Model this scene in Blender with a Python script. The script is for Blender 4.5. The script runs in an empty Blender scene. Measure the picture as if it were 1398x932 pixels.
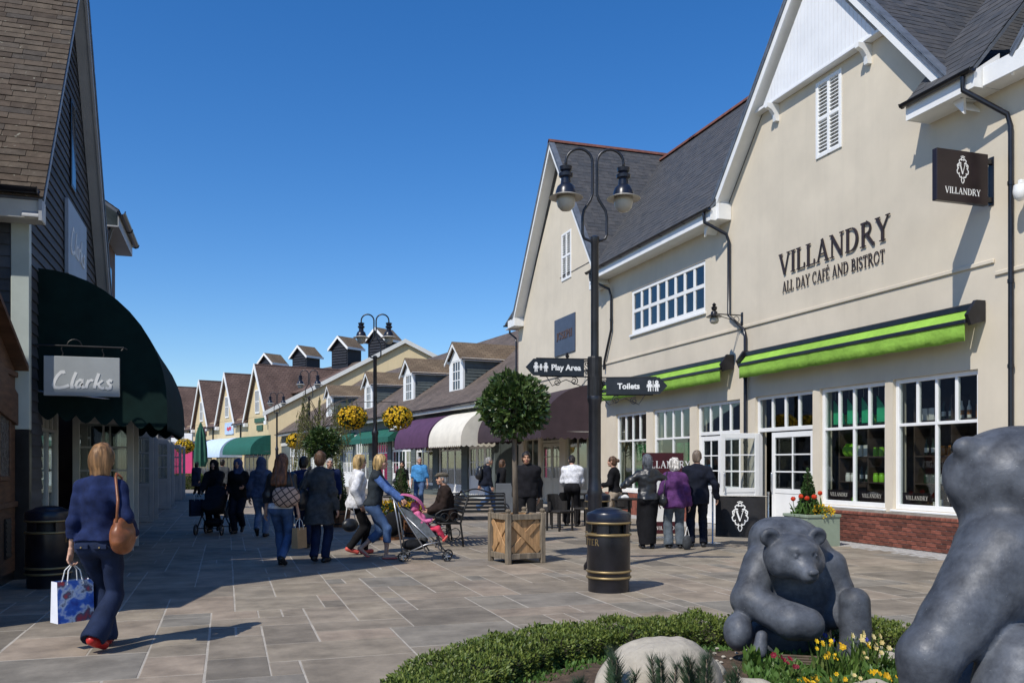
import bpy, math, random
import numpy as np
from mathutils import Vector, Matrix, Euler
R = math.radians
random.seed(7); rng = np.random.default_rng(7)
scene = bpy.context.scene
COL = scene.collection

# ------------------------------------------------------------------ camera
THETA = math.atan2(389, 1200)          # the street runs along +Y, the camera looks to its right
CT, ST = math.cos(THETA), math.sin(THETA)
cam_d = bpy.data.cameras.new('camera')
cam_d.sensor_width = 36.0; cam_d.lens = 36.0 * 1200 / 1398
cam_d.shift_y = (633 - 466) / 1398
cam_d.clip_start = 0.1; cam_d.clip_end = 3000
cam = bpy.data.objects.new('camera', cam_d); COL.objects.link(cam)
cam.location = (0, 0, 1.5); cam.rotation_euler = (R(90), 0, -THETA)
scene.camera = cam

# ------------------------------------------------------------------ sky and sun
SUN_EL = R(48.5)
SUN_DIR = Vector((0.835, 0.55, 0)).normalized()      # the way the light travels over the ground
world = bpy.data.worlds.new('World'); scene.world = world; world.use_nodes = True
nt = world.node_tree; nt.nodes.clear()
sky = nt.nodes.new('ShaderNodeTexSky'); sky.sky_type = 'NISHITA'; sky.sun_disc = False
sky.sun_elevation = SUN_EL
to_sun = -SUN_DIR
sky.sun_rotation = math.atan2(to_sun.x, to_sun.y)
sky.altitude = 0; sky.air_density = 1.0; sky.dust_density = 0.25; sky.ozone_density = 4.5
hsv = nt.nodes.new('ShaderNodeHueSaturation'); hsv.inputs['Saturation'].default_value = 1.3
hsv.inputs['Value'].default_value = 1.06; hsv.inputs['Hue'].default_value = 0.507
bg = nt.nodes.new('ShaderNodeBackground'); bg.inputs['Strength'].default_value = 0.138
wo = nt.nodes.new('ShaderNodeOutputWorld')
nt.links.new(sky.outputs[0], hsv.inputs['Color']); nt.links.new(hsv.outputs[0], bg.inputs['Color'])
nt.links.new(bg.outputs[0], wo.inputs['Surface'])
sun_d = bpy.data.lights.new('sun', 'SUN'); sun_d.energy = 4.5; sun_d.angle = R(0.53); sun_d.color = (1.0, 0.95, 0.87)
sun = bpy.data.objects.new('sun', sun_d); COL.objects.link(sun)
ldir = Vector((SUN_DIR.x * math.cos(SUN_EL), SUN_DIR.y * math.cos(SUN_EL), -math.sin(SUN_EL)))
sun.rotation_euler = ldir.to_track_quat('-Z', 'Y').to_euler()
sun.location = (-20, -20, 40)
scene.view_settings.view_transform = 'Standard'; scene.view_settings.look = 'None'
scene.view_settings.exposure = 0.0; scene.view_settings.gamma = 1.0
scene.view_settings.use_curve_mapping = False
scene.render.engine = 'CYCLES'
scene.cycles.use_denoising = True
scene.cycles.max_bounces = 6; scene.cycles.transparent_max_bounces = 12

# ------------------------------------------------------------------ places
def cw(X, Y):
    "a spot X m right of and Y m in front of the camera, in street coordinates"
    return (X * CT + Y * ST, -X * ST + Y * CT)
def fp(u, D):
    "ground spot seen in column u of the photograph at depth D"
    return cw((u - 699) / 1200 * D, D)

# ------------------------------------------------------------------ objects
def props(o, label=None, cat=None, group=None, kind=None):
    if label: o['label'] = label
    if cat: o['category'] = cat
    if group: o['group'] = group
    if kind: o['kind'] = kind
    return o
def thing(name, label, cat, loc=(0, 0, 0), rz=0.0, group=None):
    o = bpy.data.objects.new(name, None); COL.objects.link(o)
    o.empty_display_size = 0.2
    o.location = (loc[0], loc[1], loc[2] if len(loc) > 2 else 0); o.rotation_euler = (0, 0, rz)
    return props(o, label, cat, group)
def link(name, me, parent=None, mat=None):
    o = bpy.data.objects.new(name, me); COL.objects.link(o)
    if parent is not None: o.parent = parent
    if mat is not None and not me.materials: me.materials.append(mat)
    return o
def copy_tree(o, parent=None):
    c = o.copy(); COL.objects.link(c); c.parent = parent
    for ch in o.children: copy_tree(ch, c)
    return c

class MB:
    "collects faces of one mesh"
    def __init__(s): s.v = []; s.f = []; s.m = []; s.cur = 0
    def quad_pts(s, pts):
        n = len(s.v); s.v += [tuple(p) for p in pts]; s.f.append(tuple(range(n, n + len(pts)))); s.m.append(s.cur)
    def add(s, vs, fs):
        n = len(s.v); s.v += [tuple(p) for p in vs]
        for f in fs: s.f.append(tuple(i + n for i in f)); s.m.append(s.cur)
        return s
    def box(s, x0, x1, y0, y1, z0, z1, mtx=None):
        vs = [(x0,y0,z0),(x1,y0,z0),(x1,y1,z0),(x0,y1,z0),(x0,y0,z1),(x1,y0,z1),(x1,y1,z1),(x0,y1,z1)]
        if mtx is not None: vs = [mtx @ Vector(v) for v in vs]
        return s.add(vs, [(3,2,1,0),(4,5,6,7),(0,1,5,4),(1,2,6,5),(2,3,7,6),(3,0,4,7)])
    def cbox(s, c, d, mtx=None):
        return s.box(c[0]-d[0]/2, c[0]+d[0]/2, c[1]-d[1]/2, c[1]+d[1]/2, c[2]-d[2]/2, c[2]+d[2]/2, mtx)
    def bbox(s, x0, x1, y0, y1, z0, z1, b=0.01, mtx=None):
        "box with chamfered edges"
        def clampb(a, c): return min(b, (c - a) * .45)
        bx, by, bz = clampb(x0, x1), clampb(y0, y1), clampb(z0, z1)
        vs = []; idx = {}
        for i, (xa, sx) in enumerate(((x0, 1), (x1, -1))):
            for j, (ya, sy) in enumerate(((y0, 1), (y1, -1))):
                for k, (za, sz) in enumerate(((z0, 1), (z1, -1))):
                    for ax in range(3):
                        p = [xa + sx*bx*(ax != 0), ya + sy*by*(ax != 1), za + sz*bz*(ax != 2)]
                        idx[(i, j, k, ax)] = len(vs); vs.append(tuple(p))
        fs = []
        for i in (0, 1): fs.append([idx[(i,0,0,0)], idx[(i,1,0,0)], idx[(i,1,1,0)], idx[(i,0,1,0)]] if i else [idx[(i,0,0,0)], idx[(i,0,1,0)], idx[(i,1,1,0)], idx[(i,1,0,0)]])
        for j in (0, 1): fs.append([idx[(0,j,0,1)], idx[(0,j,1,1)], idx[(1,j,1,1)], idx[(1,j,0,1)]] if j else [idx[(0,j,0,1)], idx[(1,j,0,1)], idx[(1,j,1,1)], idx[(0,j,1,1)]])
        for k in (0, 1): fs.append([idx[(0,0,k,2)], idx[(1,0,k,2)], idx[(1,1,k,2)], idx[(0,1,k,2)]] if k else [idx[(0,0,k,2)], idx[(0,1,k,2)], idx[(1,1,k,2)], idx[(1,0,k,2)]])
        for j in (0, 1):
            for k in (0, 1): fs.append([idx[(0,j,k,1)], idx[(1,j,k,1)], idx[(1,j,k,2)], idx[(0,j,k,2)]])
        for i in (0, 1):
            for k in (0, 1): fs.append([idx[(i,0,k,0)], idx[(i,1,k,0)], idx[(i,1,k,2)], idx[(i,0,k,2)]])
        for i in (0, 1):
            for j in (0, 1): fs.append([idx[(i,j,0,0)], idx[(i,j,1,0)], idx[(i,j,1,1)], idx[(i,j,0,1)]])
        for i in (0, 1):
            for j in (0, 1):
                for k in (0, 1): fs.append([idx[(i,j,k,0)], idx[(i,j,k,1)], idx[(i,j,k,2)]])
        # orient every face outward
        c = np.array([(x0+x1)/2, (y0+y1)/2, (z0+z1)/2]); out = []
        for f in fs:
            p = [np.array(vs[q]) for q in f]; n = np.cross(p[1]-p[0], p[2]-p[0])
            out.append(f if np.dot(n, sum(p)/len(p) - c) > 0 else f[::-1])
        if mtx is not None: vs = [mtx @ Vector(v) for v in vs]
        return s.add(vs, out)
    def prism(s, poly, a, b, axis=0):
        "extrude a 2-D outline (the two axes other than axis, in order) from a to b"
        n = len(poly)
        def mk(p, t):
            return {0: (t, p[0], p[1]), 1: (p[0], t, p[1]), 2: (p[0], p[1], t)}[axis]
        vs = [mk(p, a) for p in poly] + [mk(p, b) for p in poly]
        area = sum(poly[i][0]*poly[(i+1)%n][1] - poly[(i+1)%n][0]*poly[i][1] for i in range(n))
        flip = (area > 0) != (axis == 1)
        if b < a: flip = not flip
        f0 = list(range(n)); f1 = list(range(n, 2*n))
        fs = []
        if flip:
            fs.append(f0[::-1]); fs.append(f1)
            for i in range(n): j = (i+1) % n; fs.append([i, j, n+j, n+i])
        else:
            fs.append(f0); fs.append(f1[::-1])
            for i in range(n): j = (i+1) % n; fs.append([j, i, n+i, n+j])
        return s.add(vs, fs)
    def plate(s, pts, t):
        "flat polygon (3-D points) given thickness t against its normal"
        P = [Vector(p) for p in pts]; n = (P[1]-P[0]).cross(P[2]-P[0]).normalized()
        Q = [p - n*t for p in P]; k = len(P)
        return s.add(P + Q, [list(range(k)), list(range(2*k-1, k-1, -1))] + [[(i+1) % k, i, k+i, k+(i+1) % k] for i in range(k)])
    def tube(s, pts, r, n=8, cap=True, closed=False):
        P = [Vector(p) for p in pts]; m = len(P)
        rr = r if isinstance(r, (list, tuple)) else [r]*m
        vs = []; prev = None
        for i in range(m):
            if closed: t = P[(i+1) % m] - P[(i-1) % m]
            else: t = P[min(i+1, m-1)] - P[max(i-1, 0)]
            t = t.normalized() if t.length > 1e-9 else Vector((0, 0, 1))
            if prev is None:
                a = Vector((0, 0, 1)) if abs(t.z) < .9 else Vector((1, 0, 0))
                u = t.cross(a).normalized()
            else:
                u = prev - t * prev.dot(t)
                u = u.normalized() if u.length > 1e-6 else t.orthogonal().normalized()
            prev = u; w = t.cross(u)
            for k in range(n):
                an = 2*math.pi*k/n
                vs.append(P[i] + (u*math.cos(an) + w*math.sin(an))*rr[i])
        fs = []
        for i in range(m if closed else m-1):
            a = i*n; b = ((i+1) % m)*n
            for k in range(n): fs.append([a+k, a+(k+1) % n, b+(k+1) % n, b+k])
        if cap and not closed:
            fs.append(list(range(n))[::-1]); fs.append(list(range((m-1)*n, m*n)))
        return s.add(vs, fs)
    def lathe(s, prof, n=24, c=(0, 0, 0)):
        "profile of (radius, z) turned about a vertical axis"
        vs = []; fs = []; m = len(prof)
        for (r, z) in prof:
            for k in range(n):
                a = 2*math.pi*k/n; vs.append((c[0]+r*math.cos(a), c[1]+r*math.sin(a), c[2]+z))
        for i in range(m-1):
            for k in range(n): fs.append([i*n+k, i*n+(k+1) % n, (i+1)*n+(k+1) % n, (i+1)*n+k])
        fs.append(list(range(n))[::-1]); fs.append(list(range((m-1)*n, m*n)))
        return s.add(vs, fs)
    def mesh(s, name, mats=None, smooth=False, sharp=None):
        me = bpy.data.meshes.new(name); me.from_pydata(s.v, [], s.f); me.update()
        if mats:
            for m in (mats if isinstance(mats, (list, tuple)) else [mats]): me.materials.append(m)
            if max(s.m, default=0) > 0: me.polygons.foreach_set('material_index', s.m)
        if smooth:
            me.polygons.foreach_set('use_smooth', [True]*len(me.polygons))
            if sharp: me.set_sharp_from_angle(angle=R(sharp))
        return me
    def build(s, name, mats, parent=None, smooth=False, sharp=None):
        return link(name, s.mesh(name, mats, smooth, sharp), parent)

def arc(c, r, a0, a1, n, plane='xz', y=0):
    out = []
    for i in range(n+1):
        a = R(a0 + (a1-a0)*i/n); p, q = c[0]+r*math.cos(a), c[1]+r*math.sin(a)
        out.append({'xz': (p, y, q), 'xy': (p, q, y), 'yz': (y, p, q)}[plane])
    return out

# ------------------------------------------------------------------ materials
def nmat(name):
    m = bpy.data.materials.new(name); m.use_nodes = True
    t = m.node_tree; b = t.nodes['Principled BSDF']
    return m, t, b
def N(t, typ, **kw):
    n = t.nodes.new(typ)
    for k, v in kw.items(): setattr(n, k, v)
    return n
def mat(name, col, rough=.6, var=.12, scale=3.0, bump=0.0, bscale=40.0, metal=0.0, spec=.4, col2=None, coat=0.0, stretch=None, dirt=0.0, rand=0.0, coords='Object', detail=6, bdist=.01, streak=0.0, specks=None, rvar=0.0):
    "painted, woven or stone surface: base colour broken up by two noises, fine relief, optional per-object tint"
    m, t, b = nmat(name); L = t.links.new
    tc = N(t, 'ShaderNodeTexCoord'); mp = N(t, 'ShaderNodeMapping')
    if coords == 'World':
        ge = N(t, 'ShaderNodeNewGeometry'); L(ge.outputs['Position'], mp.inputs['Vector'])
    else: L(tc.outputs[coords], mp.inputs['Vector'])
    if stretch: mp.inputs['Scale'].default_value = stretch
    n1 = N(t, 'ShaderNodeTexNoise'); n1.inputs['Scale'].default_value = scale; n1.inputs['Detail'].default_value = detail; n1.inputs['Roughness'].default_value = .62
    L(mp.outputs[0], n1.inputs['Vector'])
    c2 = col2 if col2 else tuple(max(0, c*(1-2.2*var)) for c in col)
    c1 = tuple(min(1, c*(1+var)) for c in col)
    rmp = N(t, 'ShaderNodeValToRGB'); rmp.color_ramp.elements[0].position = .3; rmp.color_ramp.elements[1].position = .68
    rmp.color_ramp.elements[0].color = (*c2, 1); rmp.color_ramp.elements[1].color = (*c1, 1)
    L(n1.outputs['Fac'], rmp.inputs['Fac']); out = rmp.outputs['Color']
    if rand:
        oi = N(t, 'ShaderNodeObjectInfo'); mr = N(t, 'ShaderNodeMapRange')
        mr.inputs['To Min'].default_value = 1-rand; mr.inputs['To Max'].default_value = 1+rand
        L(oi.outputs['Random'], mr.inputs['Value'])
        mx = N(t, 'ShaderNodeVectorMath', operation='SCALE'); L(out, mx.inputs[0]); L(mr.outputs[0], mx.inputs['Scale']); out = mx.outputs[0]
    if dirt:
        n2 = N(t, 'ShaderNodeTexNoise'); n2.inputs['Scale'].default_value = scale*.23; n2.inputs['Detail'].default_value = 9; L(mp.outputs[0], n2.inputs['Vector'])
        r2 = N(t, 'ShaderNodeMapRange'); r2.inputs['From Min'].default_value = .35; r2.inputs['From Max'].default_value = .7
        r2.inputs['To Min'].default_value = 1.0; r2.inputs['To Max'].default_value = 1-dirt; L(n2.outputs['Fac'], r2.inputs['Value'])
        m2 = N(t, 'ShaderNodeVectorMath', operation='SCALE'); L(out, m2.inputs[0]); L(r2.outputs[0], m2.inputs['Scale']); out = m2.outputs[0]
    if streak:                                # rain runs and grime with a shape of their own
        m5 = N(t, 'ShaderNodeMapping'); m5.inputs['Scale'].default_value = (2.2, 2.2, .11); L(mp.outputs[0], m5.inputs['Vector'])
        n5 = N(t, 'ShaderNodeTexNoise'); n5.inputs['Scale'].default_value = 1.6; n5.inputs['Detail'].default_value = 8; n5.inputs['Roughness'].default_value = .7; L(m5.outputs[0], n5.inputs['Vector'])
        r5 = N(t, 'ShaderNodeMapRange'); r5.inputs['From Min'].default_value = .5; r5.inputs['From Max'].default_value = .75; r5.inputs['To Min'].default_value = 1.0; r5.inputs['To Max'].default_value = 1-streak; L(n5.outputs['Fac'], r5.inputs['Value'])
        s5 = N(t, 'ShaderNodeVectorMath', operation='SCALE'); L(out, s5.inputs[0]); L(r5.outputs[0], s5.inputs['Scale']); out = s5.outputs[0]
    if specks:
        n6 = N(t, 'ShaderNodeTexNoise'); n6.inputs['Scale'].default_value = specks[0]; n6.inputs['Detail'].default_value = 3; L(mp.outputs[0], n6.inputs['Vector'])
        r6 = N(t, 'ShaderNodeMapRange'); r6.inputs['From Min'].default_value = specks[1]; r6.inputs['From Max'].default_value = specks[1]+.05; L(n6.outputs['Fac'], r6.inputs['Value'])
        x6 = N(t, 'ShaderNodeMix', data_type='RGBA'); L(r6.outputs[0], x6.inputs[0]); L(out, x6.inputs[6]); x6.inputs[7].default_value = (*specks[2], 1); out = x6.outputs[2]
    if rvar:
        r7 = N(t, 'ShaderNodeMapRange'); r7.inputs['From Min'].default_value = .3; r7.inputs['From Max'].default_value = .7; r7.inputs['To Min'].default_value = rough+rvar; r7.inputs['To Max'].default_value = rough-rvar; L(n1.outputs['Fac'], r7.inputs['Value']); L(r7.outputs[0], b.inputs['Roughness'])
    L(out, b.inputs['Base Color'])
    b.inputs['Roughness'].default_value = rough; b.inputs['Metallic'].default_value = metal; b.inputs['Specular IOR Level'].default_value = spec
    if coat: b.inputs['Coat Weight'].default_value = coat; b.inputs['Coat Roughness'].default_value = .12
    if bump:
        n3 = N(t, 'ShaderNodeTexNoise'); n3.inputs['Scale'].default_value = bscale; n3.inputs['Detail'].default_value = 5; L(mp.outputs[0], n3.inputs['Vector'])
        bp = N(t, 'ShaderNodeBump'); bp.inputs['Strength'].default_value = bump; bp.inputs['Distance'].default_value = bdist
        L(n3.outputs['Fac'], bp.inputs['Height']); L(bp.outputs[0], b.inputs['Normal'])
    return m
def attr_mat(name, ramp, rough=.7, spec=.35, bump=.2, bscale=30, nscale=6, nvar=.25, coords='World', trans=0.0, stretch=None, bdist=.01, spots=None):
    "colour picked from a ramp by the face attribute 'rnd', broken up by noise"
    m, t, b = nmat(name); L = t.links.new
    at = N(t, 'ShaderNodeAttribute', attribute_name='rnd')
    rp = N(t, 'ShaderNodeValToRGB'); els = rp.color_ramp.elements
    while len(els) < len(ramp): els.new(.5)
    for i, c in enumerate(ramp): els[i].position = i/(len(ramp)-1); els[i].color = (*c, 1)
    L(at.outputs['Fac'], rp.inputs['Fac'])
    mp = N(t, 'ShaderNodeMapping')
    if coords == 'World':
        ge = N(t, 'ShaderNodeNewGeometry'); L(ge.outputs['Position'], mp.inputs['Vector'])
    else:
        tc = N(t, 'ShaderNodeTexCoord'); L(tc.outputs[coords], mp.inputs['Vector'])
    if stretch: mp.inputs['Scale'].default_value = stretch
    n1 = N(t, 'ShaderNodeTexNoise'); n1.inputs['Scale'].default_value = nscale; n1.inputs['Detail'].default_value = 8; n1.inputs['Roughness'].default_value = .65; L(mp.outputs[0], n1.inputs['Vector'])
    mr = N(t, 'ShaderNodeMapRange'); mr.inputs['From Min'].default_value = .25; mr.inputs['From Max'].default_value = .75
    mr.inputs['To Min'].default_value = 1-nvar; mr.inputs['To Max'].default_value = 1+nvar; L(n1.outputs['Fac'], mr.inputs['Value'])
    mx = N(t, 'ShaderNodeVectorMath', operation='SCALE'); L(rp.outputs[0], mx.inputs[0]); L(mr.outputs[0], mx.inputs['Scale']); out = mx.outputs[0]
    if spots:
        n4 = N(t, 'ShaderNodeTexNoise'); n4.inputs['Scale'].default_value = spots[0]; n4.inputs['Detail'].default_value = 4; L(mp.outputs[0], n4.inputs['Vector'])
        r4 = N(t, 'ShaderNodeMapRange'); r4.inputs['From Min'].default_value = spots[1]; r4.inputs['From Max'].default_value = spots[1]+.06; L(n4.outputs['Fac'], r4.inputs['Value'])
        mm = N(t, 'ShaderNodeMix', data_type='RGBA'); L(r4.outputs[0], mm.inputs[0]); L(out, mm.inputs[6]); mm.inputs[7].default_value = (*spots[2], 1); out = mm.outputs[2]
    L(out, b.inputs['Base Color']); b.inputs['Roughness'].default_value = rough; b.inputs['Specular IOR Level'].default_value = spec
    if bump:
        n3 = N(t, 'ShaderNodeTexNoise'); n3.inputs['Scale'].default_value = bscale; n3.inputs['Detail'].default_value = 6; L(mp.outputs[0], n3.inputs['Vector'])
        bp = N(t, 'ShaderNodeBump'); bp.inputs['Strength'].default_value = bump; bp.inputs['Distance'].default_value = bdist
        L(n3.outputs['Fac'], bp.inputs['Height']); L(bp.outputs[0], b.inputs['Normal'])
    if trans:
        tr = N(t, 'ShaderNodeBsdfTranslucent'); L(out, tr.inputs['Color']); ms = N(t, 'ShaderNodeMixShader'); ms.inputs[0].default_value = trans
        o = t.nodes['Material Output']; L(b.outputs[0], ms.inputs[1]); L(tr.outputs[0], ms.inputs[2]); L(ms.outputs[0], o.inputs['Surface'])
    return m
def set_rnd(me, vals):
    a = me.attributes.new('rnd', 'FLOAT', 'FACE'); a.data.foreach_set('value', np.asarray(vals, dtype=np.float32))

def rows_mat(name, c1, c2, mortar, w, h, rough=.75, bump=.5, spots=None):
    "far roofs and boarding, where single pieces are too small to tell apart: courses in the object's own UV"
    m, t, b = nmat(name); L = t.links.new
    uv = N(t, 'ShaderNodeUVMap'); br = N(t, 'ShaderNodeTexBrick')
    br.inputs['Color1'].default_value = (*c1, 1); br.inputs['Color2'].default_value = (*c2, 1); br.inputs['Mortar'].default_value = (*mortar, 1)
    br.inputs['Scale'].default_value = 1; br.inputs['Brick Width'].default_value = w; br.inputs['Row Height'].default_value = h
    br.inputs['Mortar Size'].default_value = h*.07; br.inputs['Bias'].default_value = 0
    L(uv.outputs[0], br.inputs['Vector'])
    n1 = N(t, 'ShaderNodeTexNoise'); n1.inputs['Scale'].default_value = .7; n1.inputs['Detail'].default_value = 9; L(uv.outputs[0], n1.inputs['Vector'])
    mr = N(t, 'ShaderNodeMapRange'); mr.inputs['From Min'].default_value = .3; mr.inputs['From Max'].default_value = .7; mr.inputs['To Min'].default_value = .72; mr.inputs['To Max'].default_value = 1.28; L(n1.outputs['Fac'], mr.inputs['Value'])
    mx = N(t, 'ShaderNodeVectorMath', operation='SCALE'); L(br.outputs['Color'], mx.inputs[0]); L(mr.outputs[0], mx.inputs['Scale'])
    L(mx.outputs[0], b.inputs['Base Color']); b.inputs['Roughness'].default_value = rough; b.inputs['Specular IOR Level'].default_value = .3
    bp = N(t, 'ShaderNodeBump'); bp.inputs['Strength'].default_value = bump; bp.inputs['Distance'].default_value = .02; bp.invert = True
    L(br.outputs['Fac'], bp.inputs['Height']); L(bp.outputs[0], b.inputs['Normal'])
    return m
def uv_plane(me, o, ux, uy):
    "planar UV in metres"
    o = Vector(o); ux = Vector(ux).normalized(); uy = Vector(uy).normalized()
    lay = me.uv_layers.new(name='UVMap')
    for lp in me.loops:
        p = me.vertices[lp.vertex_index].co - o
        lay.data[lp.index].uv = (p.dot(ux), p.dot(uy))

def glass_mat(name, tint=(.5, .55, .55), refl=.12):
    "shop glass: mostly see-through, mirror-like at grazing angles"
    m, t, b = nmat(name); L = t.links.new; t.nodes.remove(b)
    o = t.nodes['Material Output']
    tr = N(t, 'ShaderNodeBsdfTransparent'); tr.inputs['Color'].default_value = (*tint, 1)
    gl = N(t, 'ShaderNodeBsdfGlossy'); gl.inputs['Roughness'].default_value = .015; gl.inputs['Color'].default_value = (.9, .93, .95, 1)
    lw = N(t, 'ShaderNodeLayerWeight'); lw.inputs['Blend'].default_value = .5
    fr = N(t, 'ShaderNodeMath', operation='POWER'); L(lw.outputs['Facing'], fr.inputs[0]); fr.inputs[1].default_value = 4.0
    ad = N(t, 'ShaderNodeMath', operation='ADD'); ad.use_clamp = True; L(fr.outputs[0], ad.inputs[0]); ad.inputs[1].default_value = refl*.5
    ms = N(t, 'ShaderNodeMixShader'); L(ad.outputs[0], ms.inputs[0]); L(tr.outputs[0], ms.inputs[1]); L(gl.outputs[0], ms.inputs[2]); L(ms.outputs[0], o.inputs['Surface'])
    return m

# ------------------------------------------------------------------ implicit-surface modelling (bodies, bears, boulders)
class SDF:
    def __init__(s, lo, hi, h):
        s.lo = np.array(lo, float); s.h = h
        s.n = np.ceil((np.array(hi, float) - s.lo) / h).astype(int) + 1
        s.g = [s.lo[i] + h*np.arange(s.n[i]) for i in range(3)]
        s.F = np.full(s.n, 9.0, dtype=np.float32)
    def _sl(s, lo, hi):
        a = np.clip(np.floor((np.array(lo) - s.lo)/s.h).astype(int), 0, s.n-1)
        b = np.clip(np.ceil((np.array(hi) - s.lo)/s.h).astype(int)+1, 1, s.n)
        return tuple(slice(int(x), int(max(y, x+1))) for x, y in zip(a, b))
    def _grid(s, sl):
        return (s.g[0][sl[0]][:, None, None].astype(np.float32), s.g[1][sl[1]][None, :, None].astype(np.float32), s.g[2][sl[2]][None, None, :].astype(np.float32))
    def _comb(s, sl, d, k, op):
        f = s.F[sl]
        if op == 'u':
            if k > 0:
                h = np.clip(.5+.5*(f-d)/k, 0, 1); s.F[sl] = f*(1-h)+d*h-k*h*(1-h)
            else: s.F[sl] = np.minimum(f, d)
        else:                                      # subtract
            d = -d
            if k > 0:
                h = np.clip(.5-.5*(f-d)/k, 0, 1); s.F[sl] = f*(1-h)+d*h+k*h*(1-h)
            else: s.F[sl] = np.maximum(f, d)
    def cap(s, a, b, ra, rb=None, k=.04, op='u', sq=None):
        "tapered capsule; sq squeezes it across a direction: (unit vector, factor)"
        rb = ra if rb is None else rb
        a = np.array(a, float); b = np.array(b, float); m = max(ra, rb)+k+3*s.h
        sl = s._sl(np.minimum(a, b)-m, np.maximum(a, b)+m); X, Y, Z = s._grid(sl)
        ab = b-a; L2 = max(float(ab@ab), 1e-9)
        px, py, pz = X-a[0], Y-a[1], Z-a[2]
        t = np.clip((px*ab[0]+py*ab[1]+pz*ab[2])/L2, 0, 1)
        qx, qy, qz = px-t*ab[0], py-t*ab[1], pz-t*ab[2]
        if sq is not None:
            n, f = np.array(sq[0], float), sq[1]
            dn = qx*n[0]+qy*n[1]+qz*n[2]; e = dn*(1/f-1)
            qx, qy, qz = qx+e*n[0], qy+e*n[1], qz+e*n[2]
        d = np.sqrt(qx*qx+qy*qy+qz*qz)-(ra+(rb-ra)*t)
        s._comb(sl, d.astype(np.float32), k, op); return s
    def ell(s, c, r, k=.04, op='u', rot=None):
        c = np.array(c, float); r = np.array(r, float); m = float(max(r))+k+3*s.h
        sl = s._sl(c-m, c+m); X, Y, Z = s._grid(sl); px, py, pz = X-c[0], Y-c[1], Z-c[2]
        if rot is not None:
            Rm = np.array(rot)              # rows = local axes
            px, py, pz = (Rm[0, 0]*px+Rm[0, 1]*py+Rm[0, 2]*pz, Rm[1, 0]*px+Rm[1, 1]*py+Rm[1, 2]*pz, Rm[2, 0]*px+Rm[2, 1]*py+Rm[2, 2]*pz)
        k0 = np.sqrt((px/r[0])**2+(py/r[1])**2+(pz/r[2])**2); k1 = np.sqrt((px/r[0]**2)**2+(py/r[1]**2)**2+(pz/r[2]**2)**2)
        d = k0*(k0-1)/np.maximum(k1, 1e-6)
        s._comb(sl, d.astype(np.float32), k, op); return s
    def half(s, p, n, k=0.0):
        "keep what lies behind the plane through p with outward normal n"
        X, Y, Z = s._grid((slice(None),)*3); n = np.array(n, float); n /= np.linalg.norm(n)
        d = ((X-p[0])*n[0]+(Y-p[1])*n[1]+(Z-p[2])*n[2]).astype(np.float32)
        if k > 0:
            h = np.clip(.5-.5*(s.F-d)/k, 0, 1); s.F = (s.F*(1-h)+d*h+k*h*(1-h)).astype(np.float32)
        else: s.F = np.maximum(s.F, d)
        return s
    def ripple(s, amp, freq, seed=0, aniso=(1, 1, 1), n=7):
        g = np.random.default_rng(seed); X, Y, Z = s._grid((slice(None),)*3); acc = 0
        for _ in range(n):
            v = g.normal(size=3); v /= np.linalg.norm(v); f = freq*g.uniform(.6, 1.7); ph = g.uniform(0, 6.28)
            acc = acc+np.sin(f*(v[0]*X*aniso[0]+v[1]*Y*aniso[1]+v[2]*Z*aniso[2])+ph)
        s.F = (s.F+amp*acc/math.sqrt(n)).astype(np.float32); return s
    def mesh_arrays(s):
        F = s.F.copy()
        F[0], F[-1], F[:, 0], F[:, -1], F[:, :, 0], F[:, :, -1] = (np.maximum(x, s.h*.5) for x in (F[0], F[-1], F[:, 0], F[:, -1], F[:, :, 0], F[:, :, -1]))
        I = F < 0
        def c(A, i, j, k): return A[i:A.shape[0]-1+i, j:A.shape[1]-1+j, k:A.shape[2]-1+k]
        cnt = sum(c(I, i, j, k).astype(np.int8) for i in (0, 1) for j in (0, 1) for k in (0, 1))
        act = (cnt > 0) & (cnt < 8); idx = np.argwhere(act)
        if len(idx) == 0: return np.zeros((0, 3)), np.zeros((0, 4), int)
        vid = np.full(act.shape, -1, dtype=np.int64); vid[act] = np.arange(len(idx))
        acc = np.zeros((len(idx), 3)); num = np.zeros(len(idx))
        cor = {(i, j, k): F[idx[:, 0]+i, idx[:, 1]+j, idx[:, 2]+k].astype(float) for i in (0, 1) for j in (0, 1) for k in (0, 1)}
        for ax in range(3):
            for a in (0, 1):
                for b in (0, 1):
                    p0 = [a, b]; p0.insert(ax, 0); p1 = [a, b]; p1.insert(ax, 1)
                    f0, f1 = cor[tuple(p0)], cor[tuple(p1)]; mk = (f0 < 0) != (f1 < 0)
                    t = np.where(mk, f0/np.where(mk, f0-f1, 1), 0)
                    pt = np.tile(np.array(p0, float), (len(idx), 1)); pt[:, ax] = t
                    acc += pt*mk[:, None]; num += mk
        V = s.lo+s.h*(idx+acc/num[:, None]); Q = []
        for ax in range(3):
            o1, o2 = [(1, 2), (2, 0), (0, 1)][ax]
            sl0 = [slice(None)]*3; sl1 = [slice(None)]*3; sl0[ax] = slice(0, -1); sl1[ax] = slice(1, None)
            for o in (o1, o2): sl0[o] = slice(1, -1); sl1[o] = slice(1, -1)
            A, B = I[tuple(sl0)], I[tuple(sl1)]; e = np.argwhere(A != B)
            if len(e) == 0: continue
            ins = A[e[:, 0], e[:, 1], e[:, 2]]
            base = e.copy(); base[:, o1] += 1; base[:, o2] += 1
            def at(d1, d2):
                q = base.copy(); q[:, o1] -= d1; q[:, o2] -= d2
                return vid[q[:, 0], q[:, 1], q[:, 2]]
            q = np.stack([at(1, 1), at(0, 1), at(0, 0), at(1, 0)], 1)
            q[~ins] = q[~ins][:, ::-1]; Q.append(q)
        return V, np.concatenate(Q)
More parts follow.
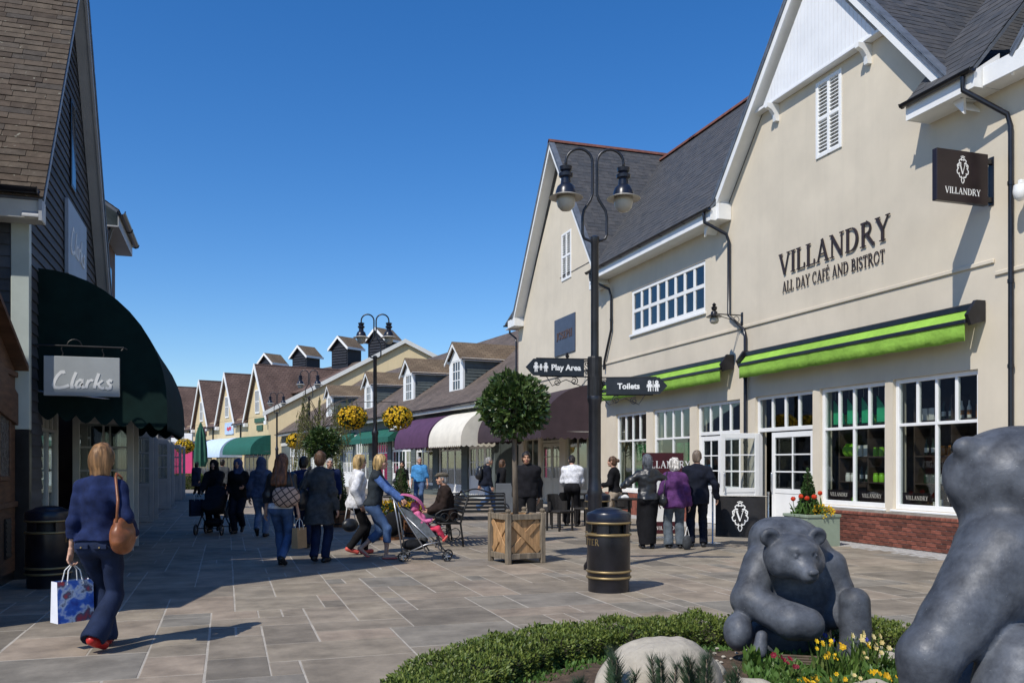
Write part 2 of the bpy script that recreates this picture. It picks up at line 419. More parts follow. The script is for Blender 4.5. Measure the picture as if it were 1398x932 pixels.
def arrays_mesh(name, parts, mats, smooth=True):
    "parts: list of (V, Q, material index or per-face array)"
    Vs, Qs, Ms, off = [], [], [], 0
    for V, Q, mi in parts:
        Vs.append(V); Qs.append(Q+off); Ms.append(np.full(len(Q), mi) if np.isscalar(mi) else mi); off += len(V)
    V = np.concatenate(Vs); Q = np.concatenate(Qs); Mi = np.concatenate(Ms)
    me = bpy.data.meshes.new(name); me.vertices.add(len(V)); me.vertices.foreach_set('co', V.astype(np.float32).ravel())
    me.loops.add(len(Q)*4); me.loops.foreach_set('vertex_index', Q.astype(np.int32).ravel())
    me.polygons.add(len(Q)); me.polygons.foreach_set('loop_start', np.arange(0, len(Q)*4, 4, dtype=np.int32))
    me.polygons.foreach_set('material_index', Mi.astype(np.int32))
    me.polygons.foreach_set('use_smooth', np.full(len(Q), smooth))
    for m in mats: me.materials.append(m)
    me.update(calc_edges=True); me.validate()
    return me
def sdf_obj(name, s, m, parent=None):
    V, Q = s.mesh_arrays(); return link(name, arrays_mesh(name, [(V, Q, 0)], [m]), parent)

# ------------------------------------------------------------------ lettering
def ribbon(mb, pts, w, put, d0, d1, closed=False):
    "thick line through 2-D points; put(x, y, depth) gives the 3-D place"
    P = [np.array(p, float) for p in pts]; n = len(P); ws = w if isinstance(w, (list, tuple)) else [w]*n
    L, Rr = [], []
    for i in range(n):
        a = P[(i-1) % n] if (closed or i > 0) else None; b = P[(i+1) % n] if (closed or i < n-1) else None
        t0 = (P[i]-a)/max(np.linalg.norm(P[i]-a), 1e-9) if a is not None else None
        t1 = (b-P[i])/max(np.linalg.norm(b-P[i]), 1e-9) if b is not None else None
        if t0 is None: t = t1; sc = 1
        elif t1 is None: t = t0; sc = 1
        else:
            t = t0+t1; ln = np.linalg.norm(t); t = t/ln if ln > 1e-6 else t0; sc = min(1/max(float(t@t0), .35), 2)
        nn = np.array([-t[1], t[0]])*ws[i]/2*sc; L.append(P[i]+nn); Rr.append(P[i]-nn)
    m = n if closed else n-1
    for i in range(m):
        j = (i+1) % n
        q = [Rr[i], Rr[j], L[j], L[i]]
        vs = [put(p[0], p[1], d1) for p in q]+[put(p[0], p[1], d0) for p in q]
        mb.add(vs, [(0, 1, 2, 3), (7, 6, 5, 4), (0, 4, 5, 1), (1, 5, 6, 2), (2, 6, 7, 3), (3, 7, 4, 0)])
def carc(cx, cy, rx, ry, a0, a1, n=10):
    return [(cx+rx*math.cos(R(a0+(a1-a0)*i/n)), cy+ry*math.sin(R(a0+(a1-a0)*i/n))) for i in range(n+1)]
TK, TN = .15, .06
def serif(x, y, w=.26): return ([(x-w/2, y), (x+w/2, y)], .05)
GL = {   # glyph: width, [(points, stroke)]  on a capital of height 1
 'V': (.80, [([(.10, .97), (.42, .0)], TK), ([(.42, .02), (.70, .97)], TN), serif(.12, .975), serif(.69, .975, .22)]),
 'I': (.34, [([(.17, 0), (.17, 1)], TK), serif(.17, .025, .3), serif(.17, .975, .3)]),
 'L': (.62, [([(.17, 0), (.17, 1)], TK), ([(.05, .03), (.56, .03), (.58, .24)], TN), serif(.17, .975, .3)]),
 'A': (.84, [([(.14, .02), (.42, .99)], TN), ([(.40, .99), (.72, .02)], TK), ([(.23, .34), (.60, .34)], TN), serif(.14, .025, .24), serif(.71, .025, .28)]),
 'N': (.88, [([(.15, .02), (.15, .97)], TN), ([(.13, .96), (.73, .03)], TK), ([(.74, .0), (.74, .97)], TN), serif(.15, .025, .24), serif(.10, .975, .2), serif(.74, .975, .24)]),
 'D': (.84, [([(.17, 0), (.17, 1)], TK), ([(.05, .97), (.38, .97)]+carc(.36, .5, .36, .47, 90, -90, 12)+[(.05, .03)], [.06]*3+[.08, .1, .12, .14, .15, .15, .15, .14, .12, .1, .08]+[.06])]),
 'R': (.80, [([(.17, 0), (.17, 1)], TK), ([(.05, .97), (.36, .97)]+carc(.36, .74, .22, .23, 90, -90, 8)+[(.20, .51)], TN*1.5), ([(.36, .52), (.72, .03), (.80, .03)], TK*.9), serif(.17, .025, .3)]),
 'Y': (.78, [([(.10, .97), (.39, .46)], TK), ([(.68, .97), (.40, .46)], TN), ([(.39, .48), (.39, 0)], TK), serif(.12, .975), serif(.67, .975, .22), serif(.39, .025, .3)]),
 'C': (.78, [(carc(.42, .5, .34, .47, 50, 310, 14), .1), ([(.64, .62), (.64, .97)], .05)]),
 'F': (.58, [([(.17, 0), (.17, 1)], TK), ([(.05, .97), (.52, .97), (.53, .78)], TN), ([(.17, .52), (.42, .52)], TN), serif(.17, .025, .3)]),
 'E': (.62, [([(.17, 0), (.17, 1)], TK), ([(.05, .97), (.54, .97), (.55, .80)], TN), ([(.17, .52), (.44, .52)], TN), ([(.05, .03), (.55, .03), (.57, .22)], TN)]),
 'É': (.62, [([(.17, 0), (.17, 1)], TK), ([(.05, .97), (.54, .97), (.55, .80)], TN), ([(.17, .52), (.44, .52)], TN), ([(.05, .03), (.55, .03), (.57, .22)], TN), ([(.26, 1.08), (.42, 1.24)], .08)]),
 'B': (.72, [([(.17, 0), (.17, 1)], TK), ([(.05, .97), (.36, .97)]+carc(.36, .75, .19, .22, 90, -90, 8)+[(.2, .53)], .09), ([(.2, .53), (.38, .53)]+carc(.38, .28, .24, .25, 90, -90, 8)+[(.05, .03)], .1)]),
 'S': (.60, [(carc(.31, .74, .21, .22, 20, 270, 9)+carc(.31, .27, .22, .25, 90, -160, 9), .11)]),
 'T': (.70, [([(.35, 0), (.35, 1)], TK), ([(.06, .78), (.07, .97), (.63, .97), (.64, .78)], TN), serif(.35, .025, .3)]),
 'O': (.86, [(carc(.43, .5, .35, .47, 0, 345, 18), .11)]),
 'J': (.42, [([(.24, 1), (.24, .12), (.12, -.05), (.02, 0)], TK), serif(.24, .975, .3)]),
 'P': (.70, [([(.17, 0), (.17, 1)], TK), ([(.05, .97), (.36, .97)]+carc(.36, .72, .22, .25, 90, -90, 8)+[(.2, .47)], .1), serif(.17, .025, .3)]),
 'H': (.86, [([(.17, 0), (.17, 1)], TK), ([(.69, 0), (.69, 1)], TK), ([(.17, .5), (.69, .5)], TN), serif(.17, .025, .3), serif(.69, .025, .3), serif(.17, .975, .3), serif(.69, .975, .3)]),
 'W': (1.1, [([(.08, .97), (.34, 0)], TK), ([(.34, 0), (.55, .9)], TN), ([(.55, .9), (.78, 0)], TK), ([(.78, 0), (1.0, .97)], TN)]),
 '.': (.3, [([(.09, .06), (.21, .06)], .12)]),
 ' ': (.36, []),
}
def text_width(txt, h, track=.06): return sum((GL[c][0]+track)*h for c in txt)-track*h
def letter(mb, ch, x, h, put, d0, d1, fat=1.0):
    for i, (pts, w) in enumerate(GL[ch][1]):
        e = i*.0006
        ws = [q*h*fat for q in w] if isinstance(w, list) else w*h*fat
        if isinstance(ws, list) and len(ws) < len(pts): ws = ws+[ws[-1]]*(len(pts)-len(ws))
        if isinstance(ws, list): ws = ws[:len(pts)]
        ribbon(mb, [(x+p[0]*h, p[1]*h) for p in pts], ws, put, d0, d1+e)
def serif_text(txt, h, put, d0, d1, track=.06, fat=1.0, mb=None):
    mb = mb or MB(); x = 0
    for ch in txt:
        letter(mb, ch, x, h, put, d0, d1, fat); x += (GL[ch][0]+track)*h
    return mb
def font_mesh(txt, size, extr, bold=0.0, shear=0.0, align='LEFT'):
    c = bpy.data.curves.new('text', 'FONT'); c.body = txt; c.size = size; c.extrude = extr; c.offset = bold; c.shear = shear; c.align_x = align; c.resolution_u = 3
    o = bpy.data.objects.new('text', c); COL.objects.link(o)
    me = bpy.data.meshes.new_from_object(o.evaluated_get(bpy.context.evaluated_depsgraph_get()))
    bpy.data.objects.remove(o); bpy.data.curves.remove(c); return me

# ------------------------------------------------------------------ shared materials
m_render = mat('cream_render', (.655, .582, .46), .85, .035, 1.2, .12, 180, dirt=.13, coords='World', streak=.055)
m_render2 = mat('yellow_cream_render', (.62, .50, .30), .85, .04, .9, .1, 120, dirt=.1, streak=.12)
m_white = mat('white_gloss_paint', (.80, .80, .78), .4, .03, 2.5, .05, 60, dirt=.05)
m_whiteboard = mat('white_painted_boards', (.80, .81, .82), .5, .03, 2.0, .05, 60, dirt=.05)
m_offwhite = mat('off_white_paint', (.62, .61, .56), .5, .05, 2.0, .05, 60, dirt=.1)
m_black = mat('black_gloss_paint', (.012, .012, .016), .28, .3, 5, .05, 50, spec=.5)
m_blackpost = mat('black_post_paint', (.014, .015, .02), .33, .3, 5, .08, 60, spec=.5)
m_navyblk = mat('dark_navy_paint', (.012, .016, .03), .3, .25, 5, .05, 50)
m_green_aw = mat('lime_green_canvas', (.28, .50, .075), .92, .1, 2.2, .5, 7, spec=.15, dirt=.15, bdist=.04)
m_slate = attr_mat('slate', [(.05, .053, .057), (.062, .062, .064), (.075, .073, .072), (.056, .058, .061)], .62, .4, .25, 25, 5, .3)
m_tile_brown = attr_mat('brown_clay_tile', [(.062, .047, .035), (.085, .064, .047), (.105, .082, .06), (.068, .057, .047)], .88, .2, .35, 40, 7, .35, spots=(16, .67, (.24, .23, .18)))
m_ridge = mat('red_ridge_tile', (.16, .06, .04), .8, .2, 6, .2, 40)
m_lead = mat('lead_flashing', (.16, .18, .21), .5, .15, 4, .1, 30, metal=.3)
m_brick = mat('red_brick', (.19, .062, .04), .85, .25, 9, .3, 70, rand=.42)
m_mortar = mat('mortar', (.30, .27, .23), .95, .1, 12, .2, 90)
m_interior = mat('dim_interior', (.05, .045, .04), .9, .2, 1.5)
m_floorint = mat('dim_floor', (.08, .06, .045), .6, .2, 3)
m_glass = glass_mat('shop_glass', (.86, .89, .88), .08)
m_glass_sky = glass_mat('upper_glass', (.30, .36, .42), .16)
m_dkglass = mat('dark_glass', (.02, .022, .028), .06, .1, 2, spec=.6)
m_gold = mat('gold_paint', (.34, .25, .12), .45, .1, 6, metal=.6)
m_chrome = mat('steel', (.45, .46, .48), .25, .08, 8, metal=.9)
m_grey_board = mat('grey_green_weatherboard', (.105, .125, .12), .7, .12, 2, .15, 60, stretch=(1, .15, 1), rand=.08)
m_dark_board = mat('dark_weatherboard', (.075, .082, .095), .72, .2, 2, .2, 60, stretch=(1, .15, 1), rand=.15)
m_timber = mat('warm_planter_timber', (.43, .255, .12), .65, .22, 4, .2, 50, stretch=(6, 6, .8))
m_timber_grey = mat('weathered_timber', (.22, .18, .13), .8, .25, 4, .25, 50, stretch=(6, 6, .8))
m_brown_timber = mat('dark_brown_timber', (.12, .062, .035), .6, .25, 3, .2, 40, stretch=(1, 1, 6))
m_soil = mat('soil', (.10, .066, .042), .95, .3, 9, .8, 35, bdist=.03)
m_iron = mat('cast_iron_black', (.013, .013, .014), .5, .3, 8, .2, 60)

# ================================================================== PAVEMENT
m_slab = attr_mat('riven_sandstone', [(.155, .135, .107), (.245, .206, .158), (.275, .221, .168), (.185, .17, .143), (.262, .221, .165), (.215, .182, .14)], .8, .3, .5, 9, 2.3, .46, bdist=.014, spots=(19, .715, (.10, .09, .078)))
m_joint = mat('pale_pointing', (.40, .365, .31), .95, .12, 5, .2, 60, coords='World')
mb = MB(); mb.quad_pts([(-120, -12, -.002), (160, -12, -.002), (160, 500, -.002), (-120, 500, -.002)])
pavement = mb.build('pavement', m_joint); props(pavement, kind='structure')

def pave_cells():
    "random-size stone rectangles packed on a 0.3 m grid"
    g = random.Random(11); x0, y0, nx, ny = -6.0, 4.2, 76, 200; c = .225
    occ = np.zeros((nx, ny), bool); out = []
    sizes = [(3, 4), (4, 3), (3, 3), (4, 4), (5, 3), (3, 5), (4, 2), (2, 3), (3, 2), (2, 2), (5, 4), (2, 4), (1, 2), (2, 1), (3, 1)]
    for j in range(ny):
        for i in range(nx):
            if occ[i, j]: continue
            opts = [s for s in sizes if i+s[0] <= nx and j+s[1] <= ny and not occ[i:i+s[0], j:j+s[1]].any()]
            wts = [s[0]*s[1] for s in opts]
            s = g.choices(opts, wts)[0] if opts else (1, 1)
            occ[i:i+s[0], j:j+s[1]] = True
            out.append((x0+i*c, y0+j*c, x0+(i+s[0])*c, y0+(j+s[1])*c))
    return out
BED = cw(1.8, 4.75)
cells = []
for (xa, ya, xb, yb) in pave_cells():
    xm, ym = (xa+xb)/2, (ya+yb)/2
    if xm > 10.6 or xm < -3.2: continue
    D = xm*ST+ym*CT
    if math.hypot(xm-BED[0], ym-BED[1]) < 1.7 or D < 4: continue
    Xc = xm*CT-ym*ST
    vis = abs(Xc/D) < .66
    cells.append((xa, ya, xb, yb, ((xb-xa)*(yb-ya)/D**2) * (1 if vis and D > 5.2 else .02)))
cells.sort(key=lambda q: -q[4])
def slab_geo(mb, c, g):
    xa, ya, xb, yb = c[:4]; j = .006; b = .006; z = g.uniform(-.0006, .0008)
    tx, ty = g.uniform(-.0008, .0008), g.uniform(-.0008, .0008)
    jt = [g.uniform(-.003, .003) for _ in range(4)]
    xa, xb, ya, yb = xa+j+jt[0], xb-j+jt[1], ya+j+jt[2], yb-j+jt[3]
    jc = lambda: g.uniform(-.004, .004)
    lo = [(xa, ya, -.012), (xb, ya, -.012), (xb, yb, -.012), (xa, yb, -.012)]
    mi = [(xa, ya, -.0032+z), (xb, ya, -.0032+z), (xb, yb, -.0032+z), (xa, yb, -.0032+z)]
    hi = [(xa+b+jc(), ya+b+jc(), z-tx-ty), (xb-b+jc(), ya+b+jc(), z+tx-ty), (xb-b+jc(), yb-b+jc(), z+tx+ty), (xa+b+jc(), yb-b+jc(), z-tx+ty)]
    fs = [(8, 9, 10, 11)]
    for i in range(4):
        k = (i+1) % 4; fs += [(i, k, 4+k, 4+i), (4+i, 4+k, 8+k, 8+i)]
    mb.add(lo+mi+hi, fs); return 9
g = random.Random(3); rest = MB(); rest_r = []
for i, c in enumerate(cells):
    if i < 300:
        mb = MB(); n = slab_geo(mb, c, g); o = mb.build('slab', m_slab, pavement); set_rnd(o.data, [g.random()]*n)
    else:
        n = slab_geo(rest, c, g); rest_r += [g.random()]*n
o = rest.build('slabs_beyond', m_slab, pavement); set_rnd(o.data, rest_r); props(o, kind='stuff')
# paving too far away to tell the stones apart
m_farpave = mat('distant_paving', (.25, .22, .18), .85, .1, 1.4, .1, 8, coords='World')
mb = MB(); mb.quad_pts([(-3.2, 49.2, 0), (11.4, 49.2, 0), (11.4, 200, 0), (-90, 200, 0), (-90, 49.2, 0)])
o = mb.build('distant_paving', m_farpave, pavement); props(o, kind='stuff')
# pale setts along the cafe wall
m_sett = attr_mat('granite_sett', [(.30, .29, .27), (.38, .37, .35), (.33, .32, .31)], .85, .3, .4, 30, 14, .2)
mb = MB(); rr = []
gs = random.Random(5); y = 9.0; row = 0
while y < 26:
    x = 10.62+(row % 2)*.06
    while x < 11.4:
        w = .14; z = gs.uniform(-.002, .003)
        mb.bbox(x+.005, x+w-.005, y+.005, y+.095, -.011, .001+z, .006); rr += [gs.random()]*26; x += w
    y += .1; row += 1
o = mb.build('granite_setts', m_sett, pavement); set_rnd(o.data, rr); props(o, kind='stuff')

# ================================================================== building helpers (facade plane: local x = 0, looking to -x; y runs along the street)
def wall_openings(mb, y0, y1, z0, z1, ops, x=0.0, t=.3):
    ys = sorted({y0, y1, *[o[0] for o in ops], *[o[1] for o in ops]}); zs = sorted({z0, z1, *[o[2] for o in ops], *[o[3] for o in ops]})
    ys = [a for a in ys if y0 <= a <= y1]; zs = [a for a in zs if z0 <= a <= z1]
    def solid(i, j):
        if i < 0 or j < 0 or i >= len(ys)-1 or j >= len(zs)-1: return False
        cy, cz = (ys[i]+ys[i+1])/2, (zs[j]+zs[j+1])/2
        return not any(o[0] < cy < o[1] and o[2] < cz < o[3] for o in ops)
    for i in range(len(ys)-1):
        for j in range(len(zs)-1):
            if not solid(i, j): continue
            a, b, c, d = ys[i], ys[i+1], zs[j], zs[j+1]
            mb.quad_pts([(x, b, c), (x, a, c), (x, a, d), (x, b, d)]); mb.quad_pts([(x+t, a, c), (x+t, b, c), (x+t, b, d), (x+t, a, d)])
            if not solid(i-1, j): mb.quad_pts([(x, a, c), (x+t, a, c), (x+t, a, d), (x, a, d)])
            if not solid(i+1, j): mb.quad_pts([(x+t, b, c), (x, b, c), (x, b, d), (x+t, b, d)])
            if not solid(i, j-1): mb.quad_pts([(x, a, c), (x, b, c), (x+t, b, c), (x+t, a, c)])
            if not solid(i, j+1): mb.quad_pts([(x, b, d), (x, a, d), (x+t, a, d), (x+t, b, d)])
def glazed(parent, y0, y1, z0, z1, cols, rows, x=.06, bar=.045, frame=.075, fm=None, gm=None, name='window', dep=.09, spans=None):
    """a window: frame with mullions and bars, and one pane per light. spans: list of (z-fraction0, z-fraction1, columns)"""
    fm = fm or m_white; gm = gm or m_glass
    fr = MB()
    fr.bbox(x, x+dep, y0+.002, y0+frame, z0+.002, z1-.002, .006); fr.bbox(x, x+dep, y1-frame, y1-.002, z0+.002, z1-.002, .006)
    fr.bbox(x+.002, x+dep-.002, y0+frame, y1-frame, z0+.002, z0+frame*1.2, .006); fr.bbox(x+.002, x+dep-.002, y0+frame, y1-frame, z1-frame, z1-.002, .006)
    iy0, iy1, iz0, iz1 = y0+frame, y1-frame, z0+frame*1.2, z1-frame
    if spans is None: spans = [(k/rows, (k+1)/rows, cols) for k in range(rows)]
    panes = []
    for q, (f0, f1, nc) in enumerate(spans):
        a, b = iz0+(iz1-iz0)*f0, iz0+(iz1-iz0)*f1
        if q > 0: fr.bbox(x+.008, x+dep-.008, iy0, iy1, a-bar/2, a+bar/2, .005)
        lo = a+(bar/2 if q > 0 else 0); hi = b-(bar/2 if q < len(spans)-1 else 0)
        w = (iy1-iy0)/nc
        for c in range(nc):
            if c > 0: fr.bbox(x+.011, x+dep-.011, iy0+c*w-bar/2, iy0+c*w+bar/2, lo, hi, .005)
            panes.append((iy0+c*w+(bar/2 if c else 0), iy0+(c+1)*w-(bar/2 if c < nc-1 else 0), lo, hi))
    o = fr.build(name, fm, parent)
    for (a, b, c, d) in panes:
        pm = MB(); pm.box(x+dep*.45, x+dep*.45+.006, a-.004, b+.004, c-.004, d+.004); pm.build('pane', gm, o)
    return o
def tiles(mb, rr, o, ux, uy, W, L, row, tw, th=.014, keep=None, g=random, lift=.012):
    "overlapping roof tiles on the plane o + ux*a + uy*b"
    o = Vector(o); ux = Vector(ux).normalized(); uy = Vector(uy).normalized(); n = ux.cross(uy).normalized()
    nr = int(L/row)+1
    for r in range(nr):
        a = -g.random()*tw
        while a < W:
            w = tw*g.uniform(.92, 1.08); c = a+w/2; b0 = r*row; b1 = min(L, b0+row*1.5)
            a0, a1 = max(0, a+.003), min(W, a+w-.003)
            if a1-a0 > .02 and (keep is None or keep(c, b0+row/2)):
                e = g.uniform(-.003, .004)
                p = [o+ux*a0+uy*b0+n*(lift+th+e), o+ux*a1+uy*b0+n*(lift+th+e), o+ux*a1+uy*b1+n*(.004+th), o+ux*a0+uy*b1+n*(.004+th)]
                q = [o+ux*a0+uy*b0+n*(lift+e), o+ux*a1+uy*b0+n*(lift+e)]
                mb.add(p+q, [(0, 1, 2, 3), (4, 5, 1, 0), (4, 0, 3), (5, 2, 1)]); rr += [g.random()]*4
            a += w
def gutter(parent, p0, p1, out=(-1, 0), r=.06, m=None):
    "half-round gutter as a slim trough with end stops"
    p0, p1 = Vector(p0), Vector(p1); d = (p1-p0); L = d.length; d.normalize(); o = Vector((out[0], out[1], 0)); up = Vector((0, 0, 1))
    mb = MB(); prof = [(math.cos(R(a))*r, math.sin(R(a))*r) for a in range(180, 361, 30)]; inn = [(c*.85, s_*.85+.002) for c, s_ in prof][::-1]
    ring = prof+inn; k = len(ring)
    vs = [p0+o*(-c)+up*s_ for c, s_ in ring]+[p1+o*(-c)+up*s_ for c, s_ in ring]
    mb.add(vs, [[i, (i+1) % k, k+(i+1) % k, k+i] for i in range(k)]+[list(range(k))[::-1], list(range(k, 2*k))])
    n = max(1, int(L/1.2))
    for i in range(n+1):
        c = p0+d*(L*i/n); mb.tube([c+up*.004-o*r*1.1, c+up*(-r*.8)-o*r*.8, c+up*(-r*1.12), c+up*(-r*.8)+o*r*.8, c+up*.004+o*r*1.1], .009, 5)
    return mb.build('gutter', m or m_black, parent, True, 40)
def downpipe(parent, pts, r=.04, m=None, name='downpipe', clips=()):
    mb = MB(); mb.tube(pts, r, 10)
    for c in clips: mb.lathe([(r*1.25, -.03), (r*1.25, .03)], 10, c)
    return mb.build(name, m or m_black, parent, True, 50)

# ================================================================== CAFE BUILDING (cream, with brick plinth)  x = 11.5
FX = 11.5
cafe = thing('cafe_building', 'cream rendered cafe with white boarded gable, lime green awnings and red brick plinth', 'building', (FX, 0, 0))
YA0, YA1, YAP = 11.55, 18.65, 15.1            # gable feet and apex
EZ = 7.62; AZ = 11.75
ops = [(11.15, 13.05, .68, 3.03), (13.25, 15.12, .68, 3.03), (15.35, 17.42, 0, 3.03), (18.05, 20.05, 0, 3.03), (20.42, 22.5, .68, 3.03), (22.92, 25.0, .68, 3.03), (19.63, 23.9, 5.35, 6.65), (14.43, 15.22, 7.72, 9.28)]
mb = MB(); wall_openings(mb, 2.0, 25.75, 0, EZ+.05, [o for o in ops if o[3] < 7.6] + [(14.43, 15.22, 7.72, 99)])
sl = (AZ-EZ)/(YAP-YA0)
def gz(y): return AZ-abs(y-YAP)*sl
zt, zb = EZ+.05, 9.28
# gable triangle in pieces round the shutter
def gab(a, b, za, poly=None):
    pts = poly or [(a, za), (b, za), (b, gz(b)), (a, gz(a))]
    mb.prism(pts, 0, .3, 0)
gab(0, 0, 0, [(YA0+.05, zt), (14.43, zt), (14.43, gz(14.43))]); gab(0, 0, 0, [(15.22, zt), (YA1-.05, zt), (15.22, gz(15.22))])
gab(0, 0, 0, [(14.43, 9.28), (15.22, 9.28), (15.22, gz(15.22)), (YAP, AZ), (14.43, gz(14.43))]); mb.box(0, .3, 14.43, 15.22, zt, 7.72)
mb.box(.302, 8.5, 2.05, 2.3, 0, EZ); mb.box(.302, 8.5, 25.45, 25.7, 0, EZ); mb.box(8.5, 8.8, 2.0, 25.7, 0, EZ)
mb.build('wall', m_render, cafe)
# string course (a slim projecting band, stepped down at its near end)
mb = MB(); mb.bbox(-.035, -.001, 10.82, 25.72, 4.66, 4.73, .01); mb.build('string_course', m_render, cafe)
mb = MB(); mb.bbox(-.035, -.001, 2.0, 10.80, 4.45, 4.52, .01); mb.build('string_course', m_render, cafe)
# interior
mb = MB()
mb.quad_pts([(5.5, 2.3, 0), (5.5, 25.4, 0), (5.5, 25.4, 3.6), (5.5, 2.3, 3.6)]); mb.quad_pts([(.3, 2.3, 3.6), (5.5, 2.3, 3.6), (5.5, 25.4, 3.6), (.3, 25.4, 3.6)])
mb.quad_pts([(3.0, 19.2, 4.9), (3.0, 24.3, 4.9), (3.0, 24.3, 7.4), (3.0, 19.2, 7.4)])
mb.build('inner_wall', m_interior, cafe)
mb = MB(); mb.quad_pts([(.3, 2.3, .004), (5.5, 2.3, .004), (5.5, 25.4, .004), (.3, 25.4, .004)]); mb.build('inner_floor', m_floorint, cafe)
# ground-floor windows: four tall top lights above two broad lights
for (a, b) in ((11.15, 13.05), (13.25, 15.12), (20.42, 22.5), (22.92, 25.0)):
    w = glazed(cafe, a, b, .68, 3.03, 0, 0, spans=[(0, .655, 2), (.655, 1, 4)], bar=.055, frame=.08)
    sm = MB(); sm.bbox(-.05, .058, a-.03, b+.03, .64, .678, .008); sm.build('sill', m_white, w)
glazed(cafe, 19.63, 23.9, 5.35, 6.65, 8, 2, spans=[(0, .52, 8), (.52, 1, 8)], bar=.10, frame=.10, gm=m_glass_sky, x=.02)
mb = MB(); mb.bbox(-.06, .018, 19.58, 23.95, 5.28, 5.345, .008); mb.build('sill', m_white, cafe)
# door sets with four top lights
def door_leaf(name, parent, w, h, nx=2, nz=3, loc=(0, 0, 0), rz=0, m=None, gm=None, panel=.42, lock=False):
    "a half-glazed door, hinged at its origin, lying along local +y"
    m = m or m_white
    d = MB(); st = .11; t = .045
    d.bbox(0, t, 0, st, .01, h, .005); d.bbox(0, t, w-st, w, .01, h, .005); d.bbox(.002, t-.002, st, w-st, .01, .16, .005); d.bbox(.002, t-.002, st, w-st, h-.12, h-.001, .005)
    zp = h*panel; d.bbox(.002, t-.002, st, w-st, zp-.07, zp+.03, .005)
    d.box(.014, t-.014, st, w-st, .16, zp-.07)
    a0, a1, b0, b1 = st, w-st, zp+.03, h-.12; bar = .03
    for i in range(1, nx): d.bbox(.006, t-.006, a0+(a1-a0)*i/nx-bar/2, a0+(a1-a0)*i/nx+bar/2, b0, b1, .004)
    for j in range(1, nz): d.bbox(.0075, t-.0075, a0, a1, b0+(b1-b0)*j/nz-bar/2, b0+(b1-b0)*j/nz+bar/2, .004)
    o = d.build(name, m, parent); o.location = loc; o.rotation_euler = (0, 0, rz)
    pm = MB(); pm.box(t/2-.003, t/2+.003, a0-.004, a1+.004, b0-.004, b1+.004); pm.build('pane', gm or m_glass, o)
    h_ = MB(); h_.tube([(-.035, w-.055, zp-.05), (-.05, w-.055, zp), (-.05, w-.055, zp+.35), (-.035, w-.055, zp+.4)], .011, 6); h_.build('handle', m_chrome, o, True)
    return o
for (a, b) in ((15.35, 17.42), (18.05, 20.05)):
    fr = glazed(cafe, a, b, 2.22, 3.03, 4, 1, spans=[(0, 1, 4)], bar=.055, frame=.075, name='fanlight')
    
    for (p_, q_) in ((a+.002, a+.075), (b-.075, b-.002)): f2 = MB(); f2.bbox(.06, .15, p_, q_, 0, 2.218, .006); f2.build('door_frame', m_white, cafe)
wv = (17.42-15.35-.15)/2
door_leaf('door', cafe, 1.48, 2.2, 2, 3, (.085, 15.35+.075, 0), 0)
door_leaf('door', cafe, .95, 2.2, 2, 3, (.06, 17.42-.08, 0), R(84))     # standing open against the street
wv = (20.05-18.05-.15)/2
door_leaf('door', cafe, wv-.004, 2.2, 2, 3, (.085, 18.05+.075, 0), 0); o = door_leaf('door', cafe, wv-.004, 2.2, 2, 3, (.085+.045, 20.05-.075, 0), R(180))
# brick plinth: single bricks, stretcher bond, with a sloping cap course
def plinth(y0, y1):
    back = MB(); back.box(-.105, -.001, y0+.004, y1-.004, 0, .635); back.build('plinth_core', m_mortar, cafe)
    bm_ = MB(); bm_.bbox(-.1125, -.0, 0, .215, 0, .065, .006); bme = bm_.mesh('brick', m_brick)
    hm = MB(); hm.bbox(-.1125, -.0, 0, .1025, 0, .065, .006); hme = hm.mesh('brick', m_brick)
    cm = MB(); cm.prism([(-.16, 0), (-.03, 0), (-.03, .075), (-.09, .075), (-.16, .04)], 0, .1025, 1); cme = cm.mesh('brick', m_brick)
    n = 0
    for r in range(7):
        z = .012+r*.075; y = y0
        if r % 2:
            o = link('brick', hme, cafe); o.location = (-.008, y, z); y += .1125
        while y < y1-.05:
            if y+.215 <= y1+.001: o = link('brick', bme, cafe); o.location = (-.008, y, z); y += .225
            elif y+.1025 <= y1+.001: o = link('brick', hme, cafe); o.location = (-.008, y, z); y += .1125
            else: break
    y = y0
    while y+.10 < y1:
        o = link('brick', cme, cafe); o.location = (.025, y, .545); y += .1125
plinth(10.0, 15.2)
mb = MB(); mb.box(-.11, -.001, 20.2, 25.6, 0, .62); mb.build('plinth', m_brick, cafe)
# white boarded gable head on two brackets, with single boards
bz = 9.45; bx = -.16
y = YAP-(AZ-.25-bz)/sl; yend = 2*YAP-y; bw = .115
while y < yend-.01:
    yb = min(y+bw, yend); a, b = y+.004, yb-.004
    za, zb_ = gz(a)-.22, gz(b)-.22
    if min(za, zb_) > bz+.02:
        m_ = MB()
        if a < YAP < b: m_.prism([(a, bz), (b, bz), (b, zb_), (YAP, AZ-.22), (a, za)], bx, bx+.03, 0)
        else: m_.prism([(a, bz), (b, bz), (b, zb_), (a, za)], bx, bx+.03, 0)
        m_.build('board', m_whiteboard, cafe)
    y = yb
mb = MB(); mb.prism([(YAP-(AZ-.25-bz)/sl, bz+.01), (2*YAP-(YAP-(AZ-.25-bz)/sl), bz+.01), (YAP, AZ-.25)], bx+.031, -.002, 0); mb.bbox(bx-.03, -.003, YAP-2.18, YAP+2.18, bz-.07, bz-.002, .01); mb.build('gable_head', m_whiteboard, cafe)
for yy in (YAP-1.45, YAP+1.45):
    mb = MB(); mb.prism([(-.001, 9.0), (-.001, 9.37), (-.30, 9.37), (-.30, 9.28), (-.20, 9.24), (-.12, 9.14), (-.09, 9.0)], yy-.05, yy+.05, 1); mb.build('bracket', m_white, cafe)
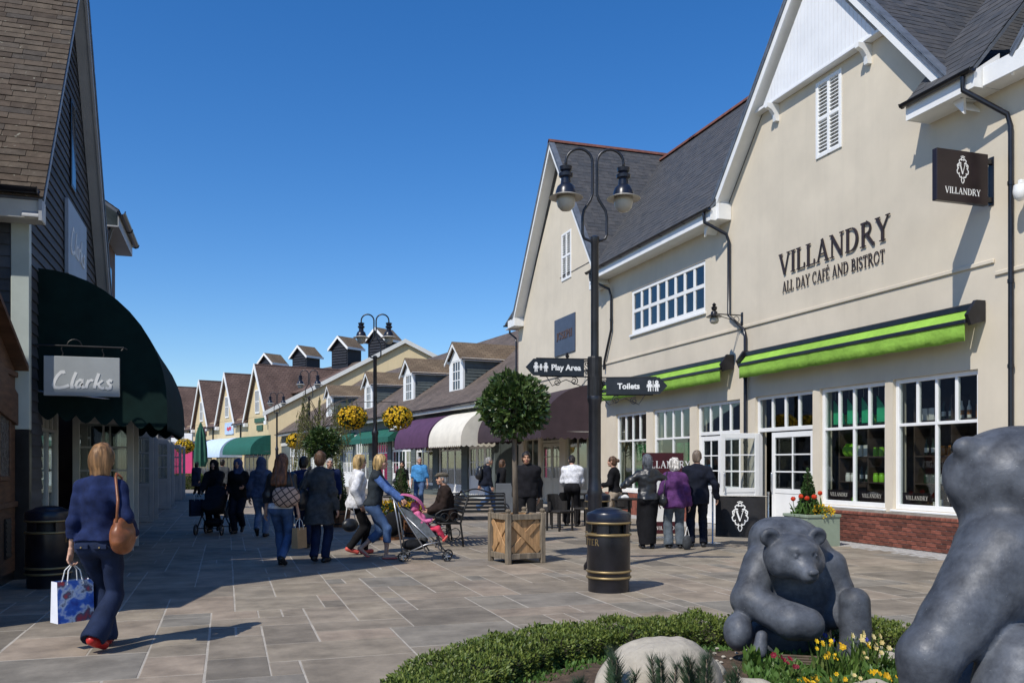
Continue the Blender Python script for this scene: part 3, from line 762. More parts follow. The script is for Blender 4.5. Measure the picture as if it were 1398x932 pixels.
# louvred shutter in the gable
sh = MB(); a, b, c, d = 14.43, 15.22, 7.72, 9.28
for (p, q) in ((a+.002, a+.08), (b-.08, b-.002), ((a+b)/2-.035, (a+b)/2+.035)): sh.bbox(-.03, .07, p, q, c+.002, d-.002, .006)
for (p, q) in ((c+.002, c+.08), (d-.08, d-.002), ((c+d)/2-.035, (c+d)/2+.035)): sh.bbox(-.028, .068, a+.08, b-.08, p, q, .006)
sh.box(.07, .09, a, b, c, d)
shutter = sh.build('shutter', m_white, cafe)
for half in ((a+.08, (a+b)/2-.035), ((a+b)/2+.035, b-.08)):
    for q in ((c+.08, (c+d)/2-.035), ((c+d)/2+.035, d-.08)):
        n = 9; s_ = (q[1]-q[0])/n
        for i in range(n):
            zc = q[0]+s_*(i+.5); lm = MB()
            lm.plate([(-.02, half[1], zc-.035), (-.02, half[0], zc-.035), (.045, half[0], zc+.03), (.045, half[1], zc+.03)], .008); lm.build('slat', m_white, shutter)
# bargeboards (white, with dark flashing) and roofs
ov = -.34
def barge(parent, y0, y1, yap, ez, az, x0=ov, w=.26, mat_=None, flash=True, depth=.05):
    s_ = (az-ez)/(yap-y0)
    for sgn, yf in ((1, y0), (-1, y1)):
        dy = .45*sgn
        A = (yf-dy, ez-.45*s_); B = (yap, az)
        mb = MB(); mb.prism([A, (A[0], A[1]+w*1.25), (B[0], B[1]+w*1.25), B], x0, x0+depth, 0) if False else mb.prism([(A[0], A[1]-w*.1), (A[0], A[1]+w), (B[0], B[1]+w), (B[0], B[1]-w*.1)], x0, x0+depth, 0)
        mb.build('bargeboard', mat_ or m_white, parent)
        so = MB(); so.prism([(A[0], A[1]+.04), (A[0], A[1]+.07), (B[0], B[1]+.07), (B[0], B[1]+.04)], x0+depth+.001, -.001, 0); so.build('soffit', mat_ or m_white, parent)
        if flash:
            fl = MB(); fl.prism([(A[0], A[1]+w+.002), (A[0], A[1]+w+.09), (B[0], B[1]+w+.09), (B[0], B[1]+w+.002)], x0-.03, x0+.16, 0); fl.build('verge_flashing', m_lead, parent)
barge(cafe, YA0, YA1, YAP, EZ, AZ)
gr_ = random.Random(21); XB = 5.3
def gable_roof(parent, y0, y1, yap, ez, az, x0, x1, trow=.19, tw=.26, m=None, sides=(0, 1), name='roof_slope', real=(0, 1)):
    s_ = (az-ez)/(yap-y0)
    lift = .27
    for sd in sides:
        yf = (y0, y1)[sd]; sg = (1, -1)[sd]
        e = Vector((0, yf-sg*.45, ez-.45*s_+lift)); ap = Vector((0, yap, az+lift)); up = (ap-e); L = up.length; up.normalize()
        mb = MB(); p = [(x0, e.y, e.z), (x1, e.y, e.z), (x1, ap.y, ap.z), (x0, ap.y, ap.z)]
        if sd == 1: p = p[::-1]
        mb.plate(p, .05); o = mb.build(name, m_lead, parent)
        if sd in real:
            t_ = MB(); rr = []
            if sd == 0: tiles(t_, rr, (x0, e.y, e.z), (1, 0, 0), up, x1-x0, L, trow, tw, g=gr_)
            else: tiles(t_, rr, (x1, e.y, e.z), (-1, 0, 0), up, x1-x0, L, trow, tw, g=gr_)
            q = t_.build('slates', m or m_slate, o); set_rnd(q.data, rr); props(q, kind='stuff')
    rt = MB(); x = x0
    while x < x1:
        rt.prism([(yap-.13, az+lift-.05), (yap-.05, az+lift+.06), (yap, az+lift+.085), (yap+.05, az+lift+.06), (yap+.13, az+lift-.05)], x, min(x+.44, x1), 0); x += .45
    return rt.build('ridge_tiles', m_ridge, parent)
gable_roof(cafe, YA0, YA1, YAP, EZ, AZ, ov-.03, XB)
# eaves sections either side of the gable
def eaves(parent, y0, y1, ez, ridge_x, ridge_z, over=.5, real=True, m=None, tw=.26, row=.19, fascia=True, gut=True, gm=None):
    sx = Vector((ridge_x+over, 0, ridge_z-ez)); L = sx.length; sx.normalize()
    mb = MB(); mb.plate([(-over, y1, ez), (-over, y0, ez), (ridge_x, y0, ridge_z), (ridge_x, y1, ridge_z)], .05); o = mb.build('roof_slope', m_lead, parent)
    if real:
        t_ = MB(); rr = []; tiles(t_, rr, (-over, y1, ez), (0, -1, 0), sx, y1-y0, L, row, tw, g=gr_)
        q = t_.build('slates', m or m_slate, o); set_rnd(q.data, rr); props(q, kind='stuff')
    if fascia:
        mb = MB(); mb.box(-over+.02, -.001, y0, y1, ez-.30, ez-.27); mb.bbox(-over, -over+.02, y0, y1, ez-.31, ez-.055, .004)
        mb.build('soffit', m_white, parent)
        for (yy, s_) in ((y0-.02, 1), (y1, 1)): mb = MB(); mb.prism([(-over-.005, ez-.305), (0, ez-.305), (0, ez+.28), (-over-.005, ez-.06)], yy, yy+.02, 1); mb.build('eaves_end', m_white, parent)
    if gut: gutter(parent, (-over-.065, y0-.05, ez-.03), (-over-.065, y1+.05, ez-.03), m=gm)
    return o
eaves(cafe, 18.55, 25.95, EZ+.02, 4.0, 12.85)
eaves(cafe, 10.75, 12.15, EZ+.02, 4.0, 12.85)
rt = MB(); y = 18.0
while y < 27: rt.prism([(3.85, 12.81), (3.94, 12.95), (4.0, 12.975), (4.06, 12.95), (4.15, 12.81)], y, y+.44, 1); y += .45
rt.build('ridge_tiles', m_ridge, cafe)
mb = MB(); mb.plate([(4.0, 27.5, 12.85), (4.0, 2, 12.85), (9.2, 2, 7.6), (9.2, 27.5, 7.6)], .05); mb.build('roof_slope', m_lead, cafe)
mb = MB(); w0 = Vector((4.0, 25.96, 12.845)); mb.plate([(0, 29.8, 8.21), (0, 25.96, 8.21), (4.0, 25.96, 12.845), (4.0, 29.8, 12.845)], .05); o = mb.build('valley_roof', m_lead, cafe)
t_ = MB(); rr = []; tiles(t_, rr, (0, 29.8, 8.21), (0, -1, 0), (4.0, 0, 4.635), 3.84, 6.1, .19, .26, g=gr_); q = t_.build('slates', m_slate, o); set_rnd(q.data, rr); props(q, kind='stuff')
rt = MB(); y = 27.0
while y < 29.8: rt.prism([(3.85, 12.81), (3.94, 12.95), (4.0, 12.975), (4.06, 12.95), (4.15, 12.81)], y, y+.44, 1); y += .45
rt.build('ridge_tiles', m_ridge, cafe)
# next gable towards the viewer, just out of the picture
gab2 = MB(); gab2.prism([(3.1, EZ+.05), (9.85, EZ+.05), (6.475, AZ)], 0, .3, 0); gab2.build('wall', m_render, cafe)
barge(cafe, 3.2, 9.75, 6.475, EZ+.25, AZ); gable_roof(cafe, 3.2, 9.75, 6.475, EZ+.25, AZ, ov-.03, XB, real=(1,))
mb = MB(); mb.bbox(-.36, -.001, 9.5, 10.72, EZ-.28, EZ+.02, .01); mb.build('eaves_box', m_white, cafe)
mb = MB(); mb.bbox(-.36, -.001, 18.42, 18.53, EZ-.28, EZ+.1, .01); mb.build('eaves_box', m_white, cafe)
# downpipes
downpipe(cafe, [(-.56, 10.9, EZ-.08), (-.56, 10.9, EZ-.28), (-.10, 10.5, EZ-.75), (-.07, 10.46, EZ-.95), (-.07, 10.46, .1)], clips=[(-.07, 10.46, z) for z in (5.8, 4.3, 3.0, 1.6)])
downpipe(cafe, [(-.56, 18.75, EZ-.08), (-.56, 18.72, EZ-.3), (-.12, 18.45, EZ-.62), (-.07, 18.42, EZ-.8), (-.07, 18.42, 5.05), (-.07, 17.78, 4.62), (-.07, 17.72, 4.45), (-.07, 17.72, .1)], clips=[(-.07, 17.72, z) for z in (3.5, 2.0, 1.0)])
downpipe(cafe, [(-.56, 25.75, EZ-.08), (-.56, 25.72, EZ-.3), (-.12, 25.25, EZ-.65), (-.07, 25.2, EZ-.9), (-.07, 25.2, 5.7), (-.07, 25.72, 4.75), (-.07, 25.75, 4.5)], clips=[(-.07, 25.2, 6.0)])
# raised lettering on the gable
def put_wall(y0, z0): return lambda x, y, d: (-d, y0-x, z0+y)
mdark = mat('dark_bronze_letter', (.035, .022, .02), .5, .2, 8)
h = .46; txt = 'VILLANDRY'; W = text_width(txt, h, .05); k = 3.38/W
x = 0
for ch in txt:
    lm = MB(); letter(lm, ch, x, h, lambda a, b, d: (-d, 16.47-a*k, 5.60+b), .02, .04, .9); lo = lm.build('letter', mdark, cafe); x += (GL[ch][0]+.05)*h
txt = 'ALL DAY CAFÉ AND BISTROT'; h = .235; W = text_width(txt, h, .04); k = 3.13/W; x = 0
for ch in txt:
    if ch != ' ':
        lm = MB(); letter(lm, ch, x, h, lambda a, b, d: (-d, 16.36-a*k, 5.21+b), .015, .03, .75); lm.build('letter', mdark, cafe)
    x += (GL[ch][0]+.04)*h
for p in ((-.02, 16.1, 4.2),): pass

# awnings: folded cassettes with a hanging lime valance
def folded_awning(y0, y1, label):
    t = thing('awning', label, 'awning', (FX, 0, 0), group='folded lime green awnings')
    mb = MB(); mb.bbox(-.20, -.002, y0, y1, 3.95, 4.07, .02); mb.build('cassette', m_black, t)
    mb = MB(); mb.plate([(-.33, y1-.1, 3.80), (-.33, y0+.1, 3.80), (-.19, y0+.1, 3.955), (-.19, y1-.1, 3.955)], .01); mb.build('fabric', m_green_aw, t)
    mb = MB(); mb.bbox(-.37, -.31, y0+.05, y1-.05, 3.73, 3.80, .012); mb.build('front_rail', m_black, t)
    # valance with a slightly wavy lower edge
    n = 60; v = []; f = []
    for i in range(n+1):
        y = y0+.08+(y1-y0-.16)*i/n; wv = .004*math.sin(i*1.9)+.005*math.sin(i*.7)
        v += [(-.345+wv*.3, y, 3.735), (-.345+wv, y, 3.60), (-.345+wv*1.8, y, 3.455+.006*math.sin(i*.9)), (-.335+wv*1.8, y, 3.455+.006*math.sin(i*.9)), (-.335+wv*.3, y, 3.735)]
    for i in range(n):
        for k in range(4): f.append((i*5+k, i*5+k+1, (i+1)*5+k+1, (i+1)*5+k))
    mb = MB(); mb.add(v, f); mb.build('valance', m_green_aw, t, True)
    for yy in (y0-.02, y1-.05):
        mb = MB(); mb.prism([(-.30, 3.70), (-.02, 3.78), (-.02, 4.1), (-.2, 4.1), (-.38, 3.86)], yy, yy+.07, 1); mb.build('end_bracket', m_black, t)
    return t
folded_awning(11.0, 17.62, 'long lime green awning folded above the shop window beside the hanging sign')
folded_awning(18.3, 25.55, 'lime green awning folded behind the toilets finger sign')
# small wall fittings
t = thing('security_camera', 'white dome security camera on a wall bracket at the right edge', 'camera', (FX, 10.12, 5.55))
mb = MB(); mb.bbox(-.05, -.002, -.06, .06, -.02, .22, .01); mb.bbox(-.28, -.05, -.03, .03, .12, .18, .008); mb.build('bracket', m_white, t)
mb = MB(); mb.lathe([(.02, .12), (.09, .10), (.10, .02), (.10, -.02), (.08, -.09), (.04, -.13), (.01, -.14)][::-1], 16, (-.26, 0, 0)); mb.build('dome', m_white, t, True, 50)

# hanging sign over the near end
def crest(mb, cx, cy, s, put, d0, d1):
    "ornate crest round a capital V"
    def sc(p): return (cx+p[0]*s, cy+p[1]*s)
    letter(mb, 'V', cx-.21*s, .5*s, lambda a, b, d: put(a, b+cy-.22*s, d), d0, d1)
    for sg in (-1, 1):
        ribbon(mb, [sc((sg*x, y)) for x, y in [(.04, .50), (.16, .56), (.24, .48), (.20, .38), (.10, .36)]], .05*s, put, d0, d1+.0004)
        ribbon(mb, [sc((sg*x, y)) for x, y in [(.10, .34), (.26, .34), (.36, .24), (.34, .10), (.26, .08)]], .055*s, put, d0, d1+.0008)
        ribbon(mb, [sc((sg*x, y)) for x, y in [(.30, .06), (.38, -.04), (.36, -.18), (.26, -.24), (.22, -.16)]], .055*s, put, d0, d1+.0012)
        ribbon(mb, [sc((sg*x, y)) for x, y in [(.24, -.26), (.20, -.38), (.10, -.42), (.08, -.34)]], .05*s, put, d0, d1+.0016)
        ribbon(mb, [sc((sg*x, y)) for x, y in [(.03, -.40), (.10, -.54), (.06, -.66), (0, -.72)]], .045*s, put, d0, d1+.002)
        ribbon(mb, [sc((sg*x, y)) for x, y in carc(.30, .22, .05, .05, 0, 360, 8)], .04*s, put, d0, d1+.0024)
    ribbon(mb, [sc(p) for p in carc(0, .60, .09, .07, 0, 360, 10)], .045*s, put, d0, d1+.0028)
    ribbon(mb, [sc(p) for p in [(-.14, .70), (0, .74), (.14, .70)]], .04*s, put, d0, d1+.003)
m_signblk = mat('dark_brown_sign', (.018, .011, .013), .3, .15, 4)
m_print = mat('white_print', (.75, .75, .73), .5, .02, 5)
t = thing('hanging_sign', 'square black sign with white crest hanging out from the cafe wall', 'sign', (FX, 10.88, 0))
mb = MB(); mb.bbox(-1.13, -.12, -.05, .05, 5.56, 6.36, .008); mb.build('sign_board', m_signblk, t)
mb = MB(); mb.bbox(-.12, -.002, -.03, .03, 5.62, 5.70, .005); mb.bbox(-.12, -.002, -.03, .03, 6.22, 6.30, .005); mb.bbox(-.02, -.001, -.05, .05, 5.58, 6.34, .004); mb.build('bracket', m_black, t)
mb = MB(); pf = lambda a, b, d: (-1.13+a, -.05-d, 5.56+b)
crest(mb, .50, .50, .29, pf, .0005, .002); mb.build('crest', m_print, t)
W = text_width('VILLANDRY', .10, .05); mb = serif_text('VILLANDRY', .10, lambda a, b, d: pf(.505-W/2*1.0+a, b+.12, d), .0005, .002, .05, 1.1); mb.build('lettering', m_print, t)

# wall lanterns on scroll brackets
m_lampglass = mat('frosted_lamp_glass', (.40, .38, .33), .35, .06, 8, spec=.5)
def wall_lantern(loc, label, reach=.75):
    t = thing('wall_lantern', label, 'lamp', loc, group='black wall lanterns')
    mb = MB(); mb.bbox(-.02, -.001, -.04, .04, -.35, .12, .006); mb.tube([(0, 0, .05), (-reach, 0, .05)], .014, 8)
    mb.tube([(-.02, 0, -.3), (-.2, 0, -.08), (-.5, 0, -.02), (-reach, 0, .04)], .01, 6)
    mb.tube(arc((-.16, -.05), .07, -60, 250, 12), .008, 5); mb.build('bracket', m_black, t)
    mb = MB(); mb.lathe([(.015, .30), (.05, .26), (.03, .23), (.07, .2), (.06, .14), (.03, .12), (.07, .10), (.085, .04), (.19, -.02), (.18, -.03), (.08, -.025)][::-1], 16, (-reach, 0, 0)); mb.build('lamp_shade', m_black, t, True, 40)
    mb = MB(); mb.lathe([(.02, -.19), (.08, -.17), (.11, -.11), (.10, -.06), (.075, -.03)], 16, (-reach, 0, 0)); mb.build('lamp_glass', m_lampglass, t, True)
wall_lantern((FX, 17.95, 4.93), 'black wall lantern on an arm between the two green awnings')
wall_lantern((FX, 27.2, 4.9), 'black wall lantern on an arm beside the play area sign')

# ================================================================== SHOP WITH THE STEEP GABLE (next to the cafe)
shop = thing('gabled_shop', 'cream shop with a steep gable, white louvred shutter and brown awning', 'building', (FX, 0, 0))
y0, y1, yap, ez, az = 25.95, 33.75, 29.85, 7.72, 12.9
mb = MB(); bops = [(28.7, 29.62, 8.05, 9.75)]
gops = [(26.5, 29.3, 0, 3.1), (29.9, 31.9, 0, 3.1), (32.2, 33.9, .5, 3.1)]
wall_openings(mb, 25.76, 34.6, 0, ez, gops)
s_ = (az-ez)/(yap-y0); gzb = lambda y: az-abs(y-yap)*s_
mb.prism([(y0, ez), (28.7, ez), (28.7, gzb(28.7))], 0, .3, 0); mb.prism([(29.62, ez), (y1, ez), (29.62, gzb(29.62))], 0, .3, 0)
mb.prism([(28.7, 9.75), (29.62, 9.75), (29.62, gzb(29.62)), (yap, az), (28.7, gzb(28.7))], 0, .3, 0); mb.box(0, .3, 28.7, 29.62, ez, 8.05)
mb.box(.302, 8, 34.3, 34.6, 0, ez); mb.box(.31, 8, 25.8, 26.0, 0, ez); mb.box(5, 5.2, 26, 34.3, 0, 3.4)
mb.build('wall', m_render, shop)
mb = MB(); mb.bbox(-.035, -.001, 25.76, 34.6, 4.66, 4.73, .01); mb.build('string_course', m_render, shop)
sh = MB(); a, b, c, d = 28.7, 29.62, 8.05, 9.75
for (p, q) in ((a+.002, a+.08), (b-.08, b-.002), ((a+b)/2-.035, (a+b)/2+.035)): sh.bbox(-.03, .07, p, q, c+.002, d-.002, .006)
for (p, q) in ((c+.002, c+.08), (d-.08, d-.002), ((c+d)/2-.035, (c+d)/2+.035)): sh.bbox(-.028, .068, a+.08, b-.08, p, q, .006)
sh.box(.07, .09, a, b, c, d); sho = sh.build('shutter', m_white, shop)
for half in ((a+.08, (a+b)/2-.035), ((a+b)/2+.035, b-.08)):
    for q in ((c+.08, (c+d)/2-.035), ((c+d)/2+.035, d-.08)):
        n = 9; st_ = (q[1]-q[0])/n
        for i in range(n):
            zc = q[0]+st_*(i+.5); lm = MB(); lm.plate([(-.02, half[1], zc-.035), (-.02, half[0], zc-.035), (.045, half[0], zc+.03), (.045, half[1], zc+.03)], .008); lm.build('slat', m_white, sho)
barge(shop, y0, y1, yap, ez, az, x0=-.4); gable_roof(shop, y0, y1, yap, ez, az, -.43, 6.0)
mb = MB(); mb.bbox(-.42, -.001, 33.9, 34.75, ez-.62, ez-.30, .01); mb.build('eaves_box', m_white, shop)
mb = MB(); mb.plate([(-.42, 34.0, ez-.02), (7, 34.0, ez-.02), (7, 35.15, ez-.42), (-.42, 35.15, ez-.42)], -.05); mb.build('side_roof', m_lead, shop)
mb = MB(); mb.box(-.42, 6.5, 34.62, 35.1, ez-.62, ez-.6); mb.build('soffit', m_white, shop)
gutter(shop, (-.45, 35.2, ez-.42), (6.5, 35.2, ez-.42), out=(0, 1))
downpipe(shop, [(-.2, 35.2, ez-.5), (-.2, 35.15, ez-.75), (-.07, 34.75, ez-1.0), (-.07, 34.68, ez-1.2), (-.07, 34.68, .1)])
mb = MB(); mb.bbox(-.38, -.001, 25.9, 26.25, ez-.62, ez-.25, .01); mb.build('eaves_box', m_white, shop)
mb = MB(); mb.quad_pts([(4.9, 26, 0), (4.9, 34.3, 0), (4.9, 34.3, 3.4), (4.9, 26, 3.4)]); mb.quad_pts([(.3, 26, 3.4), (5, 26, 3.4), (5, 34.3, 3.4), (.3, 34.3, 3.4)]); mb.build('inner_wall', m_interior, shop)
m_creamframe = mat('cream_joinery', (.50, .47, .38), .5, .05, 3)
for (a, b) in ((26.5, 29.3),):
    glazed(shop, a, b, .5, 3.1, 0, 0, spans=[(0, .78, 3), (.78, 1, 6)], bar=.06, frame=.1, fm=m_creamframe)
    mb = MB(); mb.box(.05, .15, a, b, 0, .498); mb.build('stall_riser', m_creamframe, shop)
glazed(shop, 32.2, 33.9, .5, 3.1, 0, 0, spans=[(0, .78, 2), (.78, 1, 4)], bar=.06, frame=.1, fm=m_creamframe)
glazed(shop, 29.9, 31.9, 2.3, 3.1, 4, 1, fm=m_creamframe, bar=.06, frame=.08, name='fanlight')
door_leaf('door', shop, .98, 2.28, 2, 3, (.08, 29.92, 0), 0, m=m_creamframe); door_leaf('door', shop, .98, 2.28, 2, 3, (.125, 31.88, 0), R(180), m=m_creamframe)
# flat grey-blue board
t = thing('shop_sign', 'square slate blue sign board on the cream gable behind the lamp post', 'sign', (FX, 0, 0))
m_signblue = mat('slate_blue_board', (.055, .065, .10), .4, .1, 4)
mb = MB(); mb.bbox(-.04, -.001, 28.31, 30.3, 5.42, 6.76, .006); mb.build('sign_board', m_signblue, t)
mbrz = mat('bronze_letter', (.10, .05, .03), .45, .1, 5)
W = text_width('JOSEPH', .27, .05); kk = 1.5/W
mb = serif_text('JOSEPH', .27, lambda a, b, d: (-d, 30.05-a*kk, 5.98+b), .041, .055, .05, 1.2); mb.build('lettering', mbrz, t)

# quarter-round awnings -------------------------------------------------
def barrel_awning(name, label, cat, parent_loc, rz, y0, y1, zt, zb, proj, m, val=.25, end_m=None, group=None, n=12, scal=True, flat=.0, zwall=None):
    """canopy on local x = 0, bulging towards -x; valance with scallops on front and ends"""
    t = thing(name, label, cat, parent_loc, rz, group)
    prof = []
    for i in range(n+1):
        a = R(90*i/n); x = -proj*math.sin(a)**(1+flat); z = zb+(zt-zb)*math.cos(a)**(1.0-.25*flat)
        prof.append((x, z))
    mb = MB(); ny = max(4, int((y1-y0)/.9)); V = []; k = len(prof)
    for j in range(ny+1):
        y = y0+(y1-y0)*j/ny; sag = .02*math.sin(math.pi*((j/ny*4) % 1))
        for i, (x, z) in enumerate(prof): V.append((x, y, z-sag*math.sin(math.pi*i/n)))
    F = []
    for j in range(ny):
        for i in range(k-1): F.append((j*k+i, (j+1)*k+i, (j+1)*k+i+1, j*k+i+1))
    mb.add(V, F); mb.build('canopy', m, t, True)
    zw = zwall if zwall is not None else zb
    for y in (y0, y1):
        mb = MB(); pts = [(x, y, z) for x, z in prof]+[(-.005, y, zw)]; mb.quad_pts(pts if y == y0 else pts[::-1]); mb.build('end_panel', end_m or m, t)
    def strip(p, q):
        p, q = Vector(p), Vector(q); L = (q-p).length; ns = max(2, int(L/.22)); mb = MB(); V = []; F = []; s = 6
        for i in range(ns*s+1):
            c = p.lerp(q, i/(ns*s)); dz = val*(.72+.28*abs(math.sin(math.pi*i/s))) if scal else val
            V += [c, c-Vector((0, 0, dz))]
        for i in range(ns*s): F.append((i*2, i*2+1, i*2+3, i*2+2))
        mb.add(V, F); return mb
    strip((-proj, y1, zb), (-proj, y0, zb)).build('valance', m, t)
    strip((-proj, y0, zb), (-.02, y0, zw)).build('valance', end_m or m, t); strip((-.02, y1, zw), (-proj, y1, zb)).build('valance', end_m or m, t)
    mb = MB(); mb.tube([(-.02, y0, zw), (-proj+.02, y0+.02, zb), (-proj+.02, y1-.02, zb), (-.02, y1, zw)], .018, 6)
    for i in range(1, 4): 
        y = y0+(y1-y0)*i/4; mb.tube([(x+.02, y, z-.03) for x, z in prof], .014, 5)
    mb.build('frame', m_chrome, t)
    return t
m_plum = mat('plum_brown_canvas', (.045, .028, .034), .85, .1, 3, .1, 250)
m_purple = mat('purple_canvas', (.085, .035, .085), .8, .1, 3, .1, 250)
m_cream = mat('cream_canvas', (.70, .66, .56), .8, .05, 3, .1, 250)
m_dkgreen = mat('bottle_green_canvas', (.006, .02, .018), .9, .15, 3, .1, 250, spec=.15)
m_teal = mat('teal_green_canvas', (.012, .105, .075), .8, .1, 3, .1, 250)
m_navy = mat('navy_canvas', (.018, .022, .065), .8, .1, 3)
m_paleblue = mat('pale_blue_canvas', (.50, .62, .78), .8, .05, 3)
barrel_awning('awning', 'dark plum brown rounded awning on the steep gabled shop', 'awning', (FX, 0, 0), 0, 26.6, 34.1, 4.1, 2.55, 1.9, m_plum)

# ================================================================== LONG SHOP ROW WITH DORMERS
FROT = R(7.4); FO = (10.5, 34.7, 0)
row = thing('dormer_shop_row', 'long low shop row with grey boarded dormers on a brown tiled roof', 'building', FO, FROT)
FE, FRZ, FRX, FL = 4.15, 8.95, 6.4, 46.0
m_rooff = rows_mat('brown_grey_roof_far', (.105, .082, .066), (.15, .115, .092), (.05, .04, .035), .3, .16)
m_rooff2 = rows_mat('mossy_brown_roof_far', (.15, .105, .065), (.20, .145, .09), (.06, .045, .03), .3, .15)
mb = MB(); mb.plate([(-.5, FL, FE), (-.5, 0, FE), (FRX, 0, FRZ), (FRX, FL, FRZ)], .08)
o = mb.build('roof_slope', m_rooff, row); uv_plane(o.data, (-.5, 0, FE), (0, 1, 0), (FRX+.5, 0, FRZ-FE))
mb = MB(); mb.plate([(FRX, FL, FRZ), (FRX, 0, FRZ), (13.3, 0, FE), (13.3, FL, FE)], .08); o = mb.build('roof_slope', m_rooff, row); uv_plane(o.data, (13, 0, FE), (0, 1, 0), (-1, 0, .7))
# shop fronts: bays of glazing between boarded piers
bays = []; yy = .35; gb = random.Random(4)
while yy < FL-4: 
    w = gb.choice([2.6, 3.0, 3.4]); bays.append((yy, yy+w)); yy += w+.7
mb = MB(); wall_openings(mb, 0, FL, 0, FE-.25, [(a, b, .02, 2.9) for a, b in bays], 0, .25); mb.box(.26, 12.5, .01, .3, 0, FE); mb.box(.26, 12.5, FL-.3, FL-.01, 0, FE)
mb.prism([(0, FE), (12.5, FE), (FRX, FRZ-.3)], 0.01, .3, 1)
mb.build('wall', m_grey_board, row)
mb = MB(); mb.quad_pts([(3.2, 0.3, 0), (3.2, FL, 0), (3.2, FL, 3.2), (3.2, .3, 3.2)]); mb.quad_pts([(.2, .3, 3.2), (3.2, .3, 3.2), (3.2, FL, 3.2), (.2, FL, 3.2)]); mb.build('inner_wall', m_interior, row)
m_greypaint = mat('pale_grey_joinery', (.55, .55, .52), .5, .05, 3)
for i, (a, b) in enumerate(bays):
    if i % 3 == 0:
        glazed(row, a, b, 2.3, 2.9, 4, 1, bar=.06, frame=.09, fm=m_white, name='fanlight')
        w = (b-a)/3
        for q in range(3): door_leaf('door', row, w-.01, 2.28, 2, 2, (.08, a+q*w, 0), 0)
    else:
        glazed(row, a, b, .45, 2.9, 0, 0, spans=[(0, .7, 3), (.7, 1, 6)], bar=.07, frame=.1)
        m_ = MB(); m_.box(.04, .16, a, b, .02, .448); m_.build('stall_riser', m_white if i % 2 else m_grey_board, row)
# weatherboards on the piers nearest the viewer
for i in range(len(bays)-1):
    a, b = bays[i][1], bays[i+1][0]
    if i > 4: break
    z = .1
    while z < 3.85:
        m_ = MB(); m_.plate([(-.022, b-.004, z), (-.022, a+.004, z), (-.004, a+.004, z+.155), (-.004, b-.004, z+.155)], .012); m_.build('board', m_grey_board, row); z += .15
mb = MB(); mb.bbox(-.06, -.002, 0, FL, 3.05, 3.32, .01); mb.build('fascia', m_offwhite, row)
mb = MB(); mb.box(-.48, -.001, 0, FL, FE-.24, FE-.22); mb.bbox(-.5, -.482, 0, FL, FE-.26, FE-.09, .004); mb.build('soffit', m_greypaint, row)
gutter(row, (-.56, 0, FE-.06), (-.56, FL, FE-.06), m=m_navyblk)
def dormer(t0, w=1.75, zb=4.98, h=1.45, hz=.78, x0=.75):
    pk = zb+h+hz
    s_ = (FRZ-FE)/(FRX+.5); rx = lambda z: (z-FE)/s_-.5      # where the main roof reaches height z
    fr = MB()
    a, b = t0-w/2, t0+w/2; wa, wb = t0-.52, t0+.52
    fr.box(x0, x0+.1, a, wa, zb-.2, zb+h); fr.box(x0, x0+.1, wb, b, zb-.2, zb+h); fr.box(x0, x0+.1, wa, wb, zb-.2, zb)
    fr.prism([(a, zb+h), (b, zb+h), (t0, pk)], x0, x0+.1, 0); d = fr.build('dormer', m_white, row)
    wv = glazed(d, wa, wb, zb, zb+h, 3, 3, x=x0+.01, bar=.05, frame=.07, dep=.07, gm=m_dkglass)
    # the window is a sub-part: its panes join into it
    pv = [c for c in wv.children]
    for c in pv: c.parent = d
    for sg, e in ((-1, a), (1, b)):
        ck = MB(); p = [(x0+.1, e, zb-.2), (rx(zb+h)+.3, e, zb+h), (x0+.1, e, zb+h)]
        ck.add([(q[0], q[1]+sg*(-.06), q[2]) for q in p]+p, [(0, 1, 2), (5, 4, 3), (0, 3, 4, 1), (1, 4, 5, 2), (2, 5, 3, 0)]); ck.build('cheek', m_grey_board, d)
        z = zb-.1
        while z < zb+h-.05:
            x1 = rx(z+.07)-.02
            if x1 > x0+.2:
                bd = MB(); bd.prism([(e-.0*sg, z), (e+sg*.03, z), (e+sg*.012, z+.15), (e, z+.15)], x0+.1, x1, 0); bd.build('board', m_grey_board, d)
            z += .15
        so = MB(); so.bbox(x0-.12, rx(zb+h)+.2, min(e, e+sg*.16), max(e, e+sg*.16), zb+h-.06, zb+h+.06, .006); so.build('fascia', m_white, d)
        rp = MB(); yE = e+sg*.2; zE = zb+h-.02+.03; q = [(x0-.22, yE, zE), (rx(zE), yE, zE), (rx(pk+.14), t0, pk+.14), (x0-.22, t0, pk+.14)]
        if sg > 0: q = q[::-1]
        rp.plate(q, .05); ro = rp.build('dormer_roof', m_rooff2, d); uv_plane(ro.data, (0, yE, zE), (1, 0, 0), (0, -sg, (pk-zE)/(w/2+.2)))
        bb = MB(); bb.prism([(yE, zE-.2), (yE, zE), (t0, pk+.12), (t0, pk-.1)], x0-.2, x0-.15, 0); bb.build('bargeboard', m_white, d)
for t0 in (6.2, 13.3, 21.2, 31.5): dormer(t0)
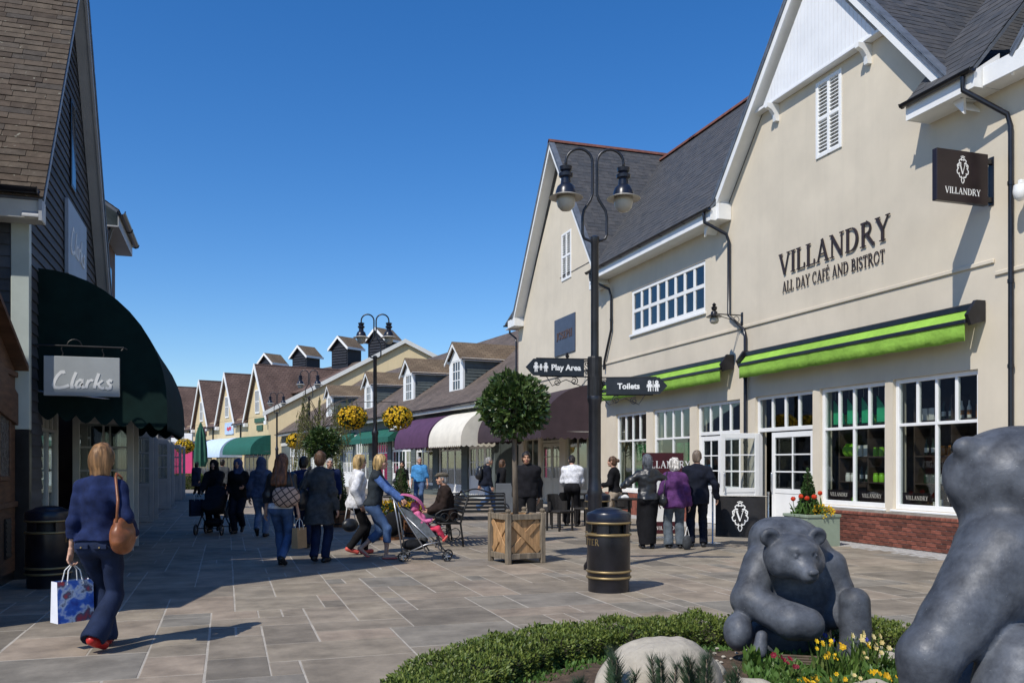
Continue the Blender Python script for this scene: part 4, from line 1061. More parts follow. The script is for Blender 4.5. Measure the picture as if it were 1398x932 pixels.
# awnings of the row
barrel_awning('awning', 'cream white awning with a fringed edge beside the potted ball tree', 'awning', FO, FROT, -.1, 3.7, 3.75, 2.45, 1.55, m_cream)
barrel_awning('awning', 'purple awning on the dormer row, left of the white one', 'awning', FO, FROT, 3.95, 8.6, 3.75, 2.45, 1.55, m_purple)
def flat_awning(y0, y1, label):
    t = thing('awning', label, 'awning', FO, FROT, group='narrow green awnings on the dormer row')
    mb = MB(); mb.plate([(-.75, y1, 2.95), (-.75, y0, 2.95), (-.02, y0, 3.5), (-.02, y1, 3.5)], .03); mb.build('canopy', m_teal, t)
    mb = MB(); mb.box(-.77, -.755, y0, y1, 2.68, 2.97); mb.build('valance', m_teal, t)
    for y in (y0, y1-.01): mb = MB(); mb.prism([(-.75, 2.7), (-.02, 2.75), (-.02, 3.48), (-.75, 2.93)], y, y+.01, 1); mb.build('end_panel', m_teal, t)
flat_awning(12.2, 20.0, 'narrow teal awning behind the lamp with two flower baskets')
flat_awning(21.5, 30.5, 'narrow teal awning farther along the dormer row')
# gable porch end between purple and green
mb = MB(); mb.prism([(9.6, 3.3), (11.9, 3.3), (10.75, 4.1)], -.75, -.69, 0); mb.build('porch_gable', m_white, row)
mb = MB(); mb.plate([(-.78, 9.45, 3.25), (.3, 9.45, 3.25), (.3, 10.75, 4.2), (-.78, 10.75, 4.2)], .05); mb.plate([(.3, 12.05, 3.25), (-.78, 12.05, 3.25), (-.78, 10.75, 4.2), (.3, 10.75, 4.2)], .05); mb.build('porch_roof', m_lead, row)

# ================================================================== BIG BLOCK BEHIND, WITH CUPOLAS
c0 = cw((554-699)/1200*78, 78)
bigb = thing('market_hall', 'large cream gabled hall rising behind the dormer row', 'building', (c0[0], c0[1], 0), -THETA)   # local x = right, y = away
mb = MB(); hw, ez_, az_ = 12.2, 6.2, 12.45
mb.prism([(-hw, 0), (hw, 0), (hw, ez_), (0, az_), (-hw, ez_)], 0, .4, 1); mb.box(-hw, -hw+.3, .4, 30, 0, ez_); mb.box(hw-.3, hw, .4, 30, 0, ez_); mb.build('wall', m_render2, bigb)
for sg in (-1, 1):
    mb = MB(); q = [(sg*(hw+.4), -.3, ez_-.15), (sg*(hw+.4), 30, ez_-.15), (0, 30, az_+.08), (0, -.3, az_+.08)]
    mb.plate(q if sg > 0 else q[::-1], -.2 if False else .12); o = mb.build('roof_slope', m_rooff, bigb); uv_plane(o.data, (0, 0, 0), (0, 1, 0), (-sg, 0, .51))
    mb = MB(); mb.prism([(sg*(hw+.4), ez_-.5), (sg*(hw+.4), ez_-.12), (0, az_+.1), (0, az_-.28)], -.36, -.3, 1); mb.build('bargeboard', m_greypaint, bigb)
def seg_cupola(u, D, v_base, w):
    c = cw((u-699)/1200*D, D); z0 = 1.5+(633-v_base)/1200*D
    return c, z0
pA = Vector((*cw((560-699)/1200*86, 86), 0)); pB = Vector((*cw((330-699)/1200*118, 118), 0)); dv = (pB-pA); L = dv.length; ang = math.atan2(-dv.x, dv.y)
hall = thing('cupola_hall', 'broad brown roofed hall carrying dark ridge cupolas', 'building', (pA.x, pA.y, 0), ang)
RZ = 12.4
mb = MB(); mb.box(-7.6, 7.6, 0, L, 0, 6.6); mb.prism([(-7.6, 6.6), (7.6, 6.6), (0, RZ-.2)], .01, .3, 1); mb.build('wall', m_render2, hall)
for sg in (-1, 1):
    mb = MB(); q = [(sg*8, 0, 6.3), (sg*8, L, 6.3), (0, L, RZ), (0, 0, RZ)]; mb.plate(q if sg > 0 else q[::-1], .15); o = mb.build('roof_slope', m_rooff, hall); uv_plane(o.data, (0, 0, 6), (0, 1, 0), (-sg, 0, .76))
m_louvre = mat('black_louvre_boards', (.012, .014, .022), .6, .2, 3)
def cupola(c, rz, label, s=1.0):
    t = thing('roof_cupola', label, 'cupola', c, rz, group='ridge cupolas on the hall roof')
    w, h = 1.25*s, 2.0*s
    mb = MB(); mb.box(-w, w, -w*.8, w*.8, -1.0, h); mb.prism([(-w, h), (w, h), (0, h+w*.85)], -w*.8, w*.8, 1); mb.build('body', m_louvre, t)
    for k in range(7):
        z = .1+k*h/7
        for sg in (-1, 1):
            lm = MB(); lm.plate([(-w*.9, sg*w*.8, z+.2), (w*.9, sg*w*.8, z+.2), (w*.9, sg*(w*.8+.08), z), (-w*.9, sg*(w*.8+.08), z)] if sg < 0 else [(w*.9, sg*w*.8, z+.2), (-w*.9, sg*w*.8, z+.2), (-w*.9, sg*(w*.8+.08), z), (w*.9, sg*(w*.8+.08), z)], .02); lm.build('louvre', m_louvre, t)
    for sg in (-1, 1):
        mb = MB(); q = [(sg*(w+.28), -w*.8-.3, h-.24), (sg*(w+.28), w*.8+.3, h-.24), (0, w*.8+.3, h+w*.85+.06), (0, -w*.8-.3, h+w*.85+.06)]; mb.plate(q if sg > 0 else q[::-1], .08); o = mb.build('cupola_roof', m_rooff2, t); uv_plane(o.data, (0, 0, 0), (0, 1, 0), (-sg, 0, .85))
        mb = MB(); mb.prism([(sg*(w+.28), h-.5), (sg*(w+.28), h-.2), (0, h+w*.85+.06), (0, h+w*.85-.24)], -w*.8-.36, -w*.8-.3, 1); mb.build('bargeboard', m_white, t)
        mb = MB(); mb.box(min(sg*(w+.28), sg*(w+.33)), max(sg*(w+.28), sg*(w+.33)), -w*.8-.3, w*.8+.3, h-.42, h-.18); mb.build('fascia', m_white, t)
for (u, lab) in ((524, 'nearest and largest dark cupola, behind the twin lantern'), (473, 'second dark cupola left of the twin lantern'), (418, 'third dark cupola along the hall ridge'), (372, 'farthest dark cupola, just above the tile ridge')):
    r_ = (u-699)/1200; dxw, dyw = r_*CT+ST, -r_*ST+CT        # ray meets the ridge line
    k = (pA.x*dv.y-pA.y*dv.x)/(dxw*dv.y-dyw*dv.x); c = (dxw*k, dyw*k)
    cupola((c[0], c[1], RZ-.2), ang-R(75), lab, 1.0)

# ================================================================== ROW OF FOUR GABLES AT THE BEND
ER = R(16.45); e0 = cw(-23.7+.565*4.9, 82-.825*4.9)
gab4 = thing('gable_row', 'row of yellow cream shops with steep tiled gables at the bend', 'building', (e0[0], e0[1], 0), ER)
m_roofE = rows_mat('red_brown_roof_far', (.12, .075, .058), (.155, .10, .078), (.05, .035, .03), .35, .22)
gw = 9.5; EE, EA = 5.9, 10.6
mb = MB(); mb.box(0, .4, 0, gw*4+.6, 0, EE)
mb.box(.4, 14, 0, .3, 0, EE); mb.build('wall', m_render2, gab4)
for k in range(4):
    yc = 4.9+k*gw; hw = 3.0
    mb = MB(); mb.prism([(yc-hw, EE), (yc+hw, EE), (yc, EA)], -.02, .4, 0); mb.build('gable', m_render2, gab4)
    for sg in (-1, 1):
        q = [(-.35, yc+sg*(hw+.35), EE-.45), (9, yc+sg*(hw+.35), EE-.45), (9, yc, EA+.22), (-.35, yc, EA+.22)]
        mb = MB(); mb.plate(q[::-1] if sg > 0 else q, .12); o = mb.build('roof_slope', m_roofE, gab4); uv_plane(o.data, (0, 0, EE), (1, 0, 0), (0, -sg, 1.5))
        mb = MB(); mb.prism([(yc+sg*(hw+.4), EE-.8), (yc+sg*(hw+.4), EE-.35), (yc, EA+.25), (yc, EA-.25)], -.42, -.34, 0); mb.build('bargeboard', m_white, gab4)
        mb = MB(); mb.bbox(-.4, -.03, yc+sg*hw-.25, yc+sg*hw+.25, EE-.85, EE-.5, .02); mb.build('eaves_box', m_white, gab4)
    glazed(gab4, yc-.6, yc+.6, 6.2, 8.4, 3, 2, x=-.1, bar=.07, frame=.12, gm=m_dkglass)
    mb = MB(); mb.plate([(-.45, yc+gw/2+1.9, EE-.45), (-.45, yc+gw/2-1.9, EE-.45), (2.5, yc+gw/2-1.9, EE+2.2), (2.5, yc+gw/2+1.9, EE+2.2)], .1); o = mb.build('roof_slope', m_roofE, gab4); uv_plane(o.data, (0, 0, EE), (0, 1, 0), (2.5, 0, 2.2))
    gutter(gab4, (-.5, yc+gw/2-1.6, EE-.5), (-.5, yc+gw/2+1.6, EE-.5), r=.12); downpipe(gab4, [(-.1, yc+gw/2+.2, EE-.5), (-.1, yc+gw/2+.2, 3.6)], .07)
mb = MB(); mb.plate([(2.5, gw*4, EE+2.2), (2.5, 0, EE+2.2), (9, 0, EE+5.2), (9, gw*4, EE+5.2)], .1); o = mb.build('roof_slope', m_roofE, gab4); uv_plane(o.data, (0, 0, EE), (0, 1, 0), (6, 0, 3))
for k in range(4):
    yc = 4.9+k*gw
    mb = MB(); mb.box(-.03, .02, yc-3.6, yc+3.6, .1, 2.9); o = mb.build('shop_front', m_dkglass, gab4)
    fr = MB()
    for q in range(7): fr.box(-.06, -.031, yc-3.6+q*1.2-.05, yc-3.6+q*1.2+.05, .1, 2.9)
    fr.build('mullion', m_offwhite, o)
EO = (e0[0], e0[1], 0)
barrel_awning('awning', 'teal green awning on the near end of the gable row', 'awning', EO, ER, .3, 8.6, 4.1, 2.6, 2.2, m_teal, scal=False)
barrel_awning('awning', 'pale blue and white awning on the gable row', 'awning', EO, ER, 9.6, 18.0, 4.1, 2.4, 2.2, m_paleblue, scal=False)
barrel_awning('awning', 'navy blue awning on the gable row beside the closed parasol', 'awning', EO, ER, 20.0, 32.0, 4.1, 2.4, 2.2, m_navy, scal=False)
def wall_board(label, y0, y1, z0, z1, m, mark=None):
    t = thing('shop_sign', label, 'sign', EO, ER); mb = MB(); mb.bbox(-.12, -.02, y0, y1, z0, z1, .01); mb.build('sign_board', m, t)
    if mark:
        mb = MB(); ribbon(mb, [(y0+.6, z0+.55), (y0+1.0, z0+.62), (y0+1.5, z0+.5), (y0+2.0, z0+.6)], .34, lambda a, b, d: (-d, a, b), .121, .14); mb.build('mark', mark, t)
m_sgreen = mat('sign_green', (.03, .10, .06), .5); m_smaroon = mat('sign_maroon', (.09, .03, .035), .5); m_sblue = mat('sign_pale_blue', (.45, .58, .78), .5); m_sred = mat('sign_red', (.5, .05, .08), .5)
wall_board('narrow dark green sign high on the nearest of the four gables', 2.6, 5.6, 5.35, 5.75, m_sgreen); wall_board('short dark green sign below the narrow green one', 3.4, 5.0, 4.6, 5.1, m_sgreen)
wall_board('pale blue sign with a red mark on the second gable', 12.2, 15.0, 4.5, 5.7, m_sblue, m_sred)
wall_board('maroon sign board on the third gable of the row', 22.0, 25.4, 4.6, 5.6, m_smaroon)

# ================================================================== LEFT SIDE: WEATHERBOARDED SHOE SHOP
LX = -2.5
clk = thing('shoe_shop', 'dark weatherboarded gabled shop in shade with brown tiled roof', 'building', (LX, 0, 0), 0)
# local x = 0 is the street face, the building lies towards -x
y0, y1, yap, ez, az = 12.9, 19.1, 16.0, 5.35, 9.75
sl_ = (az-ez)/(yap-y0); gzc = lambda y: az-abs(y-yap)*sl_
def wall_r(mb, y0, y1, z0, z1, ops, t=.25):
    tmp = MB(); wall_openings(tmp, y0, y1, z0, z1, ops, 0, t)
    mb.add([(-v[0], v[1], v[2]) for v in tmp.v], [f[::-1] for f in tmp.f])
mb = MB(); wall_r(mb, y0, 22.6, 0, ez, [(13.9, 18.9, .02, 2.55)])
mb.prism([(y0, ez), (y1, ez), (yap, az)], -.25, 0, 0); mb.box(-9, -.255, y0, y0+.25, 0, ez); mb.box(-9, -.255, 22.35, 22.6, 0, 6.6); mb.box(-9, -8.8, y0, 22.6, 0, 5)
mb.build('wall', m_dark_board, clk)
z = .7
while z < az-.25:                           # boards on the street face, each its own piece
    hw = min((az-z)/sl_, 99); a = max(y0+.1, yap-hw+.15); b = min(y1-.02, yap+hw-.15)
    segs = [(a, b)]
    if z < 2.55: segs = [(a, 13.85), (18.95, b)]
    for (p, q) in segs:
        if q-p > .05:
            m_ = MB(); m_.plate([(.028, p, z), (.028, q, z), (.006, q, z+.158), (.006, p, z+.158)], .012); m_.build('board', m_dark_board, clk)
    z += .15
z = .6                                       # side wall facing the viewer
while z < 5.0:
    m_ = MB(); m_.plate([(-6, y0-.028, z), (-.17, y0-.028, z), (-.17, y0-.006, z+.158), (-6, y0-.006, z+.158)], .012); m_.build('board', m_dark_board, clk); z += .15
mb = MB(); mb.bbox(-.17, .045, y0-.045, y0+.09, 1.95, 5.05, .006); mb.build('corner_post', mat('pale_corner_paint', (.50, .55, .50), .5, .06, 2), clk)
mb = MB(); mb.bbox(-.172, .047, y0-.047, y0+.092, 0, 1.948, .006); mb.build('corner_post', m_black, clk)
# roof tiles: the slope facing the viewer, tile by tile
mb = MB(); e = Vector((0, y0-.42, ez-.42*sl_+.12)); ap = Vector((0, yap, az+.12)); up = (ap-e); Lr = up.length; up.normalize()
mb.plate([(-9, e.y, e.z), (.28, e.y, e.z), (.28, ap.y, ap.z), (-9, ap.y, ap.z)], .04); roofc = mb.build('roof_slope', m_lead, clk)
gt = random.Random(8); nr = 0; rest = MB(); rest_rr = []; cnt = 0
nrm = Vector((1, 0, 0)).cross(up).normalized(); rowh = .128
for r in range(int(Lr/rowh)):
    a = .28; off = gt.uniform(0, .3)
    a = .28+0.0 if r % 2 else .28
    first = gt.uniform(.14, .36)
    while a > -9:
        w = first if a == .28 else gt.uniform(.30, .42); a1 = a-.003; a0 = max(-9, a-w+.003); e_ = gt.uniform(-.003, .006); sk = gt.uniform(-.004, .004)
        b0 = r*rowh+gt.uniform(-.004, .004); b1 = min(Lr, b0+rowh*1.45); th = .019
        P = lambda aa, bb, nn: Vector((aa, e.y, e.z))+up*bb+nrm*nn
        vs = [P(a0, b0+sk, .016+th+e_), P(a1, b0-sk, .016+th+e_), P(a1, b1, .004+th), P(a0, b1, .004+th), P(a0, b0+sk, .016+e_), P(a1, b0-sk, .016+e_)]
        fs = [(0, 1, 2, 3), (4, 5, 1, 0), (4, 0, 3), (5, 2, 1)]
        if a0 > -1.75 and cnt < 290:
            m_ = MB(); m_.add(vs, fs); o = m_.build('tile', m_tile_brown, roofc); set_rnd(o.data, [gt.random()]*4); cnt += 1
        else: rest.add(vs, fs); rest_rr += [gt.random()]*4
        a -= w
o = rest.build('tiles_beyond', m_tile_brown, roofc); set_rnd(o.data, rest_rr); props(o, kind='stuff')
mb = MB(); ef = Vector((0, y1+.42, ez-.42*sl_+.12)); mb.plate([(.28, ef.y, ef.z), (-9, ef.y, ef.z), (-9, ap.y, ap.z), (.28, ap.y, ap.z)], .05); mb.build('roof_slope', m_lead, clk)
t_ = MB(); rr = []; tiles(t_, rr, (.28, ef.y, ef.z), (-1, 0, 0), Vector((0, ap.y-ef.y, ap.z-ef.z)), 9, Lr, .128, .36, g=gt); o = t_.build('tiles', m_tile_brown, clk); set_rnd(o.data, rr); props(o, kind='stuff')
m_greybarge = mat('grey_bargeboard', (.40, .41, .42), .5, .06, 2)
for sg, yf in ((1, y0), (-1, y1)):
    A = (yf-sg*.42, ez-.42*sl_); B = (yap, az)
    mb = MB(); mb.prism([(A[0], A[1]-.16), (A[0], A[1]+.1), (B[0], B[1]+.1), (B[0], B[1]-.16)], .22, .26, 0); mb.build('bargeboard', m_greybarge, clk)
    mb = MB(); mb.prism([(A[0], A[1]-.12), (A[0], A[1]-.1), (B[0], B[1]-.1), (B[0], B[1]-.12)], .03, .218, 0); mb.build('soffit', m_greybarge, clk)
mb = MB(); mb.bbox(-9, .24, y0-.38, y0-.05, 4.62, 4.9, .01); mb.build('eaves_box', m_offwhite, clk)
gutter(clk, (-9, y0-.47, 4.98), (.22, y0-.47, 4.98), out=(0, -1), r=.07)
downpipe(clk, [(-.35, y0-.47, 4.9), (-.35, y0-.42, 4.7), (-.35, y0-.12, 4.35), (-.35, y0-.09, 4.2), (-.35, y0-.09, .1)], .045)
# slim dark window and pale name board high on the gable
mb = MB(); mb.bbox(.02, .05, 16.1, 16.55, 6.1, 7.55, .006); o = mb.build('window', m_black, clk); mb = MB(); mb.box(.051, .054, 16.15, 16.5, 6.15, 7.5); mb.build('pane', m_dkglass, o)
def script_word(mb, put, s, d0, d1, w=.11):
    "hand-written word, five loose letters joined in one hand"
    P = lambda pts: [(x*s, y*s) for x, y in pts]
    ribbon(mb, P([(.60, .86), (.56, .96), (.44, .94), (.26, .74), (.12, .46), (.05, .22), (.12, .08), (.34, .06), (.62, .12), (.84, .22)]), w*s, put, d0, d1)                       # C
    ribbon(mb, P([(1.20, .95), (1.06, .60), (.98, .30), (.98, .12), (1.08, .12)]), w*s*.95, put, d0, d1+.0006)                                                                     # l
    ribbon(mb, P([(1.52, .50), (1.40, .54), (1.26, .42), (1.18, .22), (1.24, .10), (1.36, .14), (1.50, .34), (1.55, .50), (1.50, .26), (1.54, .11), (1.64, .14)]), w*s*.8, put, d0, d1+.0012)   # a
    ribbon(mb, P([(1.84, .54), (1.74, .26), (1.70, .08)]), w*s*.9, put, d0, d1+.0018); ribbon(mb, P([(1.76, .34), (1.86, .48), (1.98, .54), (2.06, .48)]), w*s*.8, put, d0, d1+.0024)   # r
    ribbon(mb, P([(2.36, .92), (2.22, .50), (2.12, .08)]), w*s*.95, put, d0, d1+.003); ribbon(mb, P([(2.56, .54), (2.36, .36), (2.22, .30)]), w*s*.7, put, d0, d1+.0036); ribbon(mb, P([(2.30, .34), (2.42, .14), (2.54, .07), (2.64, .12)]), w*s*.8, put, d0, d1+.0042)   # k
    ribbon(mb, P([(3.04, .50), (2.92, .55), (2.82, .46), (2.86, .36), (2.96, .26), (2.94, .12), (2.82, .07), (2.70, .12)]), w*s*.85, put, d0, d1+.0048)                            # s
m_paleboard = mat('pale_blue_grey_board', (.34, .40, .48), .5, .05, 2)
t = thing('name_board', 'pale blue upright name board on the shaded weatherboarded gable', 'sign', (LX, 0, 0))
mb = MB(); mb.bbox(.03, .09, 15.55, 17.45, 4.55, 5.75, .006); mb.build('sign_board', m_paleboard, t)
mb = MB(); script_word(mb, lambda a, b, d: (d, 15.75+a, 4.92+b), .46, .091, .10, .13); mb.build('lettering', m_print, t)
# shop front under the canopy
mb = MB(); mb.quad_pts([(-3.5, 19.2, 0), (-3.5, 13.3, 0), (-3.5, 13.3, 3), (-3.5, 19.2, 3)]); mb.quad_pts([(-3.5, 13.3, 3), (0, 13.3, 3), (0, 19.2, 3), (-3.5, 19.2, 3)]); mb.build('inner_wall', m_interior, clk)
def glazed_l(parent, a, b, z0, z1, spans, **k):
    o = glazed(parent, a, b, z0, z1, 0, 0, spans=spans, x=0, **k); o.location.x = -.12; return o
w1 = glazed_l(clk, 13.9, 15.4, .5, 2.55, [(0, .75, 2), (.75, 1, 4)], fm=m_offwhite); w2 = glazed_l(clk, 17.4, 18.9, .5, 2.55, [(0, .75, 2), (.75, 1, 4)], fm=m_offwhite)
mb = MB(); mb.box(-.15, -.02, 13.9, 15.4, .02, .498); mb.build('stall_riser', m_offwhite, clk); mb = MB(); mb.box(-.15, -.02, 17.4, 18.9, .02, .498); mb.build('stall_riser', m_offwhite, clk)
door_leaf('door', clk, .95, 2.3, 2, 3, (.02, 16.42, 0), R(-90), m=m_offwhite)
door_leaf('door', clk, .95, 2.3, 2, 3, (.02, 17.3, 0), R(-88), m=m_offwhite)
barrel_awning('awning', 'very dark green rounded canopy over the shaded shop doors', 'awning', (LX, 0, 0), R(180), -18.9, -13.55, 4.2, 2.35, 1.68, m_dkgreen, val=.38, zwall=2.5)
# hanging grey sign on an iron bracket
t = thing('hanging_sign', 'grey hanging sign with white handwritten name on an iron bracket', 'sign', (LX, 13.05, 0))
m_signgrey = mat('mid_grey_sign', (.36, .38, .38), .5, .05, 3)
mb = MB(); mb.bbox(.18, 1.11, -.02, .02, 2.41, 2.94, .006); mb.build('sign_board', m_signgrey, t)
mb = MB(); script_word(mb, lambda a, b, d: (.285+a, -.02-d, 2.50+b), .24, .0008, .003, .165); mb.build('lettering', m_print, t)
mb = MB(); mb.tube([(.05, 0, 3.08), (1.16, 0, 3.08)], .014, 8)
for x in (.40, .90): mb.tube([(x, 0, 3.08), (x-.01, 0, 3.03), (x+.012, 0, 2.98), (x, 0, 2.94)], .007, 6)
mb.tube(arc((.55, 3.08), .09, 0, 180, 10), .008, 6); mb.tube([(1.13, 0, 3.04), (1.16, 0, 3.08), (1.2, 0, 3.06)], .012, 6); mb.build('bracket', m_iron, t)
# set-back block beyond with tile-hung cheek and street eaves
lk = thing('tile_hung_block', 'narrow block with tile hung side and jutting eaves behind the dark gable', 'building', (LX, 0, 0))
mb = MB(); mb.box(-6, .0, 20.1, 22.5, 0, 6.75); mb.build('wall', mat('brown_stained_wall', (.14, .10, .085), .8, .1, 2), lk)
t_ = MB(); rr = []; tiles(t_, rr, (-3, 20.095, 5.3), (1, 0, 0), (0, 0, 1), 3.0, 1.5, .11, .18, g=gt); o = t_.build('hung_tiles', m_tile_brown, lk); set_rnd(o.data, rr); props(o, kind='stuff')
mb = MB(); mb.plate([(.36, 19.85, 6.75), (.36, 22.7, 6.75), (-4.5, 22.7, 10.0), (-4.5, 19.85, 10.0)], .06); mb.build('roof_slope', m_lead, lk)
t_ = MB(); rr = []; tiles(t_, rr, (.36, 19.85, 6.75), (0, 1, 0), (-4.86, 0, 3.25), 2.85, 5.9, .128, .3, g=gt); o = t_.build('roof_tiles', m_tile_brown, lk); set_rnd(o.data, rr); props(o, kind='stuff')
mb = MB(); mb.box(.002, .34, 19.9, 22.65, 6.42, 6.45); mb.bbox(.34, .36, 19.9, 22.65, 6.42, 6.7, .004); mb.build('soffit', m_greybarge, lk)
gutter(lk, (.42, 19.8, 6.72), (.42, 22.75, 6.72), out=(1, 0), r=.075)
mb = MB(); mb.bbox(-.02, .02, 21.2, 21.7, 4.4, 5.9, .006); o = mb.build('window', m_black, lk); mb = MB(); mb.box(.021, .024, 21.25, 21.65, 4.45, 5.85); mb.build('pane', m_dkglass, o)
downpipe(lk, [(.2, 19.98, 6.4), (.12, 19.98, 6.1), (.08, 19.98, 5.8), (.08, 19.98, 3.0)], .045)
m_shadegrey = mat('shade_darkened_white_paint', (.36, .36, .35), .6, .08, 2, dirt=.15)  # white shop paint, darkened in the colour to stand for the shade
# low shops farther along the shaded side
low = thing('shaded_shop_row', 'low white fronted shops along the shaded left side', 'building', (LX-.1, 0, 0))
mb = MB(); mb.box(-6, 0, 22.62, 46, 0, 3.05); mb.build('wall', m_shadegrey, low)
mb = MB(); mb.plate([(.15, 22.6, 3.06), (.15, 46.2, 3.06), (-4.5, 46.2, 5.6), (-4.5, 22.6, 5.6)], .06); mb.build('roof_slope', m_lead, low)
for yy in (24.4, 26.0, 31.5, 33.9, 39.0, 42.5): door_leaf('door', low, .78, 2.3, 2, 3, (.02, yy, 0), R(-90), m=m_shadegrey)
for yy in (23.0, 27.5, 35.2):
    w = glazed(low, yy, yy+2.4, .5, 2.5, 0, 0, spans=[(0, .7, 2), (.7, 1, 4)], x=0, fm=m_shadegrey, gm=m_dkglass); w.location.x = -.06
    mb = MB(); mb.bbox(.001, .7, yy-.2, yy+2.6, 2.55, 2.85, .02); mb.build('canopy_box', m_black, low)
# timber kiosk at the left edge
kk_ = thing('timber_kiosk', 'brown timber kiosk with low gable and leaded glass panel at left edge', 'kiosk', (-2.62, 0, 0))
mb = MB(); mb.box(-2.2, 0, 8.7, 12.85, .12, 2.75); mb.prism([(8.7, 2.75), (12.85, 2.75), (10.78, 3.62)], -2.2, 0, 0); mb.build('body', m_brown_timber, kk_)
mb = MB(); mb.box(-2.18, -.02, 8.72, 12.83, 0, .12); mb.build('base', m_black, kk_)
for sg, ye in ((-1, 8.5), (1, 13.02)):
    mb = MB(); q = [(.16, ye, 2.70), (-2.3, ye, 2.70), (-2.3, 10.78, 3.70), (.16, 10.78, 3.70)]; mb.plate(q if sg > 0 else q[::-1], .06); mb.build('roof_slope', m_brown_timber, kk_)
mb = MB(); n = 14; pl = [(11.3, 2.2)]+[(11.3+1.5*i/n, 2.75-.35*math.sin(math.pi*.5*i/n)**2+.12*math.sin(math.pi*i/n)) for i in range(n+1)]+[(12.8, 2.0)]; mb.prism(pl, .001, .05, 0); mb.build('shaped_board', m_brown_timber, kk_)
m_glint = mat('leaded_glass', (.10, .10, .10), .15, .8, 26, 1.0, 30, spec=.7, col2=(.02, .02, .02), bdist=.03)
for (a, b) in ((11.95, 12.45), (10.6, 11.2), (9.3, 9.9)):
    mb = MB(); mb.bbox(.002, .03, a-.06, a, 1.35, 2.25, .005); mb.bbox(.002, .03, b, b+.06, 1.35, 2.25, .005); mb.bbox(.003, .029, a, b, 1.29, 1.35, .005); mb.bbox(.003, .029, a, b, 2.19, 2.25, .005); o = mb.build('window', m_brown_timber, kk_)
    mb = MB(); mb.box(.002, .012, a, b, 1.35, 2.19); mb.build('pane', m_glint, o)
for z in (.95, 2.62):
    mb = MB(); mb.bbox(.001, .04, 8.72, 12.84, z, z+.07, .006); mb.build('rail', m_brown_timber, kk_)
mb = MB(); mb.box(.001, .02, 12.25, 12.55, .32, .82); o = mb.build('vent', m_black, kk_)
for i in range(8):
    m_ = MB(); m_.plate([(.032, 12.27, .34+i*.06), (.032, 12.53, .34+i*.06), (.02, 12.53, .39+i*.06), (.02, 12.27, .39+i*.06)], .006); m_.build('slat', m_black, o)
# unseen wing, its slim shape set to shade the ground but not the sign
mb = MB(); mb.box(-9, -.35, 9.5, 10.65, 0, 7.4); o = mb.build('shade_wing', m_dark_board, clk)

# ================================================================== STREET FURNITURE
def street_lamp(loc, label, rz=0.0, s=1.0, name='street_lamp'):
    "twin-headed post: stout base, slim shaft, pear-shaped loop, two swan necks with lanterns"
    t = thing(name, label, 'lamp post', loc, rz, group='twin headed black street lamps')
    mb = MB(); mb.lathe([(.16, 0), (.16, .06), (.12, .12), (.105, .3), (.10, 1.05), (.115, 1.1), (.10, 1.15), (.088, 1.3), (.088, 2.35), (.105, 2.4), (.105, 2.46), (.07, 2.52), (.058, 2.7), (.056, 4.62), (.066, 4.64), (.066, 4.72), (.03, 4.74)], 20); mb.build('post', m_blackpost, t, True, 35)
    for sg in (-1, 1):
        mb = MB()
        p = [(sg*.012, 0, 4.66), (sg*.06, 0, 4.665), (sg*.15, 0, 4.70), (sg*.175, 0, 4.76), (sg*.175, 0, 5.0), (sg*.155, 0, 5.10), (sg*.06, 0, 5.25), (sg*.033, 0, 5.33), (sg*.033, 0, 5.75)]
        a = arc((sg*.223, 5.78), .19, 180 if sg > 0 else 0, 0 if sg > 0 else 180, 12); p += a+[(sg*.413, 0, 5.70)]
        mb.tube(p, .021, 8); mb.build('arm', m_blackpost, t, True)
        c = (sg*.413, 0, 5.28)
        mb = MB(); mb.lathe([(.10, .03), (.155, .035), (.15, .06), (.14, .10), (.12, .15), (.075, .19), (.07, .27), (.10, .29), (.105, .33), (.06, .36), (.085, .38), (.095, .43), (.03, .45)], 20, c); mb.build('lantern', m_navyblk, t, True, 35)
        mb = MB(); mb.lathe([(.01, -.20), (.07, -.185), (.12, -.13), (.135, -.06), (.13, .015)], 18, c); mb.build('lamp_globe', m_lampglass, t, True)
        mb = MB(); mb.lathe([(.13, .012), (.24, -.012), (.245, -.006), (.15, .036)], 24, c); mb.build('lamp_rim', m_lampglass, t, True, 40)
    return t
L1 = fp(812, 12.5); street_lamp((*L1, 0), 'tall twin lamp post carrying the two finger signs', -THETA+R(4))
L2 = fp(512, 26.3); street_lamp((*L2, 0), 'twin lamp post with two yellow flower baskets', -THETA)
L3 = fp(422, 42); street_lamp((*L3, 0), 'twin lamp post farther off, rising behind the thin willow', -THETA)
L4 = fp(378, 55); street_lamp((*L4, 0), 'farthest twin lamp post, before the gable row', -THETA)
